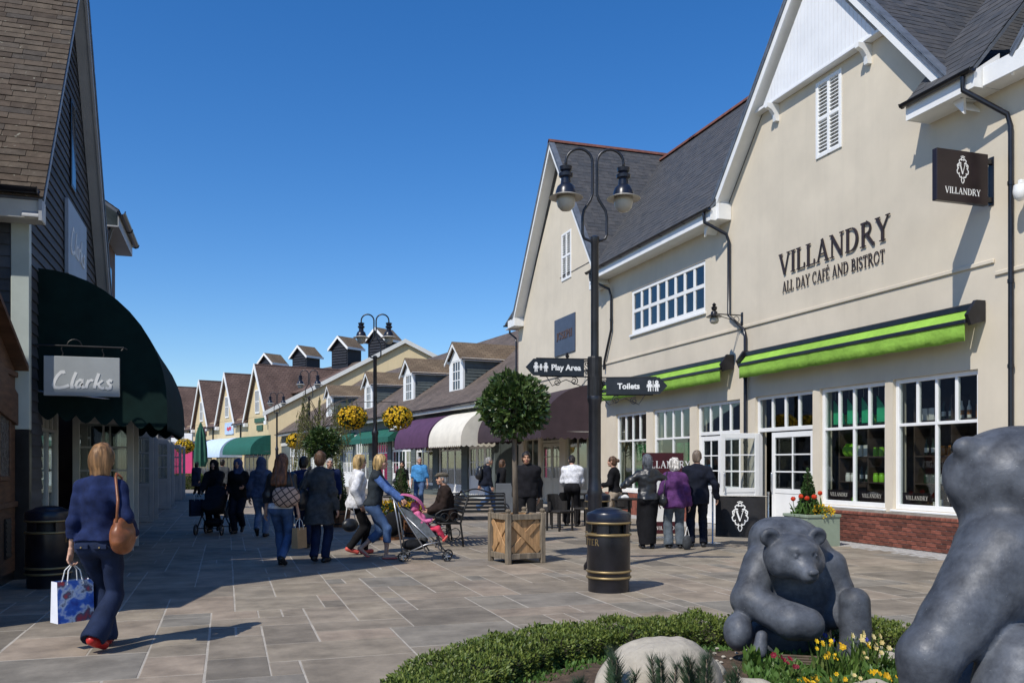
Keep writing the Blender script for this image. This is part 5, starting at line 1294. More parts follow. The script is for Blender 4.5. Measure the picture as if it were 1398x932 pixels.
# finger signs on the near lamp
def finger(label, loc, rz, L, txt, icon, flip):
    t = thing('finger_sign', label, 'sign', loc, rz, group='finger signs on the near lamp post')
    h = .235; a, b = .16, .16+L
    pts = [(a, -h/2), (b-.11, -h/2), (b, 0), (b-.11, h/2), (a, h/2)]
    mb = MB(); mb.prism(pts, -.015, .015, 1); mb.build('blade', m_black, t)
    mb = MB(); mb.tube([(.06, 0, .125), (b-.15, 0, .125)], .01, 6); mb.tube([(.06, 0, -.125), (b-.2, 0, -.125)], .01, 6); mb.lathe([(.10, -.16), (.105, -.14), (.105, .14), (.10, .16)], 14)
    for (cx, cz, r, s0) in ((.12, .06, .045, 0), (.12, -.06, .04, 0), (.30, -.19, .06, 1), (.55, -.21, .055, 1)):
        mb.tube([(cx+r*(1-k/26)*math.cos(k*.5+s0), 0, cz+r*(1-k/26)*math.sin(k*.5+s0)) for k in range(22)], .007, 5)
    mb.tube([(.09, 0, -.14), (.2, 0, -.26), (.42, 0, -.17), (.62, 0, -.26), (.7, 0, -.13)], .007, 5); mb.build('bracket', m_iron, t)
    s = 1 if not flip else -1
    me = font_mesh(txt, .112, .0015, .0035); me.materials.append(m_print); xs = [v.co.x for v in me.vertices]; w = max(xs)-min(xs)
    o = link('lettering', me, t); o.rotation_euler = (R(90), 0, 0 if not flip else R(180))
    if not flip: o.location = (a+.16, -.0165, -.038)
    else: o.location = (a+.05+w, .0165, -.038)
    ic = MB(); y_ = -.0155*s
    def person_icon(cx, sc):
        q = lambda x, z, d: (x, -(.0155+d)*s, z)
        ribbon(ic, [(cx+.017*sc*math.cos(R(k*40)), .055*sc+.017*sc*math.sin(R(k*40))) for k in range(9)], .02*sc, q, 0, .001, True)
        ribbon(ic, [(cx, .03*sc), (cx, -.02*sc)], .05*sc, q, 0, .0014); ribbon(ic, [(cx-.032*sc, .025*sc), (cx-.036*sc, -.02*sc)], .014*sc, q, 0, .0018); ribbon(ic, [(cx+.032*sc, .025*sc), (cx+.036*sc, -.02*sc)], .014*sc, q, 0, .0018)
        ribbon(ic, [(cx-.013*sc, -.02*sc), (cx-.016*sc, -.08*sc)], .018*sc, q, 0, .0022); ribbon(ic, [(cx+.013*sc, -.02*sc), (cx+.016*sc, -.08*sc)], .018*sc, q, 0, .0022)
    if icon == 'wc':
        x = b-.25; person_icon(x, .95); person_icon(x+.10, .95); ribbon(ic, [(x+.05, -.075), (x+.05, .075)], .008, lambda u, w_, d: (u, -(.0155+d)*s, w_), 0, .001)
    else:
        x = b-.285; person_icon(x, .8); person_icon(x+.07, .55); person_icon(x+.14, .85)
    ic.build('symbol', m_print, t); return t
finger('dark finger sign reading Toilets, pointing right', (*L1, 2.60), -THETA+R(-6), .86, 'Toilets', 'wc', False)
finger('dark finger sign reading Play Area, pointing left', (*L1, 2.86), -THETA+R(180+10), .84, 'Play Area', 'play', True)

# flower balls
def leaf_cloud(n, fn, size, g, up=.35, curl=.25):
    "n small folded leaves; fn() gives (position, outward normal)"
    V = []; F = []; rr = []
    for _ in range(n):
        p, nn = fn(); p = Vector(p); nn = Vector(nn)
        d = (nn+Vector((g.gauss(0, .6), g.gauss(0, .6), g.gauss(0, .6)+up))).normalized(); sd = d.cross(Vector((g.gauss(0, 1), g.gauss(0, 1), g.gauss(0, 1)))).normalized(); nm = d.cross(sd)
        s = size*g.uniform(.7, 1.35); k = len(V)
        V += [p, p+d*s*.5+sd*s*.28-nm*s*curl*.2, p+d*s+nm*s*curl*.4, p+d*s*.5-sd*s*.28-nm*s*curl*.2]
        F += [(k, k+1, k+2), (k, k+2, k+3)]; q = g.random(); rr += [q, q]
    return V, F, rr
def cloud_obj(name, V, F, rr, m, parent, kind='stuff'):
    me = bpy.data.meshes.new(name); me.from_pydata([tuple(v) for v in V], [], F); me.update(); me.materials.append(m); set_rnd(me, rr); o = link(name, me, parent)
    if kind: o['kind'] = kind
    return o
m_leafdk = attr_mat('glossy_dark_leaf', [(.022, .048, .014), (.04, .08, .02), (.065, .11, .028), (.10, .145, .04)], .36, .5, 0, 10, 8, .2, trans=.18)
m_box = attr_mat('box_leaf', [(.05, .08, .015), (.09, .135, .024), (.14, .185, .034), (.20, .235, .05)], .5, .4, 0, 10, 6, .25, trans=.2)
m_conifer = attr_mat('conifer_leaf', [(.02, .05, .012), (.035, .08, .018), (.055, .11, .024)], .6, .3, 0, 10, 6, .2, trans=.15)
m_yellow = attr_mat('yellow_petal', [(.55, .30, .008), (.72, .45, .012), (.80, .55, .02), (.40, .20, .006)], .55, .3, 0, 10, 6, .15, trans=.2)
m_bark = mat('grey_bark', (.16, .13, .10), .9, .25, 10, .5, 60, stretch=(1, 1, .25))
m_basket = mat('basket_moss', (.035, .035, .015), .95, .3, 12, .5, 40)
def ball_fn(c, r, g, zs=1.0, shell=.35):
    def f():
        v = Vector((g.gauss(0, 1), g.gauss(0, 1), g.gauss(0, 1))).normalized(); q = r*(1-shell*g.random()**1.6)*(1+.09*math.sin(v.x*5+v.z*4)+.07*math.sin(v.y*9+v.x*3)+.05*abs(g.gauss(0, .8)))
        return (c[0]+v.x*q, c[1]+v.y*q, c[2]+v.z*q*zs), v
    return f
def flower_ball(loc, r, label, hang=None, seed=1):
    g = random.Random(seed); t = thing('flower_basket', label, 'flower basket', loc, 0, group='round baskets of yellow flowers')
    mb = MB(); mb.lathe([(.02, -r*.62), (r*.5, -r*.5), (r*.82, 0), (r*.6, r*.45), (.02, r*.6)], 18); mb.build('basket', m_basket, t, True)
    V, F, rr = leaf_cloud(700, ball_fn((0, 0, 0), r*.95, g, .78, .15), r*.16, g); cloud_obj('foliage', V, F, rr, m_conifer, t)
    V = []; F = []; rr = []
    for _ in range(620):                     # five-petalled heads
        v = Vector((g.gauss(0, 1), g.gauss(0, 1), g.gauss(0, 1)+.1)).normalized(); p = Vector((v.x*r, v.y*r, v.z*r*.78))*g.uniform(.96, 1.06)
        n = (v+Vector((g.gauss(0, .25), g.gauss(0, .25), g.gauss(0, .25)))).normalized(); u = n.orthogonal().normalized(); w = n.cross(u); s = r*.085*g.uniform(.7, 1.2); k = len(V); V.append(p+n*s*.2)
        for i in range(6): a = i*math.pi/3; V.append(p+(u*math.cos(a)+w*math.sin(a))*s+n*s*.45)
        q = g.random(); 
        for i in range(6): F.append((k, k+1+i, k+1+(i+1) % 6)); rr.append(q)
    cloud_obj('flowers', V, F, rr, m_yellow, t)
    if hang:
        mb = MB(); top = Vector(hang)-Vector(loc)
        mb.tube([(0, 0, r*.6), (0, 0, top.z-.02), tuple(top)], .012, 6); mb.build('hanger', m_iron, t)
    return t
cr, sr = math.cos(-THETA), math.sin(-THETA)
for i, (dx, lab) in enumerate(((-.68, 'ball of yellow flowers left of the basket lamp post'), (.68, 'ball of yellow flowers right of the basket lamp post'))):
    p = (L2[0]+dx*cr, L2[1]+dx*sr, 2.88); flower_ball(p, .42, lab, (L2[0], L2[1], 3.36), i+1)
p = (L3[0]-.62*cr, L3[1]-.62*sr, 2.6); flower_ball(p, .45, 'ball of yellow flowers on the farther lamp, left of the willow', (L3[0], L3[1], 3.1), 5)
p = fp(252, 62); flower_ball((p[0], p[1], 2.75), .62, 'small far ball of yellow flowers beside the pink panel', None, 6)
o = bpy.data.objects['flower_basket.003']; mb = MB(); mb.tube([(0, 0, -2.75), (0, 0, -.3)], .05, 8); mb.build('pole', m_iron, o)

# litter bins
def litter_bin(loc, rz, label, text=True, s=1.0):
    t = thing('litter_bin', label, 'bin', loc, rz, group='black and gold litter bins')
    r = .262*s
    mb = MB(); mb.lathe([(r*.93, 0), (r*.93, .13), (r*.97, .15), (r*.97, .62), (r*.97, .66)], 40); mb.build('body', m_black, t, True, 40)
    mb = MB(); mb.lathe([(r*.70, .66), (r*.70, .80)], 32); mb.build('opening', m_iron, t, True, 40)
    for k in range(4):
        a = R(45+90*k); mb = MB(); mb.prism([(r*.94*math.cos(a-.3+.15*i), r*.94*math.sin(a-.3+.15*i)) for i in range(5)]+[(r*.80*math.cos(a+.3-.15*i), r*.80*math.sin(a+.3-.15*i)) for i in range(5)], .655, .80, 2); mb.build('pillar', m_black, t)
    mb = MB(); mb.lathe([(r*.97, .80), (r*1.0, .82), (r*1.01, .90), (r*.96, .925), (r*.62, .955), (r*.58, .968), (r*.3, .985), (.02, .99)], 40); mb.build('lid', m_navyblk, t, True, 35)
    for z in (.155, .225, .655, .795):
        mb = MB(); mb.lathe([(r*.97, z), (r*1.02, z+.006), (r*1.035, z+.015), (r*1.02, z+.024), (r*.97, z+.03)], 40); mb.build('band', m_gold, t, True)
    if text:
        mb = MB(); h = .075; x = 0; W = text_width('LITTER', h, .12)
        for ch in 'LITTER':
            letter(mb, ch, x, h, lambda a, b, d: ((r*.97+d)*math.cos((a-W/2)/r), (r*.97+d)*math.sin((a-W/2)/r), .55+b), .001, .003, 1.0); x += (GL[ch][0]+.12)*h
        mb.build('lettering', m_gold, t)
    return t
b1 = fp(831, 10.42); litter_bin((*b1, 0), math.atan2(-b1[1], -b1[0])-R(62), 'shiny black litter bin with gold bands in front of the lamp post')
b2 = fp(816, 16.4); litter_bin((*b2, 0), 0, 'farther litter bin, mostly hidden behind the front one', False, .9)
litter_bin((-2.08, 12.0, 0), R(0), 'black litter bin in deep shade behind the walking woman')

# wooden planter with the clipped ball tree
def crate_planter(loc, rz, s, h, label, m1=None, m2=None):
    t = thing('wooden_planter', label, 'planter', loc, rz)
    m1 = m1 or m_timber; m2 = m2 or m_timber_grey; c = s/2; p = .075
    for sx in (-1, 1):
        for sy in (-1, 1):
            mb = MB(); x, y = sx*(c-p/2), sy*(c-p/2); mb.bbox(x-p/2, x+p/2, y-p/2, y+p/2, 0, h, .006); mb.lathe([(.028, h), (.03, h+.01), (.042, h+.03), (.042, h+.05), (.02, h+.065)], 10, (x, y, 0)); mb.build('corner_post', m2, t)
    for k in range(4):
        rot = Matrix.Rotation(math.pi/2*k, 4, 'Z')
        for (z0, z1) in ((.07, .155), (h-.10, h-.015)):
            mb = MB(); mb.bbox(-c+p, c-p, -c+.012, -c+.055, z0, z1, .005, rot); mb.build('rail', m2, t)
        n = 5; w = (s-2*p)/n
        for i in range(n):
            mb = MB(); x0 = -c+p+i*w; mb.box(x0+.002, x0+w-.002, -c+.056, -c+.075, .09, h-.03, rot); mb.build('plank', m1, t)
        # two crossed braces
        for q, sg in enumerate((-1, 1)):
            xa, xb, za, zb_ = -c+p+.002, c-p-.002, .157, h-.102; ln = math.hypot(xb-xa, zb_-za); an = math.atan2(zb_-za, xb-xa)
            mtx = rot @ Matrix.Translation((0, -c+.034+(.012 if q else 0), (za+zb_)/2)) @ Matrix.Rotation(-sg*an, 4, 'Y')
            mb = MB(); mb.bbox(-ln/2+.03, ln/2-.03, -.010, .010, -.05, .05, .004, mtx); mb.build('brace', m1, t)
    mb = MB(); mb.box(-c+.08, c-.08, -c+.08, c-.08, h-.14, h-.10); mb.build('soil', m_soil, t)
    return t
pc = fp(705, 13.52); PR = R(9.6)
crate_planter((*pc, 0), PR, .66, .76, 'square wooden planter with crossed braces holding the ball tree')
def ball_tree(loc, r, zc, label, seed, trunk_r=.045, leaf=.105, n=3000, m=None):
    g = random.Random(seed); t = thing('ball_tree', label, 'tree', loc, 0, group='clipped ball trees')
    mb = MB(); mb.tube([(.01, 0, loc[2]*0), (.0, .01, zc*.35), (-.015, 0, zc*.7), (0, 0, zc)], [trunk_r, trunk_r*.9, trunk_r*.8, trunk_r*.5], 10)
    for k in range(9):
        a = k*2.4; q = r*.75; mb.tube([(0, 0, zc-r*.6+.05*k), (math.cos(a)*q*.5, math.sin(a)*q*.5, zc-r*.3+.06*k), (math.cos(a)*q, math.sin(a)*q, zc+r*.1*(k-4)*.5)], [trunk_r*.45, trunk_r*.3, .006], 6)
    mb.build('trunk', m_bark, t, True)
    V, F, rr = leaf_cloud(n, ball_fn((0, 0, zc), r, g, .92, .55), leaf, g, .15); cloud_obj('crown', V, F, rr, m or m_leafdk, t); return t
ball_tree((pc[0]-.02, pc[1], .64), .48, 2.40-.64, 'clipped ball tree with glossy dark leaves in the wooden planter', 3)
q = fp(441, 25); ball_tree((*q, 0), .44, 2.08, 'dark clipped ball tree behind the walking couple', 4, n=2200)

# thin willow
def willow(loc, label):
    g = random.Random(9); t = thing('willow_tree', label, 'tree', loc)
    mb = MB(); mb.tube([(0, 0, 0), (.05, 0, 1.5), (-.05, .1, 3.0), (0, 0, 4.4)], [.09, .08, .06, .02], 8); br = []
    for k in range(34):
        a = g.uniform(0, 6.28); z = g.uniform(2.2, 4.3); q = g.uniform(.6, 1.55); tip = Vector((math.cos(a)*q, math.sin(a)*q, z+g.uniform(.2, .9)))
        mb.tube([(0, 0, z-.4), tuple(tip*.6+Vector((0, 0, z*.4-.05))), tuple(tip)], [.025, .015, .006], 5)
        for j in range(5):
            s0 = tip*g.uniform(.8, 1.1); s0.z = tip.z-g.uniform(0, .2); ln = g.uniform(.7, 2.2); dr = Vector((math.cos(a)*.12, math.sin(a)*.12, -1)); br.append((s0, dr, ln)); mb.tube([tuple(s0), tuple(s0+dr*ln)], [.006, .003], 4, False)
    mb.build('trunk', m_bark, t, True); V = []; F = []; rr = []
    for (s0, dr, ln) in br:
        for i in range(int(ln*26)):
            p = s0+dr*ln*g.random(); d = Vector((g.gauss(0, .5), g.gauss(0, .5), -1)).normalized(); sd = d.orthogonal().normalized(); s = g.uniform(.08, .14); k = len(V); V += [p, p+d*s*.5+sd*s*.16, p+d*s, p+d*s*.5-sd*s*.16]; F += [(k, k+1, k+2), (k, k+2, k+3)]; v = g.random(); rr += [v, v]
    m_wil = attr_mat('willow_leaf', [(.15, .16, .04), (.20, .215, .06), (.25, .26, .09)], .6, .3, 0, trans=.35); cloud_obj('crown', V, F, rr, m_wil, t)
q = fp(435, 40); willow((*q, 0), 'thin weeping willow with pale green strands before the dormer row')

# cone conifers in tubs
m_terra = mat('terracotta_wood_tub', (.20, .09, .04), .8, .15, 5)
m_sage = mat('sage_green_planter', (.27, .33, .25), .55, .06, 3, .05, 60, dirt=.1)
def cone_fn(r, h, z0, g):
    def f():
        z = h*(1-math.sqrt(g.random())); a = g.uniform(0, 6.283); q = r*(1-z/h)*(.72+.3*g.random()); n = Vector((math.cos(a), math.sin(a), r/h)).normalized(); return (math.cos(a)*q, math.sin(a)*q, z0+z), n
    return f
def cone_shrub(loc, r, h, label, seed, tub=None, n=1500):
    g = random.Random(seed); t = thing('cone_conifer', label, 'shrub', loc, 0)
    z0 = 0
    mb = MB(); mb.tube([(0, 0, 0), (0, 0, h*.8)], [.03, .01], 8); mb.lathe([(r*.6, .02), (r*.55, h*.2), (r*.3, h*.6), (.01, h*.92)], 10); mb.build('stem', m_basket, t)
    V, F, rr = leaf_cloud(n, cone_fn(r, h, 0, g), .05, g, .5); cloud_obj('foliage', V, F, rr, m_conifer, t); return t
def tub(loc, r, h, label, m=None):
    t = thing('planter_tub', label, 'planter', loc); n = 14
    for k in range(n):
        a0, a1 = 2*math.pi*k/n+.02, 2*math.pi*(k+1)/n-.02; mb = MB(); b = .82
        vs = [(r*b*math.cos(a), r*b*math.sin(a), 0) for a in (a0, a1)]+[(r*math.cos(a), r*math.sin(a), h) for a in (a1, a0)]; vi = [(v[0]*.88, v[1]*.88, v[2]) for v in vs]
        mb.add(vs+vi, [(0, 1, 2, 3), (7, 6, 5, 4), (0, 4, 5, 1), (1, 5, 6, 2), (2, 6, 7, 3), (3, 7, 4, 0)]); mb.build('stave', m or m_terra, t)
    for z in (.08, h-.08):
        mb = MB(); rr_ = r*(.82+.18*z/h)+.004; mb.lathe([(rr_, z-.012), (rr_+.004, z), (rr_, z+.012)], 28); mb.build('hoop', m_iron, t)
    mb = MB(); mb.lathe([(r*.5, h-.06), (r*.87, h-.05)], 14); mb.build('soil', m_soil, t); return t
q = fp(548, 24.5); tub((*q, 0), .34, .45, 'wooden tub under the cone conifer near the purple awning'); cone_shrub((q[0], q[1], .4), .36, 1.05, 'cone shaped conifer in a tub near the purple awning', 12)
q = fp(464, 21); tub((*q, 0), .26, .4, 'wooden tub under the slim conifer beside the woman in white', m_terra); cone_shrub((q[0], q[1], .36), .22, 1.25, 'slim conifer in a tub beside the woman in white', 13, n=1100)
q = fp(112, 16.9); tub((*q, 0), .2, .4, 'small tub by the shaded shop door', m_black); cone_shrub((q[0], q[1], .36), .2, 1.2, 'small green conifer by the shaded shop door', 14, n=900)
def flower_tub(loc, r, h, label, seed):
    g = random.Random(seed); t = tub(loc, r, h, label)
    V, F, rr = leaf_cloud(500, ball_fn((0, 0, h+.05), r*.9, g, .5, .6), .07, g); cloud_obj('foliage', V, F, rr, m_conifer, t)
    V, F, rr = leaf_cloud(260, ball_fn((0, 0, h+.12), r*.85, g, .5, .3), .06, g); cloud_obj('flowers', V, F, rr, m_yellow, t)
q = fp(532, 17.5); flower_tub((*q, 0), .30, .5, 'wooden tub of yellow flowers behind the pushchair', 31)
q = fp(566, 18.2); flower_tub((*q, 0), .26, .45, 'smaller tub of yellow flowers beside the seated man', 32)

# planter by the cafe door: conifer, tulips, pansies
q = fp(1108, 16.3); t = thing('square_planter', 'sage green square planter with tulips and a small conifer', 'planter', (*q, 0), 0)
s, h = .35, .56
mb = MB(); mb.prism([(-s, 0), (s, 0), (s, h), (-s, h)], -s, s, 1); mb.build('box', m_sage, t)
mb = MB(); 
for (a, b, c, d) in ((-s-.02, s+.02, -s-.02, -s+.03), (-s-.02, s+.02, s-.03, s+.02), (-s-.02, -s+.03, -s+.03, s-.03), (s-.03, s+.02, -s+.03, s-.03)): mb.bbox(a, b, c, d, h-.03, h+.02, .005)
mb.build('rim', m_sage, t); mb = MB(); mb.box(-s+.03, s-.03, -s+.03, s-.03, h, h+.01); mb.build('soil', m_soil, t)
g = random.Random(41); pq = q
cone_shrub((q[0]-.02, q[1]+.08, h), .2, .86, 'neat green conifer cone rising from the sage planter', 15, n=1600)
m_tulip = attr_mat('red_tulip', [(.55, .03, .015), (.70, .06, .02), (.65, .10, .03)], .45, .4, 0, trans=.2)
m_stem = attr_mat('fresh_stem_leaf', [(.05, .11, .02), (.08, .16, .03), (.11, .20, .05)], .5, .4, 0, trans=.25)
def tulip(loc, h, label, group, m=None):
    t = thing('tulip', label, 'flower', loc, g.uniform(0, 6), group=group); mb = MB(); b = (g.uniform(-.04, .04), g.uniform(-.04, .04)); mb.tube([(0, 0, 0), (b[0]*.5, b[1]*.5, h*.5), (b[0], b[1], h)], .006, 5); o = mb.build('stem', m_stem, t); set_rnd(o.data, [.4]*len(o.data.polygons))
    for k in range(6):
        a = k*math.pi/3; mb = MB(); c, s_ = math.cos(a), math.sin(a); w = Vector((-s_, c, 0)); rr_ = [.008, .034, .036, .022]; zz = [0, .025, .06, .085]; ww = [.01, .028, .026, .003]
        vs = []
        for i in range(4): p = Vector((b[0]+c*rr_[i], b[1]+s_*rr_[i], h+zz[i])); vs += [p-w*ww[i], p+w*ww[i]]
        mb.add(vs, [(2*i, 2*i+1, 2*i+3, 2*i+2) for i in range(3)]); o = mb.build('petal', m or m_tulip, t, True); set_rnd(o.data, [g.random()]*3)
    for k in range(2):
        a = g.uniform(0, 6.28); mb = MB(); d = Vector((math.cos(a), math.sin(a), 0)); w = Vector((-d.y, d.x, 0)); vs = []
        for i in range(5): u = i/4; p = d*(.02+.10*u*u)+Vector((0, 0, h*.85*u)); ww = .022*math.sin(math.pi*(.15+.8*u))+.002; vs += [p-w*ww, p+w*ww]
        mb.add(vs, [(2*i, 2*i+1, 2*i+3, 2*i+2) for i in range(4)]); o = mb.build('leaf', m_stem, t, True); set_rnd(o.data, [g.random()]*4)
    return t
for (dx, dy, hh, lab) in ((-.26, -.1, .30, 'second red tulip from the left in the sage planter'), (-.17, -.18, .27, 'third red tulip from the left in the sage planter'), (-.3, .05, .25, 'leftmost red tulip in the sage planter'), (-.05, -.22, .30, 'red tulip in front of the conifer in the sage planter'), (.16, -.05, .36, 'rightmost and tallest red tulip in the sage planter'), (.05, .2, .33, 'red tulip behind the conifer in the sage planter')):
    tulip((q[0]+dx*CT+dy*ST, q[1]-dx*ST+dy*CT, h), hh, lab, 'red tulips in the sage planter')
V, F, rr = leaf_cloud(420, ball_fn((0, 0, h+.02), .36, g, .42, .5), .06, g); 
cloud_obj('foliage', V, F, rr, m_stem, t)
V, F, rr = leaf_cloud(230, ball_fn((.08, -.22, h+.05), .2, g, .6, .3), .045, g); cloud_obj('pansies', V, F, rr, m_yellow, t)

# ornate iron benches
def bench(loc, rz, L, label):
    """faces local -y, length along x: slatted seat and back on scrolled cast-iron ends"""
    t = thing('iron_bench', label, 'bench', loc, rz)
    for k in range(5):
        mb = MB(); y = -.02+k*.085; mb.bbox(-L/2, L/2, -y-.03+.2-.06, -y+.03+.2-.06, .42-.008*k, .445-.008*k, .006); mb.build('slat', m_iron, t)
    for k in range(5):
        z = .52+k*.075; y = .20+.055*k*.6; mb = MB(); mb.bbox(-L/2, L/2, y-.012, y+.012, z, z+.05, .005); mb.build('slat', m_iron, t)
    for sx in (-1, 1):
        x = sx*L/2; mb = MB()
        yz = lambda pts: [(x, p, q) for p, q in pts]
        mb.tube(yz([(.24, 0), (.22, .2), (.19, .42), (.25, .65), (.33, .90)]), .018, 6)                 # back leg and post
        mb.tube(yz([(-.26, 0), (-.23, .15), (-.26, .3), (-.24, .43)]), .018, 6)                          # front leg
        mb.tube(yz([(.19, .42), (-.24, .43)]), .016, 6)
        mb.tube(yz([(.24, .68), (.05, .69), (-.15, .66), (-.25, .60), (-.28, .52), (-.24, .43)]), .017, 6)  # arm
        for (cy, cz, r) in ((-.10, .54, .075), (.08, .55, .08), (-.12, .24, .10), (.09, .25, .09)):
            mb.tube(yz([(cy+r*math.cos(R(a)), cz+r*math.sin(R(a))) for a in range(0, 360, 30)]), .010, 5, closed=True)
        mb.tube(yz([(.22, .16), (.0, .11), (-.24, .15)]), .012, 6); mb.build('end_frame', m_iron, t, True)
    mb = MB(); pts = [(-L/2, .33, .90)]
    for i in range(1, 20): u = i/20; pts.append((-L/2+L*u, .335, .90+.09*math.sin(math.pi*u)**2-.03*math.sin(2*math.pi*u)**2))
    pts.append((L/2, .33, .90)); mb.tube(pts, .018, 6); mb.build('top_rail', m_iron, t, True); return t
BN = fp(607, 16.6); BNR = R(-96)
bench((*BN, 0), BNR, 1.5, 'black scrolled iron bench with the seated man')
BN2 = fp(652, 17.6); bench((*BN2, 0), R(-8), 1.2, 'black scrolled iron bench just behind the wooden planter')

# rope-style banner barrier by the cafe door
q0 = fp(973, 16.6); q1 = fp(1049, 16.2); d = Vector((q1[0]-q0[0], q1[1]-q0[1], 0)); Lb = d.length; ang_b = math.atan2(d.y, d.x)
t = thing('banner_barrier', 'black banner barrier with white crest standing before the cafe doors', 'barrier', (*q0, 0), ang_b)
for x in (0, Lb):
    mb = MB(); mb.lathe([(.16, 0), (.16, .012), (.03, .025), (.019, .04), (.019, .93), (.028, .94), (.028, .98), (.01, .99)], 16, (x, 0, 0)); mb.build('post', m_chrome, t, True, 40)
mb = MB(); mb.tube([(0, 0, .9), (Lb, 0, .9)], .012, 6); mb.build('rail', m_black, t)
m_banner = mat('black_banner_cloth', (.012, .011, .012), .6, .2, 6, .2, 30)
n = 16; mb = MB(); V = []; F = []
for i in range(n+1):
    x = .05+(Lb-.1)*i/n
    for j in range(7): z = .13+.76*j/6; V.append((x, .012*math.sin(i*.9+j*.5), z))
for i in range(n):
    for j in range(6): F.append((i*7+j, (i+1)*7+j, (i+1)*7+j+1, i*7+j+1))
mb.add(V, F); mb.build('banner', m_banner, t, True)
mb = MB(); crest(mb, Lb/2, .52, .38, lambda a, b, d_: (a, -.014-d_, b), .0, .002); mb.build('crest', m_print, t)
# menu banner stand behind the queue
q = fp(905, 17.4); t = thing('banner_stand', 'upright maroon and white cafe banner behind the queue', 'banner', (*q, 0), -THETA+R(8))
m_maroon = mat('maroon_print', (.055, .008, .012), .5, .1, 4)
mb = MB(); mb.box(-.42, .42, -.01, .01, .12, .36); mb.build('lower_panel', m_maroon, t); mb = MB(); mb.box(-.42, .42, -.009, .009, .361, 1.27); mb.build('middle_panel', m_print, t); mb = MB(); mb.box(-.42, .42, -.01, .01, 1.271, 1.72); mb.build('upper_panel', m_maroon, t)
mb = MB(); mb.bbox(-.45, .45, -.12, .12, 0, .06, .01); mb.tube([(-.40, .03, .06), (-.40, .03, 1.7)], .012, 6); mb.tube([(.40, .03, .06), (.40, .03, 1.7)], .012, 6); mb.build('stand', m_chrome, t)
W = text_width('VILLANDRY', .14, .06); mb = serif_text('VILLANDRY', .14, lambda a, b, d_: (a-W/2*.86, -.0105-d_, 1.42+b), 0, .002, .06); mb.build('lettering', m_print, t)
W2 = text_width('WWW.VILLANDRY.CO', .07, .05)*.5; mb = serif_text('WWW.VILLANDRY', .07, lambda a, b, d_: (a-.40, -.0105-d_, .2+b), 0, .002, .05); mb.build('lettering', m_print, t)

# pavement tables and chairs
m_rattan = mat('black_rattan', (.018, .016, .015), .7, .3, 30, .5, 120)
def cafe_chair(loc, rz, label):
    t = thing('cafe_chair', label, 'chair', loc, rz, group='dark rattan cafe chairs')
    mb = MB(); mb.bbox(-.24, .24, -.24, .22, .40, .46, .02); mb.build('seat', m_rattan, t)
    mb = MB(); V = []; F = []; n = 10
    for i in range(n+1):
        a = R(200+140*i/n-360); 
        for z, o_ in ((.46, 0), (.66, .02), (.82, .05)): V.append((.27*math.cos(R(-10+200*i/n)), .05+(.2+o_)*math.sin(R(-10+200*i/n)), z if 2 < i < 8 else min(z, .46+(.20 if z > .5 else 0))))
    for i in range(n):
        for j in range(2): F.append((i*3+j, (i+1)*3+j, (i+1)*3+j+1, i*3+j+1))
    V2 = [(v[0]*.93, v[1]*.93, v[2]) for v in V]; k = len(V); F2 = [tuple(x+k for x in f[::-1]) for f in F]
    mb.add(V+V2, F+F2+[(i*3+2, (i+1)*3+2, k+(i+1)*3+2, k+i*3+2) for i in range(n)]); mb.build('backrest', m_rattan, t)
    for (x, y) in ((-.2, -.2), (.2, -.2), (-.2, .2), (.2, .2)):
        mb = MB(); mb.bbox(x-.02, x+.02, y-.02, y+.02, 0, .40, .004); mb.build('leg', m_rattan, t)
def cafe_table(loc, label, cloth=False):
    t = thing('cafe_table', label, 'table', loc, 0, group='dark cafe tables')
    mb = MB(); mb.bbox(-.35, .35, -.35, .35, .71, .745, .008); mb.build('table_top', m_rattan, t)
    for (x, y) in ((-.3, -.3), (.3, -.3), (-.3, .3), (.3, .3)): mb = MB(); mb.bbox(x-.025, x+.025, y-.025, y+.025, 0, .71, .004); mb.build('leg', m_rattan, t)
for (u, D, rz, lab) in ((742, 20.5, 1.2, 'dark cafe chair behind the man in the black sweater'), (757, 21.3, -2.4, 'dark cafe chair left of the waiter'), (764, 19.8, .4, 'dark cafe chair nearest the waiter'), (802, 21.0, -1.0, 'dark cafe chair right of the waiter'), (848, 21.5, 2.6, 'dark cafe chair by the tray table')):
    q = fp(u, D); cafe_chair((*q, 0), rz, lab)
q = fp(790, 22.6); cafe_table((*q, 0), 'dark cafe table the waiter leans over'); q = fp(850, 19.4); cafe_table((*q, 0), 'dark cafe table with a white napkin heap'); tq = q
t = thing('napkin_heap', 'white napkins heaped on the dark cafe table', 'napkins', (q[0]-.05, q[1]-.1, .745))
s = SDF((-.2, -.16, -.005), (.2, .16, .14), .012); s.ell((-.05, 0, .02), (.12, .09, .05), .03).ell((.07, .02, .02), (.09, .08, .06), .03).ripple(.006, 60, 3).half((0, 0, 0), (0, 0, -1)); sdf_obj('napkins', s, m_print, t)
# heater / menu box in dark grey by the steep shop
q = fp(692, 23.5); t = thing('menu_board', 'grey floor standing board behind the walking man with backpack', 'board', (*q, 0), -THETA)
mb = MB(); mb.bbox(-.3, .3, -.03, .03, .04, .98, .008); mb.build('panel', mat('grey_panel', (.12, .13, .14), .5), t); mb = MB(); mb.bbox(-.32, .32, -.14, .14, 0, .04, .008); mb.build('base', m_iron, t)
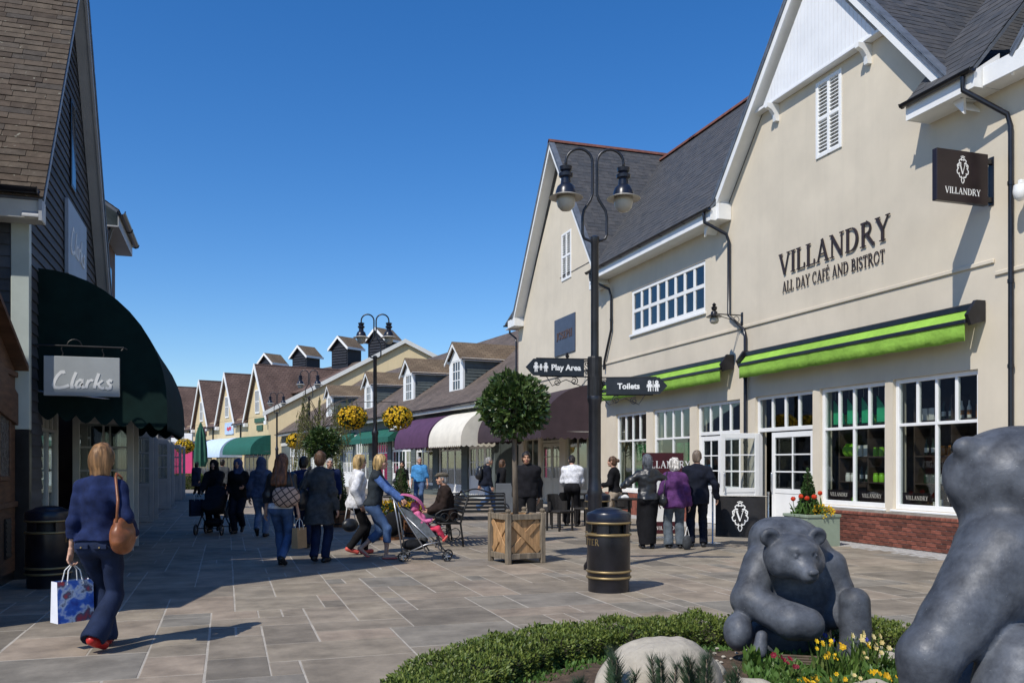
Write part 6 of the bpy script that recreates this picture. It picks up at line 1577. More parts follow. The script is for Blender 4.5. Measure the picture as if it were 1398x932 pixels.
# closed parasol, far hedge and pink panel
q = fp(274, 66); t = thing('closed_parasol', 'closed green parasol in front of the navy awning', 'parasol', (*q, 0)); mb = MB(); mb.lathe([(.5, 0), (.5, .08), (.06, .1), (.05, 1.2)], 14); mb.build('pole', m_iron, t)
mb = MB(); V = []; n = 16
for (r, z) in ((.30, 1.3), (.42, 1.7), (.40, 2.6), (.30, 3.7), (.05, 4.6)):
    for k in range(n): V.append((r*(1+.18*(-1)**k)*math.cos(2*math.pi*k/n), r*(1+.18*(-1)**k)*math.sin(2*math.pi*k/n), z))
mb.add(V, [(i*n+k, i*n+(k+1) % n, (i+1)*n+(k+1) % n, (i+1)*n+k) for i in range(4) for k in range(n)]+[tuple(range(n))[::-1], tuple(range(4*n, 5*n))]); mb.build('folded_canopy', mat('parasol_green', (.02, .10, .06), .8), t)
q = fp(243, 72); t = thing('pink_panel', 'bright pink display panel at the far end of the street', 'display', (*q, 0), -THETA)
mb = MB(); mb.bbox(-1.5, 1.2, -.1, .1, 0, 3.2, .02); mb.build('panel', mat('pink_print', (.62, .05, .16), .6, .05, 2), t); mb = MB(); mb.bbox(-1.5, 1.2, -.12, .12, 3.2, 4.0, .02); mb.build('header', m_white, t)
q = fp(248, 52)
g = random.Random(77); t = thing('clipped_hedge', 'low clipped hedge in the sun at the far end', 'hedge', (*q, 0), -THETA+R(4)); mb = MB(); mb.bbox(-1.6, 1.1, -.4, .4, 0, .82, .1); mb.build('core', m_basket, t)
def box_fn(g, x0, x1, y0, y1, z1):
    def f():
        c = g.randrange(5); 
        if c < 2: return (g.uniform(x0, x1), g.uniform(y0, y1), z1), Vector((0, 0, 1))
        if c == 2: return (g.uniform(x0, x1), y0, g.uniform(.05, z1)), Vector((0, -1, 0))
        if c == 3: return (x1, g.uniform(y0, y1), g.uniform(.05, z1)), Vector((1, 0, 0))
        return (x0, g.uniform(y0, y1), g.uniform(.05, z1)), Vector((-1, 0, 0))
    return f
V, F, rr = leaf_cloud(2600, box_fn(g, -1.6, 1.1, -.4, .4, .84), .10, g); cloud_obj('foliage', V, F, rr, m_box, t)

# ================================================================== GARDEN BED WITH THE BEARS
bx_, by_ = BED
SOILZ = .15
mb = MB(); mb.lathe([(2.08, -.01), (2.06, .06), (1.9, .10), (1.5, .135), (.8, .15), (.01, .155)], 64, (bx_, by_, 0))
bed = mb.build('flower_bed', m_soil, None, True); props(bed, kind='structure')
def hedge_ring():
    g = random.Random(51); t = thing('box_hedge', 'low clipped box hedge curving round the bear flower bed', 'hedge', (bx_, by_, 0), -THETA)
    # local x = camera right, y = away; only the arc round the far and left side, closing behind the big bear
    r0, r1, zt = 2.02, 2.56, .245
    mb = MB(); V = []; F = []; n = 90; a0, a1 = R(-15), R(228)
    for i in range(n+1):
        a = a0+(a1-a0)*i/n
        for (r, z) in ((r0+.05, 0), (r0+.04, zt-.1), (r0+.13, zt-.04), (r1-.13, zt-.04), (r1-.04, zt-.1), (r1-.05, 0)): V.append((r*math.cos(a), r*math.sin(a), z))
    for i in range(n):
        for k in range(5): F.append((i*6+k, i*6+k+1, (i+1)*6+k+1, (i+1)*6+k))
    mb.add(V, F); mb.build('core', m_basket, t)
    def fn():
        a = g.uniform(a0, a1); q = g.random()
        lump = .024*math.sin(a*23)+.02*math.sin(a*41+1)+.012*math.sin(a*97)+.022*abs(g.gauss(0, .6))
        if q < .52: r = g.uniform(r0+.02, r1-.02); e = min(r-r0, r1-r)/.26; return (r*math.cos(a), r*math.sin(a), zt-.05+.035*min(1, e*2)+lump+g.uniform(-.025, .02)), Vector((0, 0, 1))
        if q < .78: r = r1+lump+g.uniform(-.03, .015); return (r*math.cos(a), r*math.sin(a), g.uniform(.03, zt)), Vector((math.cos(a), math.sin(a), .3))
        r = r0-lump+g.uniform(-.015, .03); return (r*math.cos(a), r*math.sin(a), g.uniform(.08, zt)), Vector((-math.cos(a), -math.sin(a), .3))
    V, F, rr = leaf_cloud(66000, fn, .027, g, .25); cloud_obj('foliage', V, F, rr, m_box, t)
hedge_ring()

# bears ---------------------------------------------------------------
m_bear = mat('polished_slate_stone', (.095, .105, .124), .54, .3, 9, .4, 30, spec=.36, col2=(.034, .039, .05), detail=15, bdist=.008, dirt=.5, specks=(85, .70, (.16, .17, .18)), rvar=.12)
def loc_at(u, D): return fp(u, D)
def fit(D, u0, zb):
    "places a spot of a statue by the column and row where the photograph shows it and its depth y behind the statue's base"
    X0 = (u0-699)/1200*D
    return lambda u, v, y: ((u-699)/1200*(D+y)-X0, y, (633-v)/1200*(D+y)+1.5-zb)
def bear_small():
    D = 6.15; zb = SOILZ-.03; c = fp(1090, D); t = thing('bear_statue', 'dark stone bear sitting upright among the flowers', 'statue', (c[0], c[1], zb), -THETA)
    P = fit(D, 1090, zb); s = SDF((-.68, -.62, -.02), (.68, .7, 1.2), .0115)
    s.ell(P(1084, 800, .2), (.315, .28, .42), .06).ell(P(1074, 752, .2), (.275, .24, .25), .1).ell(P(1048, 728, .2), (.10, .16, .09), .1)      # trunk and shoulders
    s.ell(P(1076, 868, .14), (.30, .26, .2), .06)
    s.cap(P(1040, 770, .1), P(1022, 818, -.02), .135, .115, .05).cap(P(1022, 818, -.02), P(1082, 848, -.28), .115, .118, .05).cap(P(1082, 848, -.28), P(1102, 852, -.30), .118, .112, .04)   # near arm
    s.cap(P(1136, 770, .08), P(1148, 806, .04), .10, .085, .05).cap(P(1148, 806, .04), P(1136, 846, -.02), .085, .07, .04)                  # far arm
    s.ell(P(1008, 862, -.08), (.098, .13, .135), .025)
    s.cap(P(1168, 872, -.12), P(1167, 822, -.1), .108, .104, .015).ell(P(1164, 888, -.22), (.1, .13, .07), .04)                               # raised knee
    s.cap(P(1037, 890, -.22), P(1040, 868, -.2), .05, .04, .02)
    yaw = R(9); hc = np.array(P(1086, 759, -.16)); pit = R(10)
    Rh = np.array(Matrix.Rotation(yaw, 3, 'Z') @ Matrix.Rotation(pit, 3, 'X')); Rl = Rh.T
    def h(x, y, z): return tuple(hc+Rh @ np.array((x, y, z)))
    s.ell(h(0, .05, .0), (.20, .16, .15), .03, rot=Rl).ell(h(0, -.05, -.02), (.14, .12, .115), .06, rot=Rl).cap(h(0, -.11, -.045), h(0, -.20, -.065), .088, .064, .04)
    s.ell(h(-.105, -.01, -.045), (.095, .10, .095), .05, rot=Rl).ell(h(.105, -.01, -.045), (.095, .10, .095), .05, rot=Rl)
    s.ell(h(0, -.085, .075), (.105, .07, .045), .05, rot=Rl)
    for sg in (-1, 1):
        s.ell(h(sg*.172, .05, .125), (.072, .034, .066), .02, rot=Rl); s.ell(h(sg*.175, .010, .122), (.046, .024, .044), .012, 'sub', rot=Rl)
        s.ell(h(sg*.07, -.16, .045), (.028, .022, .014), .014, 'sub', rot=Rl); s.ell(h(sg*.07, -.145, .043), (.014, .014, .012), .004, rot=Rl)
    s.ell(h(0, -.26, -.035), (.038, .022, .024), .012, rot=Rl); s.ell(h(0, -.255, -.108), (.05, .03, .006), .012, 'sub', rot=Rl)
    s.ripple(.0016, 22, 4); s.half((0, 0, 0), (0, 0, -1))
    sdf_obj('body', s, m_bear, t)
bear_small()
def bear_big():
    D = 4.05; zb = SOILZ-.03; c = fp(1350, D); t = thing('bear_statue', 'large stone bear seen from behind at the right edge', 'statue', (c[0], c[1], zb), -THETA)
    P = fit(D, 1350, zb); s = SDF((-.72, -.62, -.02), (1.05, .9, 1.75), .0135)
    s.ell(P(1375, 655, .12), (.265, .27, .25), .08).ell(P(1440, 665, .15), (.42, .32, .28), .10)      # back of the head, neck and shoulders
    s.ell(P(1320, 610, .06), (.062, .05, .05), .06).ell(P(1302, 648, .14), (.035, .07, .09), .05)      # ear, and the cheek beyond
    s.ell(P(1430, 800, .12), (.46, .34, .48), .10)               # back
    s.ell(P(1440, 960, .14), (.50, .42, .40), .06)                # haunch
    s.cap(P(1370, 765, -.04), P(1306, 850, -.14), .225, .15, .08).cap(P(1306, 850, -.14), P(1268, 896, -.18), .15, .125, .05).cap(P(1268, 896, -.18), P(1262, 985, -.18), .125, .10, .05)   # arm
    s.ell(P(1262, 1020, -.2), (.12, .15, .09), .05)
    s.cap(P(1400, 915, -.22), P(1372, 985, -.30), .20, .16, .03)         # thigh
    s.ripple(.0022, 16, 8).half((0, 0, 0), (0, 0, -1)); sdf_obj('body', s, m_bear, t)
bear_big()

# stones ----------------------------------------------------------------
m_stone = mat('pale_boulder', (.42, .38, .31), .9, .16, 5, .6, 26, dirt=.18, bdist=.02, detail=9)
def boulder(loc, r, label, seed, rz=0):
    t = thing('boulder', label, 'stone', loc, rz); s = SDF((-r[0]*1.3, -r[1]*1.3, -.06), (r[0]*1.3, r[1]*1.3, r[2]*1.35), .016)
    s.ell((0, 0, r[2]*.1), (r[0], r[1], r[2]*.88), .02).ell((r[0]*.25, 0, r[2]*.2), (r[0]*.7, r[1]*.8, r[2]*.74), .06); s.ripple(.016, 11, seed).ripple(.007, 28, seed+1).ripple(.003, 60, seed+2); s.half((0, 0, -.02), (0, 0, -1)); sdf_obj('stone', s, m_stone, t)
p = fp(896, 5.1); boulder((p[0], p[1], .10), (.37, .28, .40), 'large pale boulder inside the hedge', 3, -THETA)
p = fp(1010, 5.0); boulder((p[0], p[1], .12), (.27, .2, .12), 'low flat stone in front of the seated bear', 5, -THETA)
p = fp(1185, 5.1); boulder((p[0], p[1], .12), (.2, .16, .10), 'low flat stone beside the large bear', 7, -THETA+.3)
p = fp(960, 5.75); boulder((p[0], p[1], .12), (.14, .12, .10), 'small pale stone left of the seated bear', 9, .4)
p = fp(1215, 5.9); boulder((p[0], p[1], .12), (.17, .14, .11), 'small pale stone between the two bears', 11, .4)
g = random.Random(60)
mb = MB()
for _ in range(160):
    D = g.uniform(5.2, 6.6); u = g.uniform(960, 1230); p = fp(u, D); r = g.uniform(.008, .02); mb.lathe([(r*.7, -.004), (r, r*.3), (r*.5, r*.7)], 6, (p[0], p[1], .145))
o = mb.build('pebbles', m_stone, bed); props(o, kind='stuff')
# slatted name plaque lying in the bed
p = fp(1105, 5.75); t = thing('bed_plaque', 'low slatted bronze plaque set among the flowers', 'plaque', (p[0], p[1], SOILZ), -THETA+R(-14)); m_plq = mat('brown_bronze_plate', (.10, .075, .05), .5, .2, 10)
for k in range(6):
    mb = MB(); mb.bbox(-.17, .17, -.10+k*.034, -.075+k*.034, .015+.010*k, .03+.010*k, .004); mb.build('slat', m_plq, t)
mb = MB(); mb.box(-.16, -.13, -.1, .1, -.02, .014); mb.box(.13, .16, -.1, .1, -.02, .014); mb.build('base', m_plq, t)

# dwarf pines -------------------------------------------------------------
m_pine = attr_mat('blue_green_needle', [(.05, .10, .055), (.08, .14, .075), (.11, .18, .09)], .55, .35, 0, trans=.15)
def dwarf_pine(loc, label, seed, h=.34, n_sh=7, spread=.2):
    g = random.Random(seed); t = thing('dwarf_pine', label, 'shrub', loc, 0); mb = MB(); V = []; F = []; rr = []
    for k in range(n_sh):
        a = g.uniform(0, 6.28); q = g.uniform(.0, spread) if k else 0; tip = Vector((math.cos(a)*q, math.sin(a)*q, h*g.uniform(.65, 1.05))); b = Vector((tip.x*.4, tip.y*.4, 0)); mb.tube([tuple(b), tuple(b.lerp(tip, .5)+Vector((0, 0, .01))), tuple(tip)], [.010, .008, .005], 5)
        for i in range(260):
            u = g.uniform(.3, 1.0); p = b.lerp(tip, u); an = g.uniform(0, 6.28); d = (Vector((math.cos(an), math.sin(an), .55+.9*u))).normalized(); L = g.uniform(.05, .085); sd = d.orthogonal().normalized()*.0038; kk = len(V); V += [p-sd, p+sd, p+d*L]; F.append((kk, kk+1, kk+2)); rr.append(g.random())
    mb.build('branches', m_bark, t, True); cloud_obj('needles', V, F, rr, m_pine, t)
for i, (u, D, h, lab) in enumerate(((838, 4.75, .33, 'dwarf pine at the left, against the boulder'), (905, 4.62, .34, 'upright dwarf pine in front of the boulder'), (962, 4.7, .36, 'bushy dwarf pine right of the boulder'), (1000, 4.62, .30, 'small dwarf pine beside the flat stone'), (790, 4.7, .22, 'low dwarf pine under the hedge'))):
    p = fp(u, D); dwarf_pine((p[0], p[1], .13), lab, 70+i, h, 9 if i in (0, 2) else 5, .17 if i in (0, 2) else .08)

# spring flowers ---------------------------------------------------------
m_blade = attr_mat('spring_leaf', [(.05, .10, .018), (.08, .15, .025), (.12, .19, .04), (.16, .20, .06)], .45, .4, 0, trans=.25)
def blades(loc, n, h, spread, g, w=.012, droop=.5):
    V = []; F = []; rr = []
    for _ in range(n):
        a = g.uniform(0, 6.28); d = Vector((math.cos(a), math.sin(a), 0)); sd = Vector((-d.y, d.x, 0)); L = h*g.uniform(.6, 1.15); o = Vector((g.gauss(0, spread*.4), g.gauss(0, spread*.4), 0)); ln = g.uniform(.15, .8)*droop; k = len(V); q = g.random()
        for i in range(5):
            u = i/4; p = o+d*(L*ln*u*u)+Vector((0, 0, L*(u-.35*ln*u*u*u))); ww = w*(math.sin(math.pi*(.12+.86*u))+.05)*g.uniform(.9, 1.1); V += [p-sd*ww, p+sd*ww]
        for i in range(4): F.append((k+2*i, k+2*i+1, k+2*i+3, k+2*i+2)); rr.append(q)
    return V, F, rr
def head_star(V, F, rr, c, r, n, g, cup=.4, np_=6):
    n = Vector(n).normalized(); u = n.orthogonal().normalized(); w = n.cross(u); k = len(V); V.append(c); q = g.random()
    for i in range(np_*2):
        a = i*math.pi/np_; q_ = r*(1 if i % 2 == 0 else .72); V.append(c+(u*math.cos(a)+w*math.sin(a))*q_+n*r*cup)
    for i in range(np_*2): F.append((k, k+1+i, k+1+(i+1) % (np_*2))); rr.append(q)
def clump(loc, label, cat, seed, n, h, spread, heads, m_head, hr, w=.012, droop=.5, np_=6):
    g = random.Random(seed); t = thing('flower_clump', label, cat, loc, 0, None); V, F, rr = blades(loc, n, h, spread, g, w, droop); cloud_obj('leaves', V, F, rr, m_blade, t)
    if heads:
        V = []; F = []; rr = []; st = MB()
        for _ in range(heads):
            p = Vector((g.gauss(0, spread*.6), g.gauss(0, spread*.6), h*g.uniform(.75, 1.2))); st.tube([(p.x*.5, p.y*.5, 0), (p.x*.85, p.y*.85, p.z*.6), tuple(p)], .003, 4); nd = Vector((g.gauss(0, .5), -1.0+g.gauss(0, .4), .7)); head_star(V, F, rr, p, hr*g.uniform(.8, 1.2), nd, g, .4, np_); head_star(V, F, rr, p+nd.normalized()*hr*.3, hr*.45, nd, g, .2, np_)
        o = st.build('stems', m_blade, t); set_rnd(o.data, [.5]*len(o.data.polygons)); o['kind'] = 'stuff'; cloud_obj('blooms', V, F, rr, m_head, t)
m_blueh = attr_mat('blue_bloom', [(.04, .05, .30), (.07, .07, .42)], .6, .3, 0, trans=.2); m_dkred = attr_mat('dark_red_bloom', [(.16, .012, .025), (.28, .02, .04)], .6, .3, 0, trans=.2); m_paley = attr_mat('pale_yellow_bloom', [(.62, .48, .18), (.70, .60, .30)], .6, .3, 0, trans=.2)
FL_ = [(1027, 5.75, 'broad fresh green leaves beside the bear foot', 16, .17, .05, 0, None, 0, .018, .5),
       (1062, 5.55, 'dark red hyacinth like bloom with strap leaves', 14, .14, .06, 5, m_dkred, .02, .012, .8),
       (1085, 5.35, 'strap leaved clump with one dark red bloom', 16, .15, .07, 2, m_dkred, .018, .014, .9),
       (1130, 5.62, 'upright green clump with yellow buds before the bear', 30, .21, .08, 6, m_yellow, .017, .009, .5),
       (1150, 5.45, 'thick green clump with bright yellow blooms', 34, .20, .09, 6, m_yellow, .021, .009, .5),
       (1120, 5.95, 'clump with a deep blue bloom under the bear knee', 24, .20, .07, 4, m_blueh, .018, .008, .4),
       (1165, 5.95, 'clump with blue grape like blooms right of the bear', 26, .20, .08, 6, m_blueh, .018, .008, .5),
       (1178, 5.75, 'green clump with pale yellow blooms right of the bear', 30, .22, .09, 7, m_paley, .02, .009, .5),
       (1205, 5.65, 'sprawling green clump with pale blooms by the hedge', 28, .17, .1, 5, m_paley, .018, .009, .9),
       (1105, 5.22, 'bright yellow pansies at the front of the bed', 16, .07, .07, 12, m_yellow, .022, .012, .9),
       (1212, 5.35, 'yellow pansies beside the large bear', 16, .07, .07, 9, m_yellow, .022, .012, .9),
       (1070, 5.15, 'leafy green clump at the very front', 22, .10, .09, 0, None, 0, .012, .9),
       (1135, 5.15, 'low leafy clump with small yellow blooms at the front', 26, .12, .09, 4, m_yellow, .016, .011, .9),
       (1175, 5.2, 'low green clump against the flat stone', 26, .11, .09, 2, m_paley, .016, .011, .9),
       (1050, 5.95, 'yellowing strap leaves under the bear arm', 14, .10, .07, 0, None, 0, .011, 1.2)]
for i, (u, D, lab, n, h, sp, hd, mh, hr, w, dr) in enumerate(FL_):
    p = fp(u, D); clump((p[0], p[1], SOILZ-.02), lab, 'flowers', 200+i, int(n*2.2), h*1.05, sp*1.15, int(hd*1.3), mh, hr, w, dr)
# ground cover round the inside of the hedge
g = random.Random(88); V = []; F = []; rr = []
def gc():
    a = g.uniform(0, 6.28); r = math.sqrt(g.uniform(.75, 1))*2.05; return (bx_+r*math.cos(a), by_+r*math.sin(a), .07+.03*g.random()), Vector((0, 0, 1))
V, F, rr = leaf_cloud(5200, gc, .04, g, .4)
def gc2():
    p = fp(g.uniform(1020, 1235), g.uniform(5.05, 6.15)); return (p[0], p[1], .14+.05*g.random()), Vector((0, 0, 1))
V2, F2, r2 = leaf_cloud(2600, gc2, .05, g, .5); k_ = len(V); V += V2; F += [tuple(i+k_ for i in f) for f in F2]; rr += r2
o = cloud_obj('ground_cover', V, F, rr, m_stem, None); 

# ================================================================== PEOPLE
m_skin = mat('skin', (.52, .30, .21), .5, .06, 8, spec=.35)
m_skin_tan = mat('tan_skin', (.45, .25, .16), .5, .06, 8)
m_eye = mat('dark_eye', (.02, .015, .012), .2, .1, 5); m_lip = mat('lip', (.36, .13, .11), .45, .05, 5)
def cloth(name, col, rough=.88, var=.2, sc=14): return mat(name, col, rough, var, sc, .4, 110, spec=.18, dirt=.2)
def denim(name, col): return mat(name, col, .85, .28, 5, .3, 200, spec=.2, dirt=.25, stretch=(1, 1, .45))
def hairm(name, col): return mat(name, tuple(c*1.15 for c in col), .5, .42, 30, .8, 80, spec=.4, stretch=(1, 1, .1))
NP = np.array
def ik2(a, c, l1, l2, pole):
    a, c, pole = NP(a, float), NP(c, float), NP(pole, float); d = c-a; L = np.linalg.norm(d); Lm = (l1+l2)*.995
    if L > Lm: c = a+d/L*Lm; d = c-a; L = Lm
    n = d/L; x = (l1*l1-l2*l2+L*L)/(2*L); h = math.sqrt(max(l1*l1-x*x, 0)); p = pole-n*(pole@n); p /= max(np.linalg.norm(p), 1e-6)
    return a+n*x+p*h, c
def hand_arrays(W, d, side, palm, curl, sc=1.0, vox=.0065):
    "palm, four unequal bent fingers and a thumb from its side"
    d, side, palm = (NP(v, float)/np.linalg.norm(v) for v in (d, side, palm)); W = NP(W, float)
    s = SDF(W-.21*sc, W+.21*sc, vox); rot = np.stack([d, side, palm])
    s.cap(W-d*.03*sc, W+d*.02*sc, .024*sc, .026*sc, .012).ell(W+d*.052*sc, (.05*sc, .041*sc, .019*sc), .012, rot=rot)
    for i, (o, L) in enumerate(((.030, .074), (.010, .082), (-.011, .076), (-.030, .060))):
        b = W+d*(.088-.004*abs(i-1.2))*sc+side*o*sc; a1 = R(curl*.8); a2 = R(curl*1.7); d1 = d*math.cos(a1)+palm*math.sin(a1); d2 = d*math.cos(a2)+palm*math.sin(a2); k = b+d1*L*.5*sc
        s.cap(b, k, .0098*sc, .0088*sc, .004).cap(k, k+d2*L*.5*sc, .0088*sc, .0072*sc, .003)
    b = W+d*.028*sc+side*.034*sc; t1 = d*.75+side*.62+palm*.22; t1 /= np.linalg.norm(t1); t2 = d*.9+side*.1+palm*.4*(curl/60+.3); t2 /= np.linalg.norm(t2); k = b+t1*.042*sc
    s.cap(b, k, .0125*sc, .0105*sc, .008).cap(k, k+t2*.036*sc, .0105*sc, .0085*sc, .003); return s.mesh_arrays()
def person(loc, head, label, H=1.7, female=True, top=None, legs=None, shoes=None, hair=None, pose=None, skin=None, vox=.015, group=None, face=True, extra=None):
    """One figure. Local frame: faces +y, x to its right. head: heading (X, Y) as the camera sees it (X right, Y away)."""
    hx, hy = cw(head[0], head[1]); rz = math.atan2(-hx, hy); pose = pose or {}; skin = skin or m_skin
    t = thing('person', label, 'person', (loc[0], loc[1], loc[2] if len(loc) > 2 else 0), rz, group)
    s = H/1.72; seated = pose.get('seat'); st = pose.get('stride', .0)*s; w = 1.0 if female else 1.08
    # ---- skeleton
    sh = (.165 if female else .192)*s; hipw = .092*s
    drop = .02*s+abs(st)*.12
    hipz = (.90*s-drop) if not seated else seated+.085*s
    lean = R(pose.get('lean', 2)); twist = pose.get('twist', 0)
    hc = NP((0, 0, hipz)); cL, sL = math.cos(lean), math.sin(lean)
    def T(x, y, z): return NP((x, y*cL+(z-.90)*s*sL/s*1.0*s/s*1, 0))*0+NP((x*s, (y*s)*cL+((z-.90)*s)*sL, hipz+((z-.90)*s)*cL-(y*s)*sL))
    Rt = np.array([[1, 0, 0], [0, cL, -sL], [0, sL, cL]])       # rows: torso axes
    J = {}
    for k, sg in (('L', -1), ('R', 1)):
        hip = NP((sg*hipw, 0, hipz)); f = pose.get('foot'+k)
        if seated: 
            kn = NP((sg*hipw*1.3, .43*s, hipz-.0)); an = NP((sg*hipw*1.4, (.43+pose.get('shin', .05))*s, .085*s)) if not pose.get('kidlegs') else NP((sg*hipw*1.5, .62*s, hipz-.30*s)); lift = 0
        else:
            fy = st*(1 if (k == 'R') == pose.get('lead_right', True) else -1); lift = 0
            if st and fy < 0: lift = pose.get('lift', .10)*s
            an = NP((sg*hipw*((.55 if st else .95)+pose.get('stance', 0)), fy, .085*s+lift)) if f is None else NP(f)*s
            kn, an = ik2(hip, an, .43*s, .41*s, (sg*.1, 1, 0))
        toe_dir = NP((sg*.15, 1, -1.1*(lift/(.10*s+1e-6)) if lift else 0)); toe_dir = toe_dir/np.linalg.norm(toe_dir)
        if pose.get('kidlegs'): toe_dir = NP((sg*.1, .5, .6))
        J['hip'+k], J['kn'+k], J['an'+k], J['toe'+k] = hip, kn, an, an+toe_dir*.145*s+NP((0, 0, -.045*s if not lift else -.02*s))
        J['heel'+k] = an-toe_dir*.035*s+NP((0, 0, -.05*s if not lift else -.035*s))
        so = T(sg*(.147 if female else .178), 0, 1.372); J['sh'+k] = so
        tgt = pose.get('arm'+k); 
        if tgt is None: tgt = (sg*.24, (.16 if (k == 'L') == pose.get('lead_right', True) else -.14)*(1 if st else .15), .80)
        wr = T(*tgt) if not pose.get('arm_abs') else NP(tgt)*s
        pole = pose.get('pole'+k, (sg*.35, -1, -.2)); J['el'+k], J['wr'+k] = ik2(so, wr, .285*s, .255*s, pole)
    neck0, neck1 = T(0, -.005, 1.43), T(0, .012, 1.53); HC = T(0, .03, 1.608)+NP(pose.get('head_off', (0, 0, 0)))
    yaw, pit = R(pose.get('yaw', 0)), R(pose.get('pitch', 0)); Rh = np.array(Matrix.Rotation(-yaw, 3, 'Z') @ Matrix.Rotation(-pit, 3, 'X')); hh = lambda x, y, z: HC+Rh @ NP((x*s, y*s, z*s)); Rhl = Rh.T
    lo = NP((-1.0, -1.0, -.05)); allp = np.array([v for v in J.values()]+[HC]); lo = allp.min(0)-.24; hi = allp.max(0)+.26; lo[2] = max(lo[2], -.03)
    bulk = (top or {}).get('bulk', 0)
    def torso(S, f, waist=1.0, k=.05):
        S.ell(T(0, -.005, .93), (.158*s*w+f, .112*s+f, .115*s+f), k, rot=Rt); S.ell(T(0, .0, 1.07), ((.128 if female else .145)*s*w*waist+f, .095*s+f, .14*s+f), k, rot=Rt)
        S.ell(T(0, -.002, 1.26), ((.148 if female else .168)*s*w+f, .108*s+f, .175*s+f), k, rot=Rt)
        if female: S.ell(T(0, .075, 1.26), (.11*s+f*.6, .05*s+f*.6, .065*s+f*.6), .05, rot=Rt)
        S.cap(J['shL'], T(-.03, -.015, 1.415), .050*s+f*.8, .052*s+f*.5, k); S.cap(J['shR'], T(.03, -.015, 1.415), .050*s+f*.8, .052*s+f*.5, k)
        for sg in (-1, 1): S.ell(T(sg*.075, -.055, .90), (.085*s+f, .08*s+f, .09*s+f), k, rot=Rt)
    def arms(S, f, end=1.0, k=.03, sides='LR'):
        for q in sides:
            e, wv = J['el'+q], J['wr'+q]; S.cap(J['sh'+q], e, .050*s*w+f, .039*s*w+f, k); S.cap(e, e+(wv-e)*end, .039*s*w+f, (.039+(.026-.039)*end)*s*w+f, k)
    def leg(S, f, end=1.0, k=.03, flare=0.0):
        for q in 'LR':
            h_, kn, an = J['hip'+q], J['kn'+q], J['an'+q]; S.cap(h_+NP((0, 0, -.02)), kn, .083*s+f, .054*s+f, k); S.cap(kn, kn+(an-kn)*end, .056*s+f, .038*s+f+flare, k)
            if end > .55: S.cap(kn+(an-kn)*.1+NP((0, -.012, 0)), kn+(an-kn)*.5+NP((0, -.014, 0)), .052*s+f, .047*s+f, k)
    # ---- body
    S = SDF(lo, hi, max(vox, .016)); torso(S, -.008); arms(S, -.006, .98); leg(S, -.006); S.cap(neck0, neck1, .052*s*w, .047*s*w, .03)
    for q in 'LR': S.cap(J['heel'+q], J['toe'+q], .034*s, .028*s, .02)
    parts = [(*S.mesh_arrays(), 0)]
    # head with brow, nose, lips, chin and ears
    hv = .0085 if face else .011; G = SDF(HC-.19*s, HC+.19*s, hv)
    G.ell(hh(0, -.008, .028), (.074*s, .093*s, .088*s), .02, rot=Rhl).ell(hh(0, .022, -.035), (.058*s, .068*s, .078*s), .03, rot=Rhl).ell(hh(0, .062, -.085), (.03*s, .03*s, .026*s), .025, rot=Rhl)
    G.cap(hh(0, -.03, -.05), neck1*.55+neck0*.45, .05*s*w, .05*s*w, .02)
    G.cap(hh(0, .088, .018), hh(0, .103, -.022), .010*s, .0155*s, .012).ell(hh(0, .072, .035), (.05*s, .022*s, .012*s), .015, rot=Rhl)
    for sg in (-1, 1):
        G.ell(hh(sg*.031, .096, .012), (.017*s, .014*s, .010*s), .010, 'sub', rot=Rhl); G.ell(hh(sg*.076, -.005, -.005), (.010*s, .02*s, .032*s), .006, rot=Rhl); G.ell(hh(sg*.04, .062, -.03), (.024*s, .022*s, .022*s), .02, rot=Rhl)
    G.ell(hh(0, .094, -.055), (.025*s, .012*s, .007*s), .006, rot=Rhl).ell(hh(0, .091, -.067), (.021*s, .012*s, .007*s), .006, rot=Rhl)
    V, Q = G.mesh_arrays(); fc = (V[Q].mean(1)-HC) @ Rh/s; mi = np.zeros(len(Q), int)
    mi[(np.abs(fc[:, 0]) < .024) & (fc[:, 1] > .075) & (np.abs(fc[:, 2]+.061) < .012)] = 2; parts.append((V, Q, mi))
    if face:
        for sg in (-1, 1):
            E_ = SDF(hh(sg*.031, .086, .012)-.02, hh(sg*.031, .086, .012)+.02, .0045); E_.ell(hh(sg*.031, .0835, .012), (.0125*s, .010*s, .0075*s), 0, rot=Rhl); parts.append((*E_.mesh_arrays(), 1))
            E_ = SDF(hh(sg*.033, .094, .037)-.028, hh(sg*.033, .094, .037)+.028, .0045); E_.ell(hh(sg*.033, .0875, .036), (.019*s, .007*s, .0045*s), 0, rot=Rhl); parts.append((*E_.mesh_arrays(), 1))
    for q, sg in (('L', -1), ('R', 1)):
        d = J['wr'+q]-J['el'+q]; d = d/np.linalg.norm(d); fwd = NP(pose.get('thumb'+q, (0, 1, .15))); side = fwd-d*(fwd@d); 
        if np.linalg.norm(side) < .2: side = NP((-sg, 0, .1))-d*(NP((-sg, 0, .1))@d)
        side /= np.linalg.norm(side); palm = np.cross(d, side)*(1 if sg < 0 else -1)
        pl = pose.get('palm'+q)
        if pl is not None: palm = NP(pl, float)-d*(NP(pl, float)@d); palm /= np.linalg.norm(palm); side = np.cross(palm, d)*(1 if sg > 0 else -1)
        parts.append((*hand_arrays(J['wr'+q], d, side, palm, pose.get('curl'+q, 28), s*(1.0 if not female else .94), .0075), 0)); J['hd'+q] = J['wr'+q]+d*.09*s
    link('body', arrays_mesh('body', parts, [skin, m_eye, m_lip]), t)
    # ---- clothes
    sd = abs(hash(label)) % 997 if False else sum(map(ord, label)) % 997
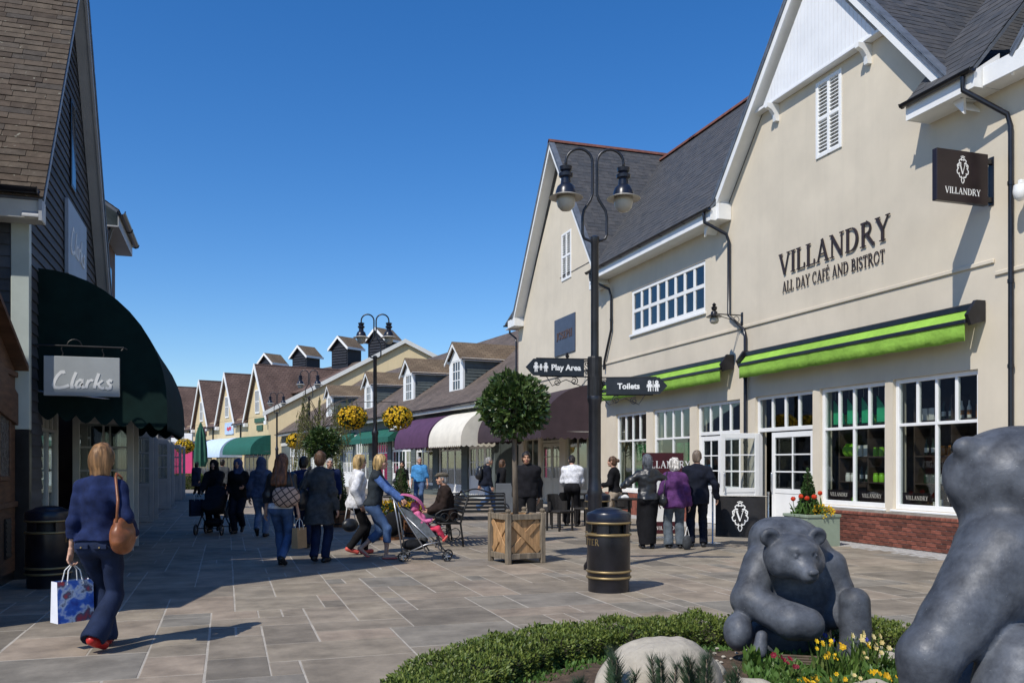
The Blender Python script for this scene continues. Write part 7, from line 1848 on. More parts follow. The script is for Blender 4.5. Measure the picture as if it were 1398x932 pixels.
    if legs:
        k = legs['kind']; f = legs.get('f', .014); S = SDF(lo, hi, vox)
        if k in ('trousers', 'capri', 'shorts'):
            leg(S, f, {'trousers': .97, 'capri': .50, 'shorts': .05}[k], .025, legs.get('flare', .012))
            torso(S, f*.6, 1.0); S.half(T(0, 0, legs.get('waist', 1.04)), Rt[2])
            if k == 'trousers':
                for q in 'LR': v = J['an'+q]-J['kn'+q]; v = v/np.linalg.norm(v); S.ell(J['an'+q]+v*(.13*s), (.125*s,)*3, 0, 'sub')
            else:
                for q in 'LR': v = J['an'+q]-J['kn'+q]; S.ell(J['kn'+q]+v*.5+v/np.linalg.norm(v)*.13*s, (.125*s,)*3, 0, 'sub')
            S.ripple(legs.get('fold', .0045), 30, sd, (.8, .8, 1.2))
        else:                                # long skirt
            b = NP((0, (J['anL'][1]+J['anR'][1])/2, .10*s)); S.cap(NP((0, 0, hipz-.03)), b, .135*s, .155*s, .05, sq=((0, 1, 0), .8)); leg(S, .02, .9); torso(S, f*.6); S.half(T(0, 0, 1.04), Rt[2]); S.half((0, 0, .085*s), (0, 0, -1)); S.ripple(.008, 26, sd, (1, 1, .15))
        o = sdf_obj(k if k != 'capri' else 'cropped_trousers', S, legs['m'], t)
        if legs.get('pockets'):
            for sg in (-1, 1):
                mb = MB(); c = T(sg*.075, -.150, .895); mb.bbox(c[0]-.055, c[0]+.055, c[1]-.006, c[1]+.012, c[2]-.02, c[2]+.018, .004); mb.build('pocket_flap', legs['m'], t); mb = MB(); mb.lathe([(.008, 0), (.006, .005)], 8); ob = mb.build('button', m_gold, t); ob.location = tuple(c+NP((0, -.008, -.006))); ob.rotation_euler = (R(90), 0, 0)
    if top:
        f = top.get('f', .016)+bulk; S = SDF(lo, hi, vox); torso(S, f, top.get('waist', 1.05)); arms(S, f*.85, top.get('sleeve', .96), .03) if top.get('sleeve', .96) > 0 else None
        hem = top.get('hem', .90)
        if hem < .86:
            S.cap(T(0, -.01, .95), T(0, -.01, hem-.05), .155*s+f, .16*s+f+top.get('flare', .01), .05, sq=((0, 1, 0), .75))
        S.half(T(0, 0, hem), -Rt[2]); 
        ck = top.get('collar', 1.485); n = Rt[2]
        cs = SDF(lo, hi, vox)
        S.cap(neck0, neck1*.5+neck0*.5, .056*s*w+.006, .054*s*w+.004, .02) if top.get('high') else None
        S.half(T(0, 0, ck+(.055 if top.get('high') else 0)), n); S.ripple(top.get('fold', .0045)*1.3, 22, sd+5, (1, 1, 1.3)).ripple(top.get('fold', .0045)*.7, 46, sd+6, (.8, .8, 1.2))
        link(top.get('name', 'top'), arrays_mesh('top', [(*S.mesh_arrays(), 0)], [top['m']]), t)
        if top.get('cuff'):                  # sleeves of another garment beneath
            S = SDF(lo, hi, vox); arms(S, top['cuff_f'] if 'cuff_f' in top else .012, .96); sdf_obj('sleeves', S, top['cuff'], t)
        if top.get('under'):
            S = SDF(lo, hi, vox); torso(S, f*.9); S.half(T(0, 0, top['under'][1]), -Rt[2]); S.half(T(0, 0, top['under'][1]+.09), Rt[2]); sdf_obj('shirt_hem', S, top['under'][0], t)
    if shoes:
        for q in 'LR':
            S = SDF(J['an'+q]-.22, J['an'+q]+.26, vox*.8)
            if shoes.get('sandal'): S.cap(J['heel'+q]+NP((0, 0, -.022)), J['toe'+q]+NP((0, 0, -.02)), .040*s, .042*s, 0, sq=((0, 0, 1), .35))
            else: S.cap(J['heel'+q], J['toe'+q], .042*s, .037*s, .02); S.cap(J['an'+q]+NP((0, 0, -.02)), J['heel'+q]*.6+J['toe'+q]*.4, .044*s, .038*s, .02)
            S.half((0, 0, .004), (0, 0, -1)); sdf_obj('shoe', S, shoes['m'], t)
    if hair:
        k = hair['kind']; S = SDF(HC-NP((.24, .26, .62))*s, HC+NP((.24, .24, .22))*s, .010)
        if k == 'hijab':
            S.ell(hh(0, -.01, .02), (.098*s, .115*s, .115*s), .02, rot=Rhl).cap(hh(0, -.02, -.04), T(0, -.01, 1.42), .085*s, .13*s, .06); S.ell(hh(0, .12, -.01), (.05*s, .05*s, .075*s), .02, 'sub', rot=Rhl); S.ripple(.004, 40, sd)
        else:
            e = {'short': .010, 'bob': .016, 'long': .014, 'bun': .008, 'curly': .030, 'fringe': .014, 'crop': .006}[k]
            S.ell(hh(0, -.012, .032), (.074*s+e, .093*s+e, .088*s+e), .01, rot=Rhl); S.ell(hh(0, -.045, -.035), (.066*s+e, .06*s+e, .07*s+e), .03, rot=Rhl)
            if k == 'bob':
                S.ell(hh(0, -.03, -.04), (.084*s, .08*s, .09*s), .04, rot=Rhl)
                for i in range(7): a = (i-3)*.42; S.cap(hh(.06*math.sin(a), -.02-.06*math.cos(a), -.04), hh(.07*math.sin(a), -.03-.07*math.cos(a), -.135-.02*math.cos(i*2.1)), .03*s, .012*s, .018)
            if k == 'long':
                for dx in (-.035, 0, .035): S.cap(hh(dx, -.06, 0), T(dx*2.2, -.15, 1.27)+NP((0, 0, .02*abs(dx)*10)), .066*s, .042*s, .03)
            if k == 'bun': S.ell(hh(0, -.135, .02), (.042*s, .04*s, .04*s), .012, rot=Rhl)
            if k == 'curly': S.ripple(.008, 75, sd)
            # clear the face
            S.ell(hh(0, .125, -.03), (.074*s, .085*s, .10*s), .02, 'sub', rot=Rhl); S.ell(hh(0, .09, -.13), (.09*s, .11*s, .06*s), .03, 'sub', rot=Rhl)
            S.ripple(.0042, 75, sd+2, (1.5, 1.5, .35))
        sdf_obj('headscarf' if k == 'hijab' else 'hair', S, hair['m'], t)
        if hair.get('cap'):
            S = SDF(HC-.2*s, HC+.22*s, .010); S.ell(hh(0, .0, .085), (.098*s, .118*s, .045*s), .02, rot=Rhl).ell(hh(0, -.02, .06), (.088*s, .105*s, .05*s), .02, rot=Rhl).ell(hh(0, .105, .062), (.07*s, .05*s, .012*s), .02, rot=Rhl); S.half(hh(0, 0, .045), -Rh[:, 2]); sdf_obj('flat_cap', S, hair['cap'], t)
    # where a spot of the figure is in the street
    c_, s_ = math.cos(rz), math.sin(rz); J['T'] = T; J['t'] = t; J['rz'] = rz; J['hh'] = hh
    J['world'] = lambda p: Vector((t.location.x+p[0]*c_-p[1]*s_, t.location.y+p[0]*s_+p[1]*c_, t.location.z+p[2]))
    return J

# cloth colours
c_navy = cloth('navy_knit', (.012, .022, .075)); c_black = cloth('black_cloth', (.010, .010, .012)); c_blackknit = cloth('black_knit', (.014, .014, .018)); c_white = cloth('white_cotton', (.74, .75, .78)); c_cream = cloth('cream_cotton', (.62, .58, .50))
c_grey = cloth('charcoal_wool', (.055, .06, .065)); c_bluesh = cloth('bright_blue_cotton', (.08, .30, .62)); c_bluesl = cloth('mid_blue_knit', (.10, .19, .45)); c_dkvest = cloth('dark_gilet', (.03, .038, .045)); c_purple = cloth('purple_wool', (.10, .035, .13)); c_suit = cloth('midnight_suit', (.010, .013, .024)); c_greytr = cloth('blue_grey_trousers', (.10, .12, .14)); c_brown = cloth('dark_brown_coat', (.028, .018, .015)); c_tweed = mat('tweed_cap', (.13, .11, .08), .9, .3, 40)
c_leather = mat('black_leather_jacket', (.016, .018, .022), .38, .2, 10, .3, 50, spec=.5); c_pink = cloth('pink_cotton', (.70, .18, .36)); c_red = cloth('coral_red_cotton', (.62, .05, .10)); c_hijab = cloth('slate_blue_scarf', (.06, .08, .17)); c_hood = cloth('grey_blue_hoodie', (.07, .09, .15)); c_coatb = cloth('dark_blue_coat', (.03, .035, .06))
d_dark = denim('dark_denim', (.016, .027, .066)); d_mid = denim('mid_denim', (.075, .135, .27)); d_light = denim('light_denim', (.16, .23, .36)); d_navy = denim('navy_denim', (.014, .025, .07))
h_ltbrown = hairm('light_brown_hair', (.24, .125, .05)); h_blond = hairm('blond_hair', (.46, .31, .13)); h_auburn = hairm('auburn_hair', (.17, .065, .025)); h_dark = hairm('dark_hair', (.012, .009, .008)); h_brown = hairm('brown_hair', (.09, .045, .022)); h_white = hairm('white_hair', (.62, .58, .53)); h_grey = hairm('grey_hair', (.30, .29, .28)); h_dkgrey = hairm('dark_grey_hair', (.10, .11, .13))
s_red = mat('red_leather_shoe', (.45, .02, .015), .4, .1, 6); s_black = mat('black_shoe', (.012, .012, .013), .4, .2, 6); s_brown = mat('brown_shoe', (.05, .03, .02), .5, .2, 6); s_coral = mat('coral_shoe', (.62, .10, .08), .5); s_blue = mat('blue_trainer', (.08, .13, .25), .6)
m_tanleather = mat('tan_leather', (.24, .08, .028), .42, .2, 9, .3, 40, spec=.45)
def PP(u, D): return fp(u, D)

# 1 walking woman at the left, seen from behind
J = person(PP(136, 7.1), (.02, 1), 'woman in navy sweater and jeans walking away with shopping bag', 1.69, True, dict(m=c_navy, hem=.945, name='sweater', fold=.0042, bulk=.004, sleeve=.98, collar=1.475, waist=1.0), dict(kind='trousers', m=d_dark, flare=.05, f=.012, pockets=True, waist=1.03), dict(m=s_red), dict(kind='bob', m=h_ltbrown),
    dict(stride=.16, stance=-.18, lead_right=False, lift=.05, armL=(-.245, .0, .80), armR=(.225, .12, 1.0), poleR=(.45, -1, -.3), curlL=70, curlR=35, palmL=(1, 0, 0)), vox=.0105, face=True)
hd = J['world'](J['hdL']); 
m_bagw = mat('white_paper_bag', (.72, .73, .78), .6, .05, 4)
m_bagp, tn, bb_ = nmat('printed_bag'); nz_ = N(tn, 'ShaderNodeTexNoise'); nz_.inputs['Scale'].default_value = 9; nz_.inputs['Detail'].default_value = 5; rp_ = N(tn, 'ShaderNodeValToRGB'); tcn = N(tn, 'ShaderNodeTexCoord'); tn.links.new(tcn.outputs['Object'], nz_.inputs['Vector']); tn.links.new(nz_.outputs['Fac'], rp_.inputs[0]); tn.links.new(rp_.outputs[0], bb_.inputs['Base Color'])
for i, (ps, cc) in enumerate(((.30, (.02, .05, .30)), (.44, (.04, .14, .55)), (.52, (.55, .62, .75)), (.58, (.08, .09, .16)), (.68, (.50, .05, .06)))):
    e_ = rp_.color_ramp.elements[i] if i < 2 else rp_.color_ramp.elements.new(ps); e_.position = ps; e_.color = (*cc, 1)
def paper_bag(loc, rz, w, d, h, label, m, m_side=None, handles=True, top_z=None, seed=1):
    t = thing('shopping_bag', label, 'bag', loc, rz); mb = MB(); g = random.Random(seed)
    V = [(-w/2, -d/2, 0), (w/2, -d/2, 0), (w/2, d/2, 0), (-w/2, d/2, 0), (-w/2, -d/2*.75, h), (w/2, -d/2*.75, h), (w/2, d/2*.75, h), (-w/2, d/2*.75, h)]
    if m_side is None: 
        mb.add(V, [(3, 2, 1, 0), (0, 1, 5, 4), (1, 2, 6, 5), (2, 3, 7, 6), (3, 0, 4, 7)]); mb.build('bag', m, t)
    else:
        mb.add(V, [(3, 2, 1, 0), (1, 2, 6, 5), (3, 0, 4, 7)]); mb.build('gusset', m_side, t)
        for face in ((0, 1, 5, 4), (2, 3, 7, 6)): pm = MB(); pm.quad_pts([V[i] for i in face]); pm.build('printed_face', m, t)
    if handles:
        for y in (-d/2*.75, d/2*.75):
            hm = MB(); zt_ = top_z if top_z else h+.14; hm.tube([(-w*.22, y, h-.03), (-w*.16, y*.6, h+(zt_-h)*.6), (0, y*.15, zt_), (w*.16, y*.6, h+(zt_-h)*.6), (w*.22, y, h-.03)], .005, 5); hm.build('handle', m_print, t)
    return t
paper_bag((hd.x+.02, hd.y, hd.z-.47), -THETA+R(52), .29, .13, .33, 'blue and white printed carrier bag in the walking woman\'s hand', m_bagp, m_bagw, True, .465, 4)
# her tan shoulder bag
def hobo_bag(J, label, side=1, m=None, zc=1.02, size=(.09, .15, .13), strap_top=None, name='shoulder_bag'):
    T = J['T']; c = J['world'](T(side*.235, -.10, zc)); t = thing(name, label, 'bag', tuple(c), J['rz']); s = SDF((-.22, -.26, -.24), (.22, .26, .24), .012)
    s.ell((0, 0, -.02), (size[0], size[1], size[2]), .02).ell((0, -.0, -size[2]*.5), (size[0]*1.1, size[1]*.95, size[2]*.7), .04); s.half((0, 0, size[2]*.75), (0, 0, 1), .02); s.ripple(.005, 45, 9); sdf_obj('bag', s, m or m_tanleather, t)
    sh = J['world'](T(side*.135, -.01, 1.475)); v = sh-Vector(c); cz, sz = math.cos(-J['rz']), math.sin(-J['rz']); v = Vector((v.x*cz-v.y*sz, v.x*sz+v.y*cz, v.z))
    for y in (-.75, .75):
        mb = MB(); mb.tube([(0, y*size[1], size[2]*.5), tuple(v*.55+Vector((side*.025, y*.06-.03, 0))), tuple(v+Vector((side*.02, -.055 if y < 0 else .05, -.02))), tuple(v+Vector((0, 0, .012)))], .011, 6); mb.build('strap', m or m_tanleather, t, True)
    return t
hobo_bag(J, 'tan leather shoulder bag on the walking woman in navy', 1, size=(.075, .135, .15))

# 2-5 the group in the shade
J = person(PP(293, 19.4), (0, -1), 'woman in black coat and headscarf pushing a dark pram', 1.62, True, dict(m=c_black, hem=.45, name='coat', bulk=.03, flare=.03), dict(kind='trousers', m=c_black), dict(m=s_black), dict(kind='hijab', m=c_black), dict(stride=.12, armL=(-.16, .42, 1.0), armR=(.16, .42, 1.0), curlL=70, curlR=70), vox=.02)
m_pram = cloth('black_pram_cloth', (.010, .011, .014))
def wheel(name, parent, c, r, axis='x', w=.03, m=None):
    mb = MB(); n = 18; vs = []; ring = [(-w/2, r*.78), (-w/2, r*.95), (0, r), (w/2, r*.95), (w/2, r*.78)]
    pts = []
    for k in range(n):
        a = 2*math.pi*k/n
        for (x, q) in ring: pts.append((c[0]+x, c[1]+q*math.cos(a), c[2]+q*math.sin(a)))
    fs = [(k*5+i, k*5+(i+1) % 5, ((k+1) % n)*5+(i+1) % 5, ((k+1) % n)*5+i) for k in range(n) for i in range(5)]; mb.add(pts, fs); o = mb.build(name, m_iron, parent, True)
    mb = MB()
    for k in range(5): a = 2*math.pi*k/5; mb.tube([(c[0], c[1], c[2]), (c[0], c[1]+r*.8*math.cos(a), c[2]+r*.8*math.sin(a))], r*.09, 5)
    mb.tube([(c[0]-w*.6, c[1], c[2]), (c[0]+w*.6, c[1], c[2])], r*.22, 8); mb.build('hub', m or m_chrome, o)
hx, hy = cw(0, -1); q = PP(292, 18.75); t = thing('pram', 'black pram pushed through the shade', 'pram', (*q, 0), math.atan2(-hx, hy))
s = SDF((-.32, -.45, .3), (.32, .5, 1.2), .018); s.ell((0, .05, .62), (.22, .38, .2), .05).ell((0, -.12, .82), (.23, .26, .26), .06); s.half((0, .05, .80), (0, .6, .8), .02); s.ripple(.004, 30, 2); sdf_obj('carrycot', s, m_pram, t)
mb = MB(); mb.tube([(-.24, -.38, 1.0), (-.24, -.2, .6), (-.24, .32, .16)], .014, 6); mb.tube([(.24, -.38, 1.0), (.24, -.2, .6), (.24, .32, .16)], .014, 6); mb.tube([(-.24, .15, .5), (-.25, -.3, .15)], .014, 6); mb.tube([(.24, .15, .5), (.25, -.3, .15)], .014, 6); mb.tube([(-.24, -.38, 1.0), (.24, -.38, 1.0)], .016, 6); mb.tube([(-.25, .32, .15), (.25, .32, .15)], .01, 6); mb.tube([(-.25, -.3, .15), (.25, -.3, .15)], .01, 6); mb.build('frame', m_iron, t, True)
for x in (-.27, .27): wheel('wheel', t, (x, .32, .12), .12); wheel('wheel', t, (x, -.3, .13), .13)
s = SDF((-.26, -.3, .12), (.26, .3, .4), .02); s.ell((0, 0, .26), (.2, .24, .09), .03); sdf_obj('basket', s, m_pram, t)
q = PP(268, 18.9); paper_bag((q[0], q[1], .38), .4, .28, .12, .36, 'dark blue bag hanging beside the pram on the left', c_coatb, None, True); q = PP(316, 19.1); paper_bag((q[0], q[1], .34), .2, .24, .12, .34, 'pale grey bag hanging between the pram and the woman in the scarf', cloth('pale_bag', (.22, .25, .30)), None, True)
person(PP(326, 19.0), (-.05, -1), 'woman in dark clothes and blue headscarf walking beside the pram', 1.64, True, dict(m=c_black, hem=.78, name='coat', bulk=.02, flare=.02), dict(kind='trousers', m=c_suit, f=.02), dict(m=s_black), dict(kind='hijab', m=c_hijab), dict(stride=.10, armL=(-.18, .16, 1.08), armR=(.22, .10, .98)), vox=.02)
person(PP(268, 40), (.2, 1), 'small distant woman in a blue grey coat near the hedge', 1.6, True, dict(m=c_coatb, hem=.55, name='coat', bulk=.03, flare=.03), dict(kind='trousers', m=c_black), dict(m=s_black), dict(kind='bob', m=h_dark), dict(stride=.1), vox=.028, face=False)
person(PP(303, 30), (.1, 1), 'distant person in dark jacket beyond the pram', 1.68, False, dict(m=c_grey, hem=.86, name='jacket', bulk=.02), dict(kind='trousers', m=c_black), dict(m=s_black), dict(kind='crop', m=h_dark), dict(stride=.1), vox=.028, face=False)
person(PP(356, 18.0), (.02, 1), 'person in grey blue hooded top and pale jeans walking away', 1.66, True, dict(m=c_hood, hem=.86, name='hooded_top', bulk=.02), dict(kind='trousers', m=d_light, f=.018), dict(m=s_black), dict(kind='hijab', m=c_hood), dict(stride=.12, armL=(-.24, 0, .86)), vox=.02, face=False)
q = PP(348, 17.9); J2 = None
# 6 long-haired woman with the checked bag
J = person(PP(384, 12.95), (.05, 1), 'woman with long auburn hair and checked bag walking away', 1.68, True, dict(m=c_leather, hem=.98, name='jacket', bulk=.01, under=(c_white, .90)), dict(kind='trousers', m=d_mid, f=.012, flare=.01), dict(m=s_black), dict(kind='long', m=h_auburn), dict(stride=.15, lead_right=False, lift=.06, armL=(-.27, .08, .84), armR=(.27, -.02, .82), curlR=70), vox=.0145)
m_check = None
m, tnode, b = nmat('beige_check_cloth'); Lk = tnode.links.new
tc = N(tnode, 'ShaderNodeTexCoord'); mp = N(tnode, 'ShaderNodeMapping'); mp.inputs['Rotation'].default_value = (0, R(35), 0); Lk(tc.outputs['Object'], mp.inputs['Vector']); sp = N(tnode, 'ShaderNodeSeparateXYZ'); Lk(mp.outputs[0], sp.inputs[0])
def stripes(sock, period, duty):
    a = N(tnode, 'ShaderNodeMath', operation='MULTIPLY'); Lk(sock, a.inputs[0]); a.inputs[1].default_value = 1/period; f = N(tnode, 'ShaderNodeMath', operation='FRACT'); Lk(a.outputs[0], f.inputs[0]); l = N(tnode, 'ShaderNodeMath', operation='LESS_THAN'); Lk(f.outputs[0], l.inputs[0]); l.inputs[1].default_value = duty; return l.outputs[0]
mxn = N(tnode, 'ShaderNodeMath', operation='MAXIMUM'); Lk(stripes(sp.outputs['X'], .085, .2), mxn.inputs[0]); Lk(stripes(sp.outputs['Z'], .085, .2), mxn.inputs[1])
mm = N(tnode, 'ShaderNodeMix', data_type='RGBA'); Lk(mxn.outputs[0], mm.inputs[0]); mm.inputs[6].default_value = (.50, .33, .24, 1); mm.inputs[7].default_value = (.06, .035, .03, 1); Lk(mm.outputs[2], b.inputs['Base Color']); b.inputs['Roughness'].default_value = .7; m_check = m
T = J['T']; c = J['world'](T(.13, -.20, 1.10)); t = thing('shoulder_bag', 'beige checked bag slung on the long haired woman\'s back', 'bag', tuple(c), J['rz']+R(8)); s = SDF((-.28, -.15, -.24), (.28, .15, .24), .012); s.ell((0, 0, .0), (.20, .085, .155), .02).ell((0, 0, -.06), (.185, .085, .12), .03); s.half((0, 0, .12), (0, 0, 1), .02); s.ripple(.005, 30, 3); sdf_obj('bag', s, m_check, t)
mb = MB(); mb.tube([(-.13, 0, .1), (-.16, .04, .24), (-.14, .14, .36)], .011, 6); mb.tube([(.10, 0, .1), (.06, .05, .26), (.02, .15, .37)], .011, 6); mb.build('strap', m_brown_timber, t, True)
hd = J['world'](J['hdR']); paper_bag((hd.x, hd.y, hd.z-.44), -THETA+R(70), .24, .11, .30, 'brown paper bag in the long haired woman\'s hand', mat('kraft_paper', (.42, .27, .14), .8), None, True, .44)
# 7 woman in the charcoal cape coat, and her companion
J = person(PP(436, 13.3), (.12, 1), 'woman in charcoal flared coat with black shoulder bag', 1.72, True, dict(m=c_grey, hem=.62, name='coat', bulk=.012, flare=.07, fold=.007), dict(kind='trousers', m=d_navy, f=.014), dict(m=s_black), dict(kind='short', m=h_brown), dict(stride=.10, lead_right=True, lift=.03, armL=(-.26, .12, 1.0), armR=(.27, .02, .86)), vox=.0145)
hobo_bag(J, 'black shoulder bag on the woman in the charcoal coat', -1, m=c_leather, size=(.09, .17, .17), zc=1.04)
person(PP(414, 15.6), (-.1, 1), 'dark haired person in navy jacket half hidden between two women', 1.66, False, dict(m=c_navy, hem=.86, name='jacket', bulk=.02), dict(kind='trousers', m=d_navy), dict(m=s_black), dict(kind='short', m=h_dark), dict(stride=.1), vox=.019, face=False)
person(PP(450, 20.5), (.3, -1), 'person in dark blue top beyond the charcoal coat', 1.66, False, dict(m=c_navy, hem=.86, name='top', bulk=.015), dict(kind='trousers', m=c_black), dict(m=s_black), dict(kind='crop', m=h_grey), dict(stride=.1), vox=.02)
# 8-9 two fair women at the pushchair
person(PP(487, 14.6), (.75, .35), 'blond woman in a white jacket walking behind the pushchair', 1.68, True, dict(m=c_white, hem=.82, name='jacket', bulk=.02, flare=.015), dict(kind='trousers', m=c_black, f=.012), dict(m=s_coral), dict(kind='bob', m=h_blond), dict(stride=.14, lead_right=False, lift=.04, armL=(-.26, .16, .9), armR=(.25, .0, .9)), vox=.0155)
q = PP(478, 14.1); t = thing('black_bag', 'small black bag with white trim beside the white jacket', 'bag', (q[0], q[1], .52), .3); s = SDF((-.2, -.14, -.16), (.2, .14, .2), .014); s.ell((0, 0, 0), (.14, .08, .11), .02); sdf_obj('bag', s, c_leather, t); mb = MB(); mb.tube([(-.09, 0, .08), (-.05, 0, .3), (.05, 0, .3), (.09, 0, .08)], .008, 6); mb.build('strap', m_print, t, True)
JW = person(PP(510, 13.9), (1, .02), 'blond woman in dark gilet and blue sleeves pushing the pushchair', 1.69, True, dict(m=c_dkvest, hem=.90, name='gilet', sleeve=0, bulk=.012, cuff=c_bluesl, cuff_f=.016, high=True), dict(kind='capri', m=d_mid, f=.016, flare=.012), dict(m=s_coral, sandal=True), dict(kind='bob', m=h_blond), dict(stride=.21, lead_right=True, lift=.09, lean=7, armL=(-.15, .47, 1.03), armR=(.15, .47, 1.03), curlL=75, curlR=75, palmL=(0, 0, -1), palmR=(0, 0, -1)), vox=.0135)
# pushchair with the child
hx, hy = cw(1, .02); rzp = math.atan2(-hx, hy); q = PP(583, 13.75); t = thing('pushchair', 'grey and pink folding pushchair on small double wheels', 'pushchair', (*q, 0), rzp)   # faces +y
m_pgrey = cloth('grey_pushchair_cloth', (.13, .145, .16)); m_alu = mat('silver_tube', (.38, .39, .41), .35, .06, 8, metal=.7)
for x in (-.2, .2):
    mb = MB(); mb.tube([(x, -.62, 1.0), (x, -.54, 1.0), (x, -.46, .90), (x, -.22, .50), (x, .02, .12)][::1], .013, 7); mb.tube([(x, -.40, .12), (x, -.1, .34), (x, .12, .62)] if False else [(x, -.36, .10), (x, -.44, .62), (x, -.50, .96)], .012, 7); mb.tube([(x, -.36, .10), (x, .0, .26), (x, .2, .30)], .011, 7); mb.tube([(x, -.30, .68), (x, .30, .10)], .012, 7); mb.build('side_frame', m_alu, t, True)
    mb = MB(); mb.tube([(x, -.66, 1.0), (x, -.53, 1.0)], .019, 8); mb.build('handle', m_iron, t)
mb = MB(); mb.tube([(-.2, -.36, .10), (.2, -.36, .10)], .01, 6); mb.tube([(-.2, .30, .10), (.2, .30, .10)], .01, 6); mb.tube([(-.2, .18, .22), (.2, .18, .22)], .012, 6); mb.build('cross_tube', m_alu, t)
for x in (-.2, .2):
    for dx in (-.025, .025): wheel('wheel', t, (x+dx, -.36, .075), .075, w=.022); wheel('wheel', t, (x+dx, .32, .075), .075, w=.022)
mb = MB(); mb.add([(-.18, -.40, .86), (.18, -.40, .86), (.18, -.12, .36), (-.18, -.12, .36), (-.18, .16, .38), (.18, .16, .38), (-.17, .24, .16), (.17, .24, .16)], [(0, 1, 2, 3), (3, 2, 5, 4), (4, 5, 7, 6)]); mb.build('seat', m_pgrey, t)
for x in (-.185, .185): mb = MB(); mb.add([(x, -.40, .84), (x, -.12, .36), (x, .16, .38), (x, .02, .56), (x, -.22, .76)], [(0, 1, 2, 3, 4)]); mb.build('side_panel', m_pgrey, t)
mb = MB(); V = []
for i in range(7):
    a = R(95-i*14); 
    for x in (-.19, -.1, 0, .1, .19): V.append((x, -.36+.34*math.cos(a)-.02*abs(x)*5, .74+.30*math.sin(a)-abs(x)*.12))
mb.add(V, [(i*5+k, i*5+k+1, (i+1)*5+k+1, (i+1)*5+k) for i in range(6) for k in range(4)]); mb.build('hood', c_pink, t, True)
s = SDF((-.2, -.48, .10), (.2, .1, .42), .018); s.ell((0, -.2, .24), (.16, .2, .09), .02); sdf_obj('basket', s, m_pram, t)
kq = (q[0]+hx*-.04, q[1]+hy*-.04)
person((kq[0], kq[1], .05), (1, .02), 'small child in pink hat and coral leggings in the pushchair', .86, True, dict(m=c_pink, hem=.92, name='top', bulk=.006), dict(kind='trousers', m=c_red, f=.010, flare=.0), dict(m=s_coral), dict(kind='curly', m=c_pink), dict(seat=.40, lean=-24, kidlegs=True, armL=(-.22, .28, 1.05), armR=(.22, .28, 1.05)), vox=.012)
q = PP(537, 14.6); t = thing('carry_bag', 'black holdall hanging behind the pushchair handles', 'bag', (q[0], q[1], .30), rzp); s = SDF((-.22, -.25, -.05), (.22, .25, .5), .018); s.ell((0, 0, .2), (.13, .17, .2), .03); s.ripple(.006, 25, 6); sdf_obj('bag', s, m_pram, t); mb = MB(); mb.tube([(0, -.1, .36), (0, .0, .62), (0, .1, .36)], .01, 6); mb.build('strap', m_pram, t)

# 11 seated man with flat cap
bw = Vector((BN[0], BN[1], 0)); rot = Matrix.Rotation(BNR, 3, 'Z'); seatp = bw+rot @ Vector((.25, .02, 0)); fwd = rot @ Vector((0, -1, 0)); Xc = fwd.x*CT-fwd.y*ST; Yc = fwd.x*ST+fwd.y*CT
person((seatp.x, seatp.y, 0), (Xc, Yc), 'old man in flat cap and dark brown coat seated on the bench', 1.68, False, dict(m=c_brown, hem=.84, name='coat', bulk=.03, fold=.008, flare=.02, collar=1.49), dict(kind='trousers', m=c_grey, f=.016), dict(m=s_brown), dict(kind='crop', m=h_grey, cap=c_tweed), dict(seat=.45, lean=6, armL=(-.16, .34, 1.04), armR=(.16, .36, 1.02), shin=.02), vox=.0165)
# 12-13 couple by the white awning
person(PP(573, 29.5), (-.15, -1), 'grey haired man in bright blue shirt and jeans', 1.76, False, dict(m=c_bluesh, hem=.92, name='shirt', sleeve=.0001, bulk=.02), dict(kind='trousers', m=d_mid, f=.016), dict(m=s_brown), dict(kind='crop', m=h_grey), dict(stride=.08, yaw=-30, armL=(-.27, .02, .84), armR=(.27, .02, .84)), vox=.022)
J = person(PP(549, 29), (.2, -1), 'dark haired woman in black top beside the man in blue', 1.62, True, dict(m=c_black, hem=.86, name='top', sleeve=.0001), dict(kind='trousers', m=c_black), dict(m=s_black), dict(kind='bob', m=h_dark), dict(stride=.08, yaw=20), vox=.022); hobo_bag(J, 'black handbag on the woman beside the man in blue', 1, m=c_leather, size=(.08, .14, .12))
# 14 man with backpack and companion
J = person(PP(663, 26.9), (1, .25), 'grey haired man with black backpack striding right', 1.76, False, dict(m=c_suit, hem=.86, name='jacket', bulk=.02), dict(kind='trousers', m=d_mid, f=.016), dict(m=s_blue), dict(kind='crop', m=h_grey), dict(stride=.26, lead_right=False, lift=.10, lean=6), vox=.02)
T = J['T']; c = J['world'](T(0, -.22, 1.22)); t = thing('backpack', 'black backpack on the striding grey haired man', 'backpack', tuple(c), J['rz']); s = SDF((-.22, -.18, -.3), (.22, .18, .3), .018); s.ell((0, 0, 0), (.15, .10, .22), .02).ell((0, -.05, -.08), (.13, .09, .11), .03); sdf_obj('pack', s, c_leather, t)
for x in (-.1, .1): mb = MB(); mb.tube([(x, .08, .18), (x, .16, .27), (x, .34, .16), (x, .3, -.1), (x, .1, -.18)], .014, 6); mb.build('strap', c_leather, t, True)
person(PP(684, 27.4), (.9, .5), 'woman in black jacket half hidden behind the backpack man', 1.66, True, dict(m=c_black, hem=.72, name='jacket', bulk=.02), dict(kind='trousers', m=c_black), dict(m=s_black), dict(kind='bob', m=h_brown), dict(stride=.15), vox=.021)
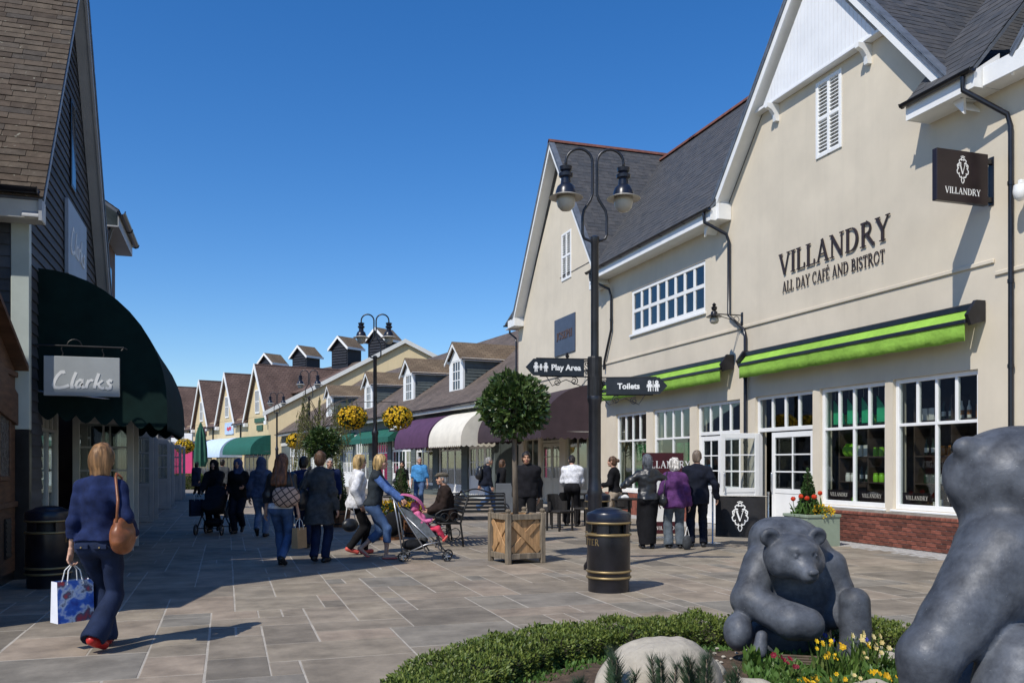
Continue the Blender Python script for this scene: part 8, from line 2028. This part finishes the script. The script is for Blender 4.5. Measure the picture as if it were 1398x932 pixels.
# 15 man in black sweater behind the planter
person(PP(719, 17.0), (-.12, -1), 'man in black roll neck sweater standing behind the planter', 1.75, False, dict(m=c_blackknit, hem=.86, name='sweater', bulk=.03, high=True, fold=.006), dict(kind='trousers', m=c_black, f=.018), dict(m=s_black), dict(kind='short', m=h_dark), dict(yaw=-8, pitch=2, armL=(-.22, -.10, .86), armR=(.22, -.08, .86)), m_skin_tan, vox=.0155)
# 16 waiter
person(PP(781, 21.2), (.06, 1), 'waiter in white shirt and black trousers bending over a table', 1.76, False, dict(m=c_white, hem=1.0, name='shirt', bulk=.014, fold=.007), dict(kind='trousers', m=c_black, f=.022, flare=.02, waist=1.05), dict(m=s_black), dict(kind='crop', m=h_dark), dict(lean=17, pitch=24, stance=.35, armL=(-.17, .36, 1.06), armR=(.19, .36, 1.06), footR=(.12, -.05, .085), footL=(-.12, .12, .085)), vox=.018, face=False)
# 17 waitress with bottle
J = person(PP(839, 19.3), (-.62, .25), 'woman in black top with hair in a bun holding a bottle', 1.68, True, dict(m=c_black, hem=.92, name='top', sleeve=.55, bulk=.012), dict(kind='trousers', m=cloth('beige_apron', (.40, .33, .25)), f=.02), dict(m=s_black), dict(kind='bun', m=h_brown), dict(armR=(.2, .30, 1.05), armL=(-.16, .30, 1.08), curlR=65, curlL=55), vox=.017)
hd = J['world'](J['hdR']); t = thing('bottle', 'small pale bottle held by the woman with the bun', 'bottle', (hd.x, hd.y, hd.z-.04)); mb = MB(); mb.lathe([(.03, 0), (.033, .02), (.033, .13), (.014, .18), (.013, .23), (.016, .235), (.004, .24)], 14); mb.build('glass', mat('pale_bottle', (.5, .5, .42), .2), t, True, 40)
# 18-20 the queue
person(PP(884, 15.6), (.0, 1), 'woman in black leather jacket and long black skirt reaching out', 1.68, True, dict(m=c_leather, hem=.90, name='jacket', bulk=.014, fold=.007, high=True), dict(kind='skirt', m=c_black), dict(m=s_black), dict(kind='bob', m=h_dkgrey), dict(armL=(-.42, .20, 1.16), armR=(.58, .16, 1.36), poleL=(-.6, -.8, -.4), poleR=(.2, -.4, -1), yaw=-10), vox=.0155)
J = person(PP(921, 15.65), (.02, 1), 'white haired woman in purple jacket and grey trousers', 1.60, True, dict(m=c_purple, hem=.80, name='jacket', bulk=.03, flare=.02, fold=.007), dict(kind='trousers', m=c_greytr, f=.024, flare=.03), dict(m=s_black), dict(kind='curly', m=h_white), dict(armL=(-.27, .05, .90), armR=(.29, .02, .80), stance=.25), vox=.0155, face=False)
hobo_bag(J, 'black handbag on the white haired woman\'s arm', -1, m=c_leather, size=(.07, .12, .12), zc=.98)
J = person(PP(952, 15.9), (.12, 1), 'man in midnight blue suit waiting at the barrier', 1.76, False, dict(m=c_suit, hem=.78, name='jacket', bulk=.018, flare=.012), dict(kind='trousers', m=c_suit, f=.02, flare=.016), dict(m=s_black), dict(kind='crop', m=hairm('sandy_grey_hair', (.16, .12, .09))), dict(yaw=14, armL=(-.2, .20, 1.0), armR=(.34, .02, .90), stance=.2), vox=.0155)
q = PP(938, 15.4); t = thing('carry_bag', 'grey bag standing between the purple jacket and the suit', 'bag', (q[0], q[1], 0), .2); s = SDF((-.14, -.12, -.01), (.14, .12, .32), .014); s.ell((0, 0, .12), (.09, .07, .14), .02); s.half((0, 0, 0), (0, 0, -1)); sdf_obj('bag', s, c_grey, t); mb = MB(); mb.tube([(-.05, 0, .24), (0, 0, .40), (.05, 0, .24)], .007, 6); mb.build('handle', m_print, t)

# ================================================================== GOODS IN THE CAFE WINDOWS
m_shelf = mat('dark_shelf', (.06, .04, .03), .6, .2, 4)
for (a, b, lab) in ((11.25, 12.95, 'dark shelving behind the cafe window nearest the viewer'), (13.35, 15.02, 'dark shelving behind the second cafe window')):
    t = thing('display_shelves', lab, 'shelves', (FX+.40, 0, 0))
    for z in (.62, 1.12, 1.62, 2.25): mb = MB(); mb.bbox(0, .3, a, b, z, z+.03, .004); mb.build('shelf', m_shelf, t)
    for y in (a-.03, (a+b)/2-.015, b): mb = MB(); mb.bbox(0, .38, y, y+.03, 0, 2.7, .004); mb.build('upright', m_shelf, t)
    mb = MB(); mb.box(.385, .40, a-.03, b+.03, 0, 2.7); mb.build('back_panel', m_shelf, t)
m_jarw = mat('white_jar', (.72, .70, .64), .4); m_jarg = mat('lime_jar', (.25, .55, .04), .4); m_jard = mat('dark_bottle', (.02, .035, .02), .15); m_jarr = mat('amber_jar', (.35, .14, .03), .3)
def goods(y, z, kind, lab, grp):
    t = thing({'b': 'bottle', 'j': 'jar', 'v': 'vase', 'x': 'carton'}[kind[0]], lab, {'b': 'bottle', 'j': 'jar', 'v': 'vase', 'x': 'carton'}[kind[0]], (FX+.50, y, z), 0, grp)
    m = {'w': m_jarw, 'g': m_jarg, 'd': m_jard, 'r': m_jarr}[kind[1]]; mb = MB()
    if kind[0] == 'b': mb.lathe([(.036, 0), (.038, .02), (.038, .18), (.015, .24), (.014, .30), (.003, .305)], 12)
    elif kind[0] == 'j': mb.lathe([(.05, 0), (.055, .02), (.055, .12), (.045, .14), (.048, .145), (.048, .17), (.003, .175)], 12)
    elif kind[0] == 'v': mb.lathe([(.06, 0), (.11, .06), (.12, .13), (.09, .2), (.05, .23), (.06, .26), (.003, .255)], 14)
    else: mb.bbox(-.05, .05, -.06, .06, 0, .22, .005)
    mb.build('body', m, t, True, 40)
    if kind[0] == 'b': mb = MB(); mb.lathe([(.0388, .06), (.0388, .14)], 12); mb.build('label', m_jarw if kind[1] != 'w' else m_jarr, t)
g = random.Random(17); names = {.65: 'lowest', 1.15: 'second', 1.65: 'third', 2.28: 'top'}
kinds = {(.65, 0): 'jw xw jw bd', (1.15, 0): 'jd jw jw bw', (1.65, 0): 'bd jr bw jd', (2.28, 0): 'xw bd bw xr', (.65, 1): 'jg jg vg jw', (1.15, 1): 'jw bd jg vg', (1.65, 1): 'vg xw jg bw', (2.28, 1): 'xg bd jg bd'}
W_ = {'b': 'bottle', 'j': 'jar', 'v': 'round vase', 'x': 'carton'}; C_ = {'w': 'white', 'g': 'lime green', 'd': 'dark', 'r': 'amber'}; P_ = ['far left', 'left', 'right', 'far right']
for (z, wi), ks in kinds.items():
    a, b = ((11.3, 12.9), (13.4, 15.0))[wi]
    for i, k in enumerate(ks.split()):
        for rep in range(2):
            y = b-(b-a)*(i+.32+.4*rep)/4
            goods(y, z, k, f"{C_[k[1]]} {W_[k[0]]}, {'left' if rep == 0 else 'right'} of its pair, {P_[i]} on {names[z]} shelf, {'nearest' if wi == 0 else 'second'} cafe window", 'goods on the cafe shelves')
m_greenp = mat('green_paper', (.03, .42, .18), .6, .1, 4)
for i in range(4):
    y = 13.5+.42*i; t = thing('green_pennant', ['rightmost', 'second from right', 'second from left', 'leftmost'][i]+' of four green paper pennants in the second cafe window', 'pennant', (FX+.33, y, 2.3)); mb = MB(); mb.prism([(0, 0), (.34, 0), (.34, .5), (.05, .2)], -.01, .01, 0); mb.build('paper', m_greenp, t)
    mb = MB(); mb.tube([(0, .3, .5), (0, .3, 1.28)], .003, 4); mb.build('cord', m_print, t)
for (a, b) in ((20.5, 22.4), (23.0, 24.9)):
    t = thing('display_board', 'green display board inside the cafe window '+('behind the queue' if a < 22 else 'beside the lamp post'), 'display', (FX+.6, 0, 0)); mb = MB(); mb.box(0, .03, a+.1, b-.1, .7, 2.1); mb.build('panel', mat('green_panel_%d' % a, (.02, .16, .05), .6, .5, 6, col2=(.0, .05, .01)), t); mb = MB(); mb.box(.0, .02, a+.1, b-.1, 0, .7); mb.build('stand', m_iron, t)
# names across the foot of the windows
for k, (a, b) in enumerate(((11.15, 13.05), (13.25, 15.12))):
    for h_ in range(2):
        c = a+(b-a)*(.25+.5*h_); W = text_width('VILLANDRY', .075, .06)
        mb = serif_text('VILLANDRY', .075, lambda x, y, d: (.098-d, c+W/2-x, .86+y), 0, .001, .06); mb.build('lettering', mat('faded_print', (.30, .30, .29), .6) if False else m_lampglass, cafe)
        mb = MB(); mb.box(.1115, .113, c-.36, c+.36, .775, .99) ; mb.build('window_band', m_signblk, cafe)
# small leaning frame inside the open door, keep the doorway dim
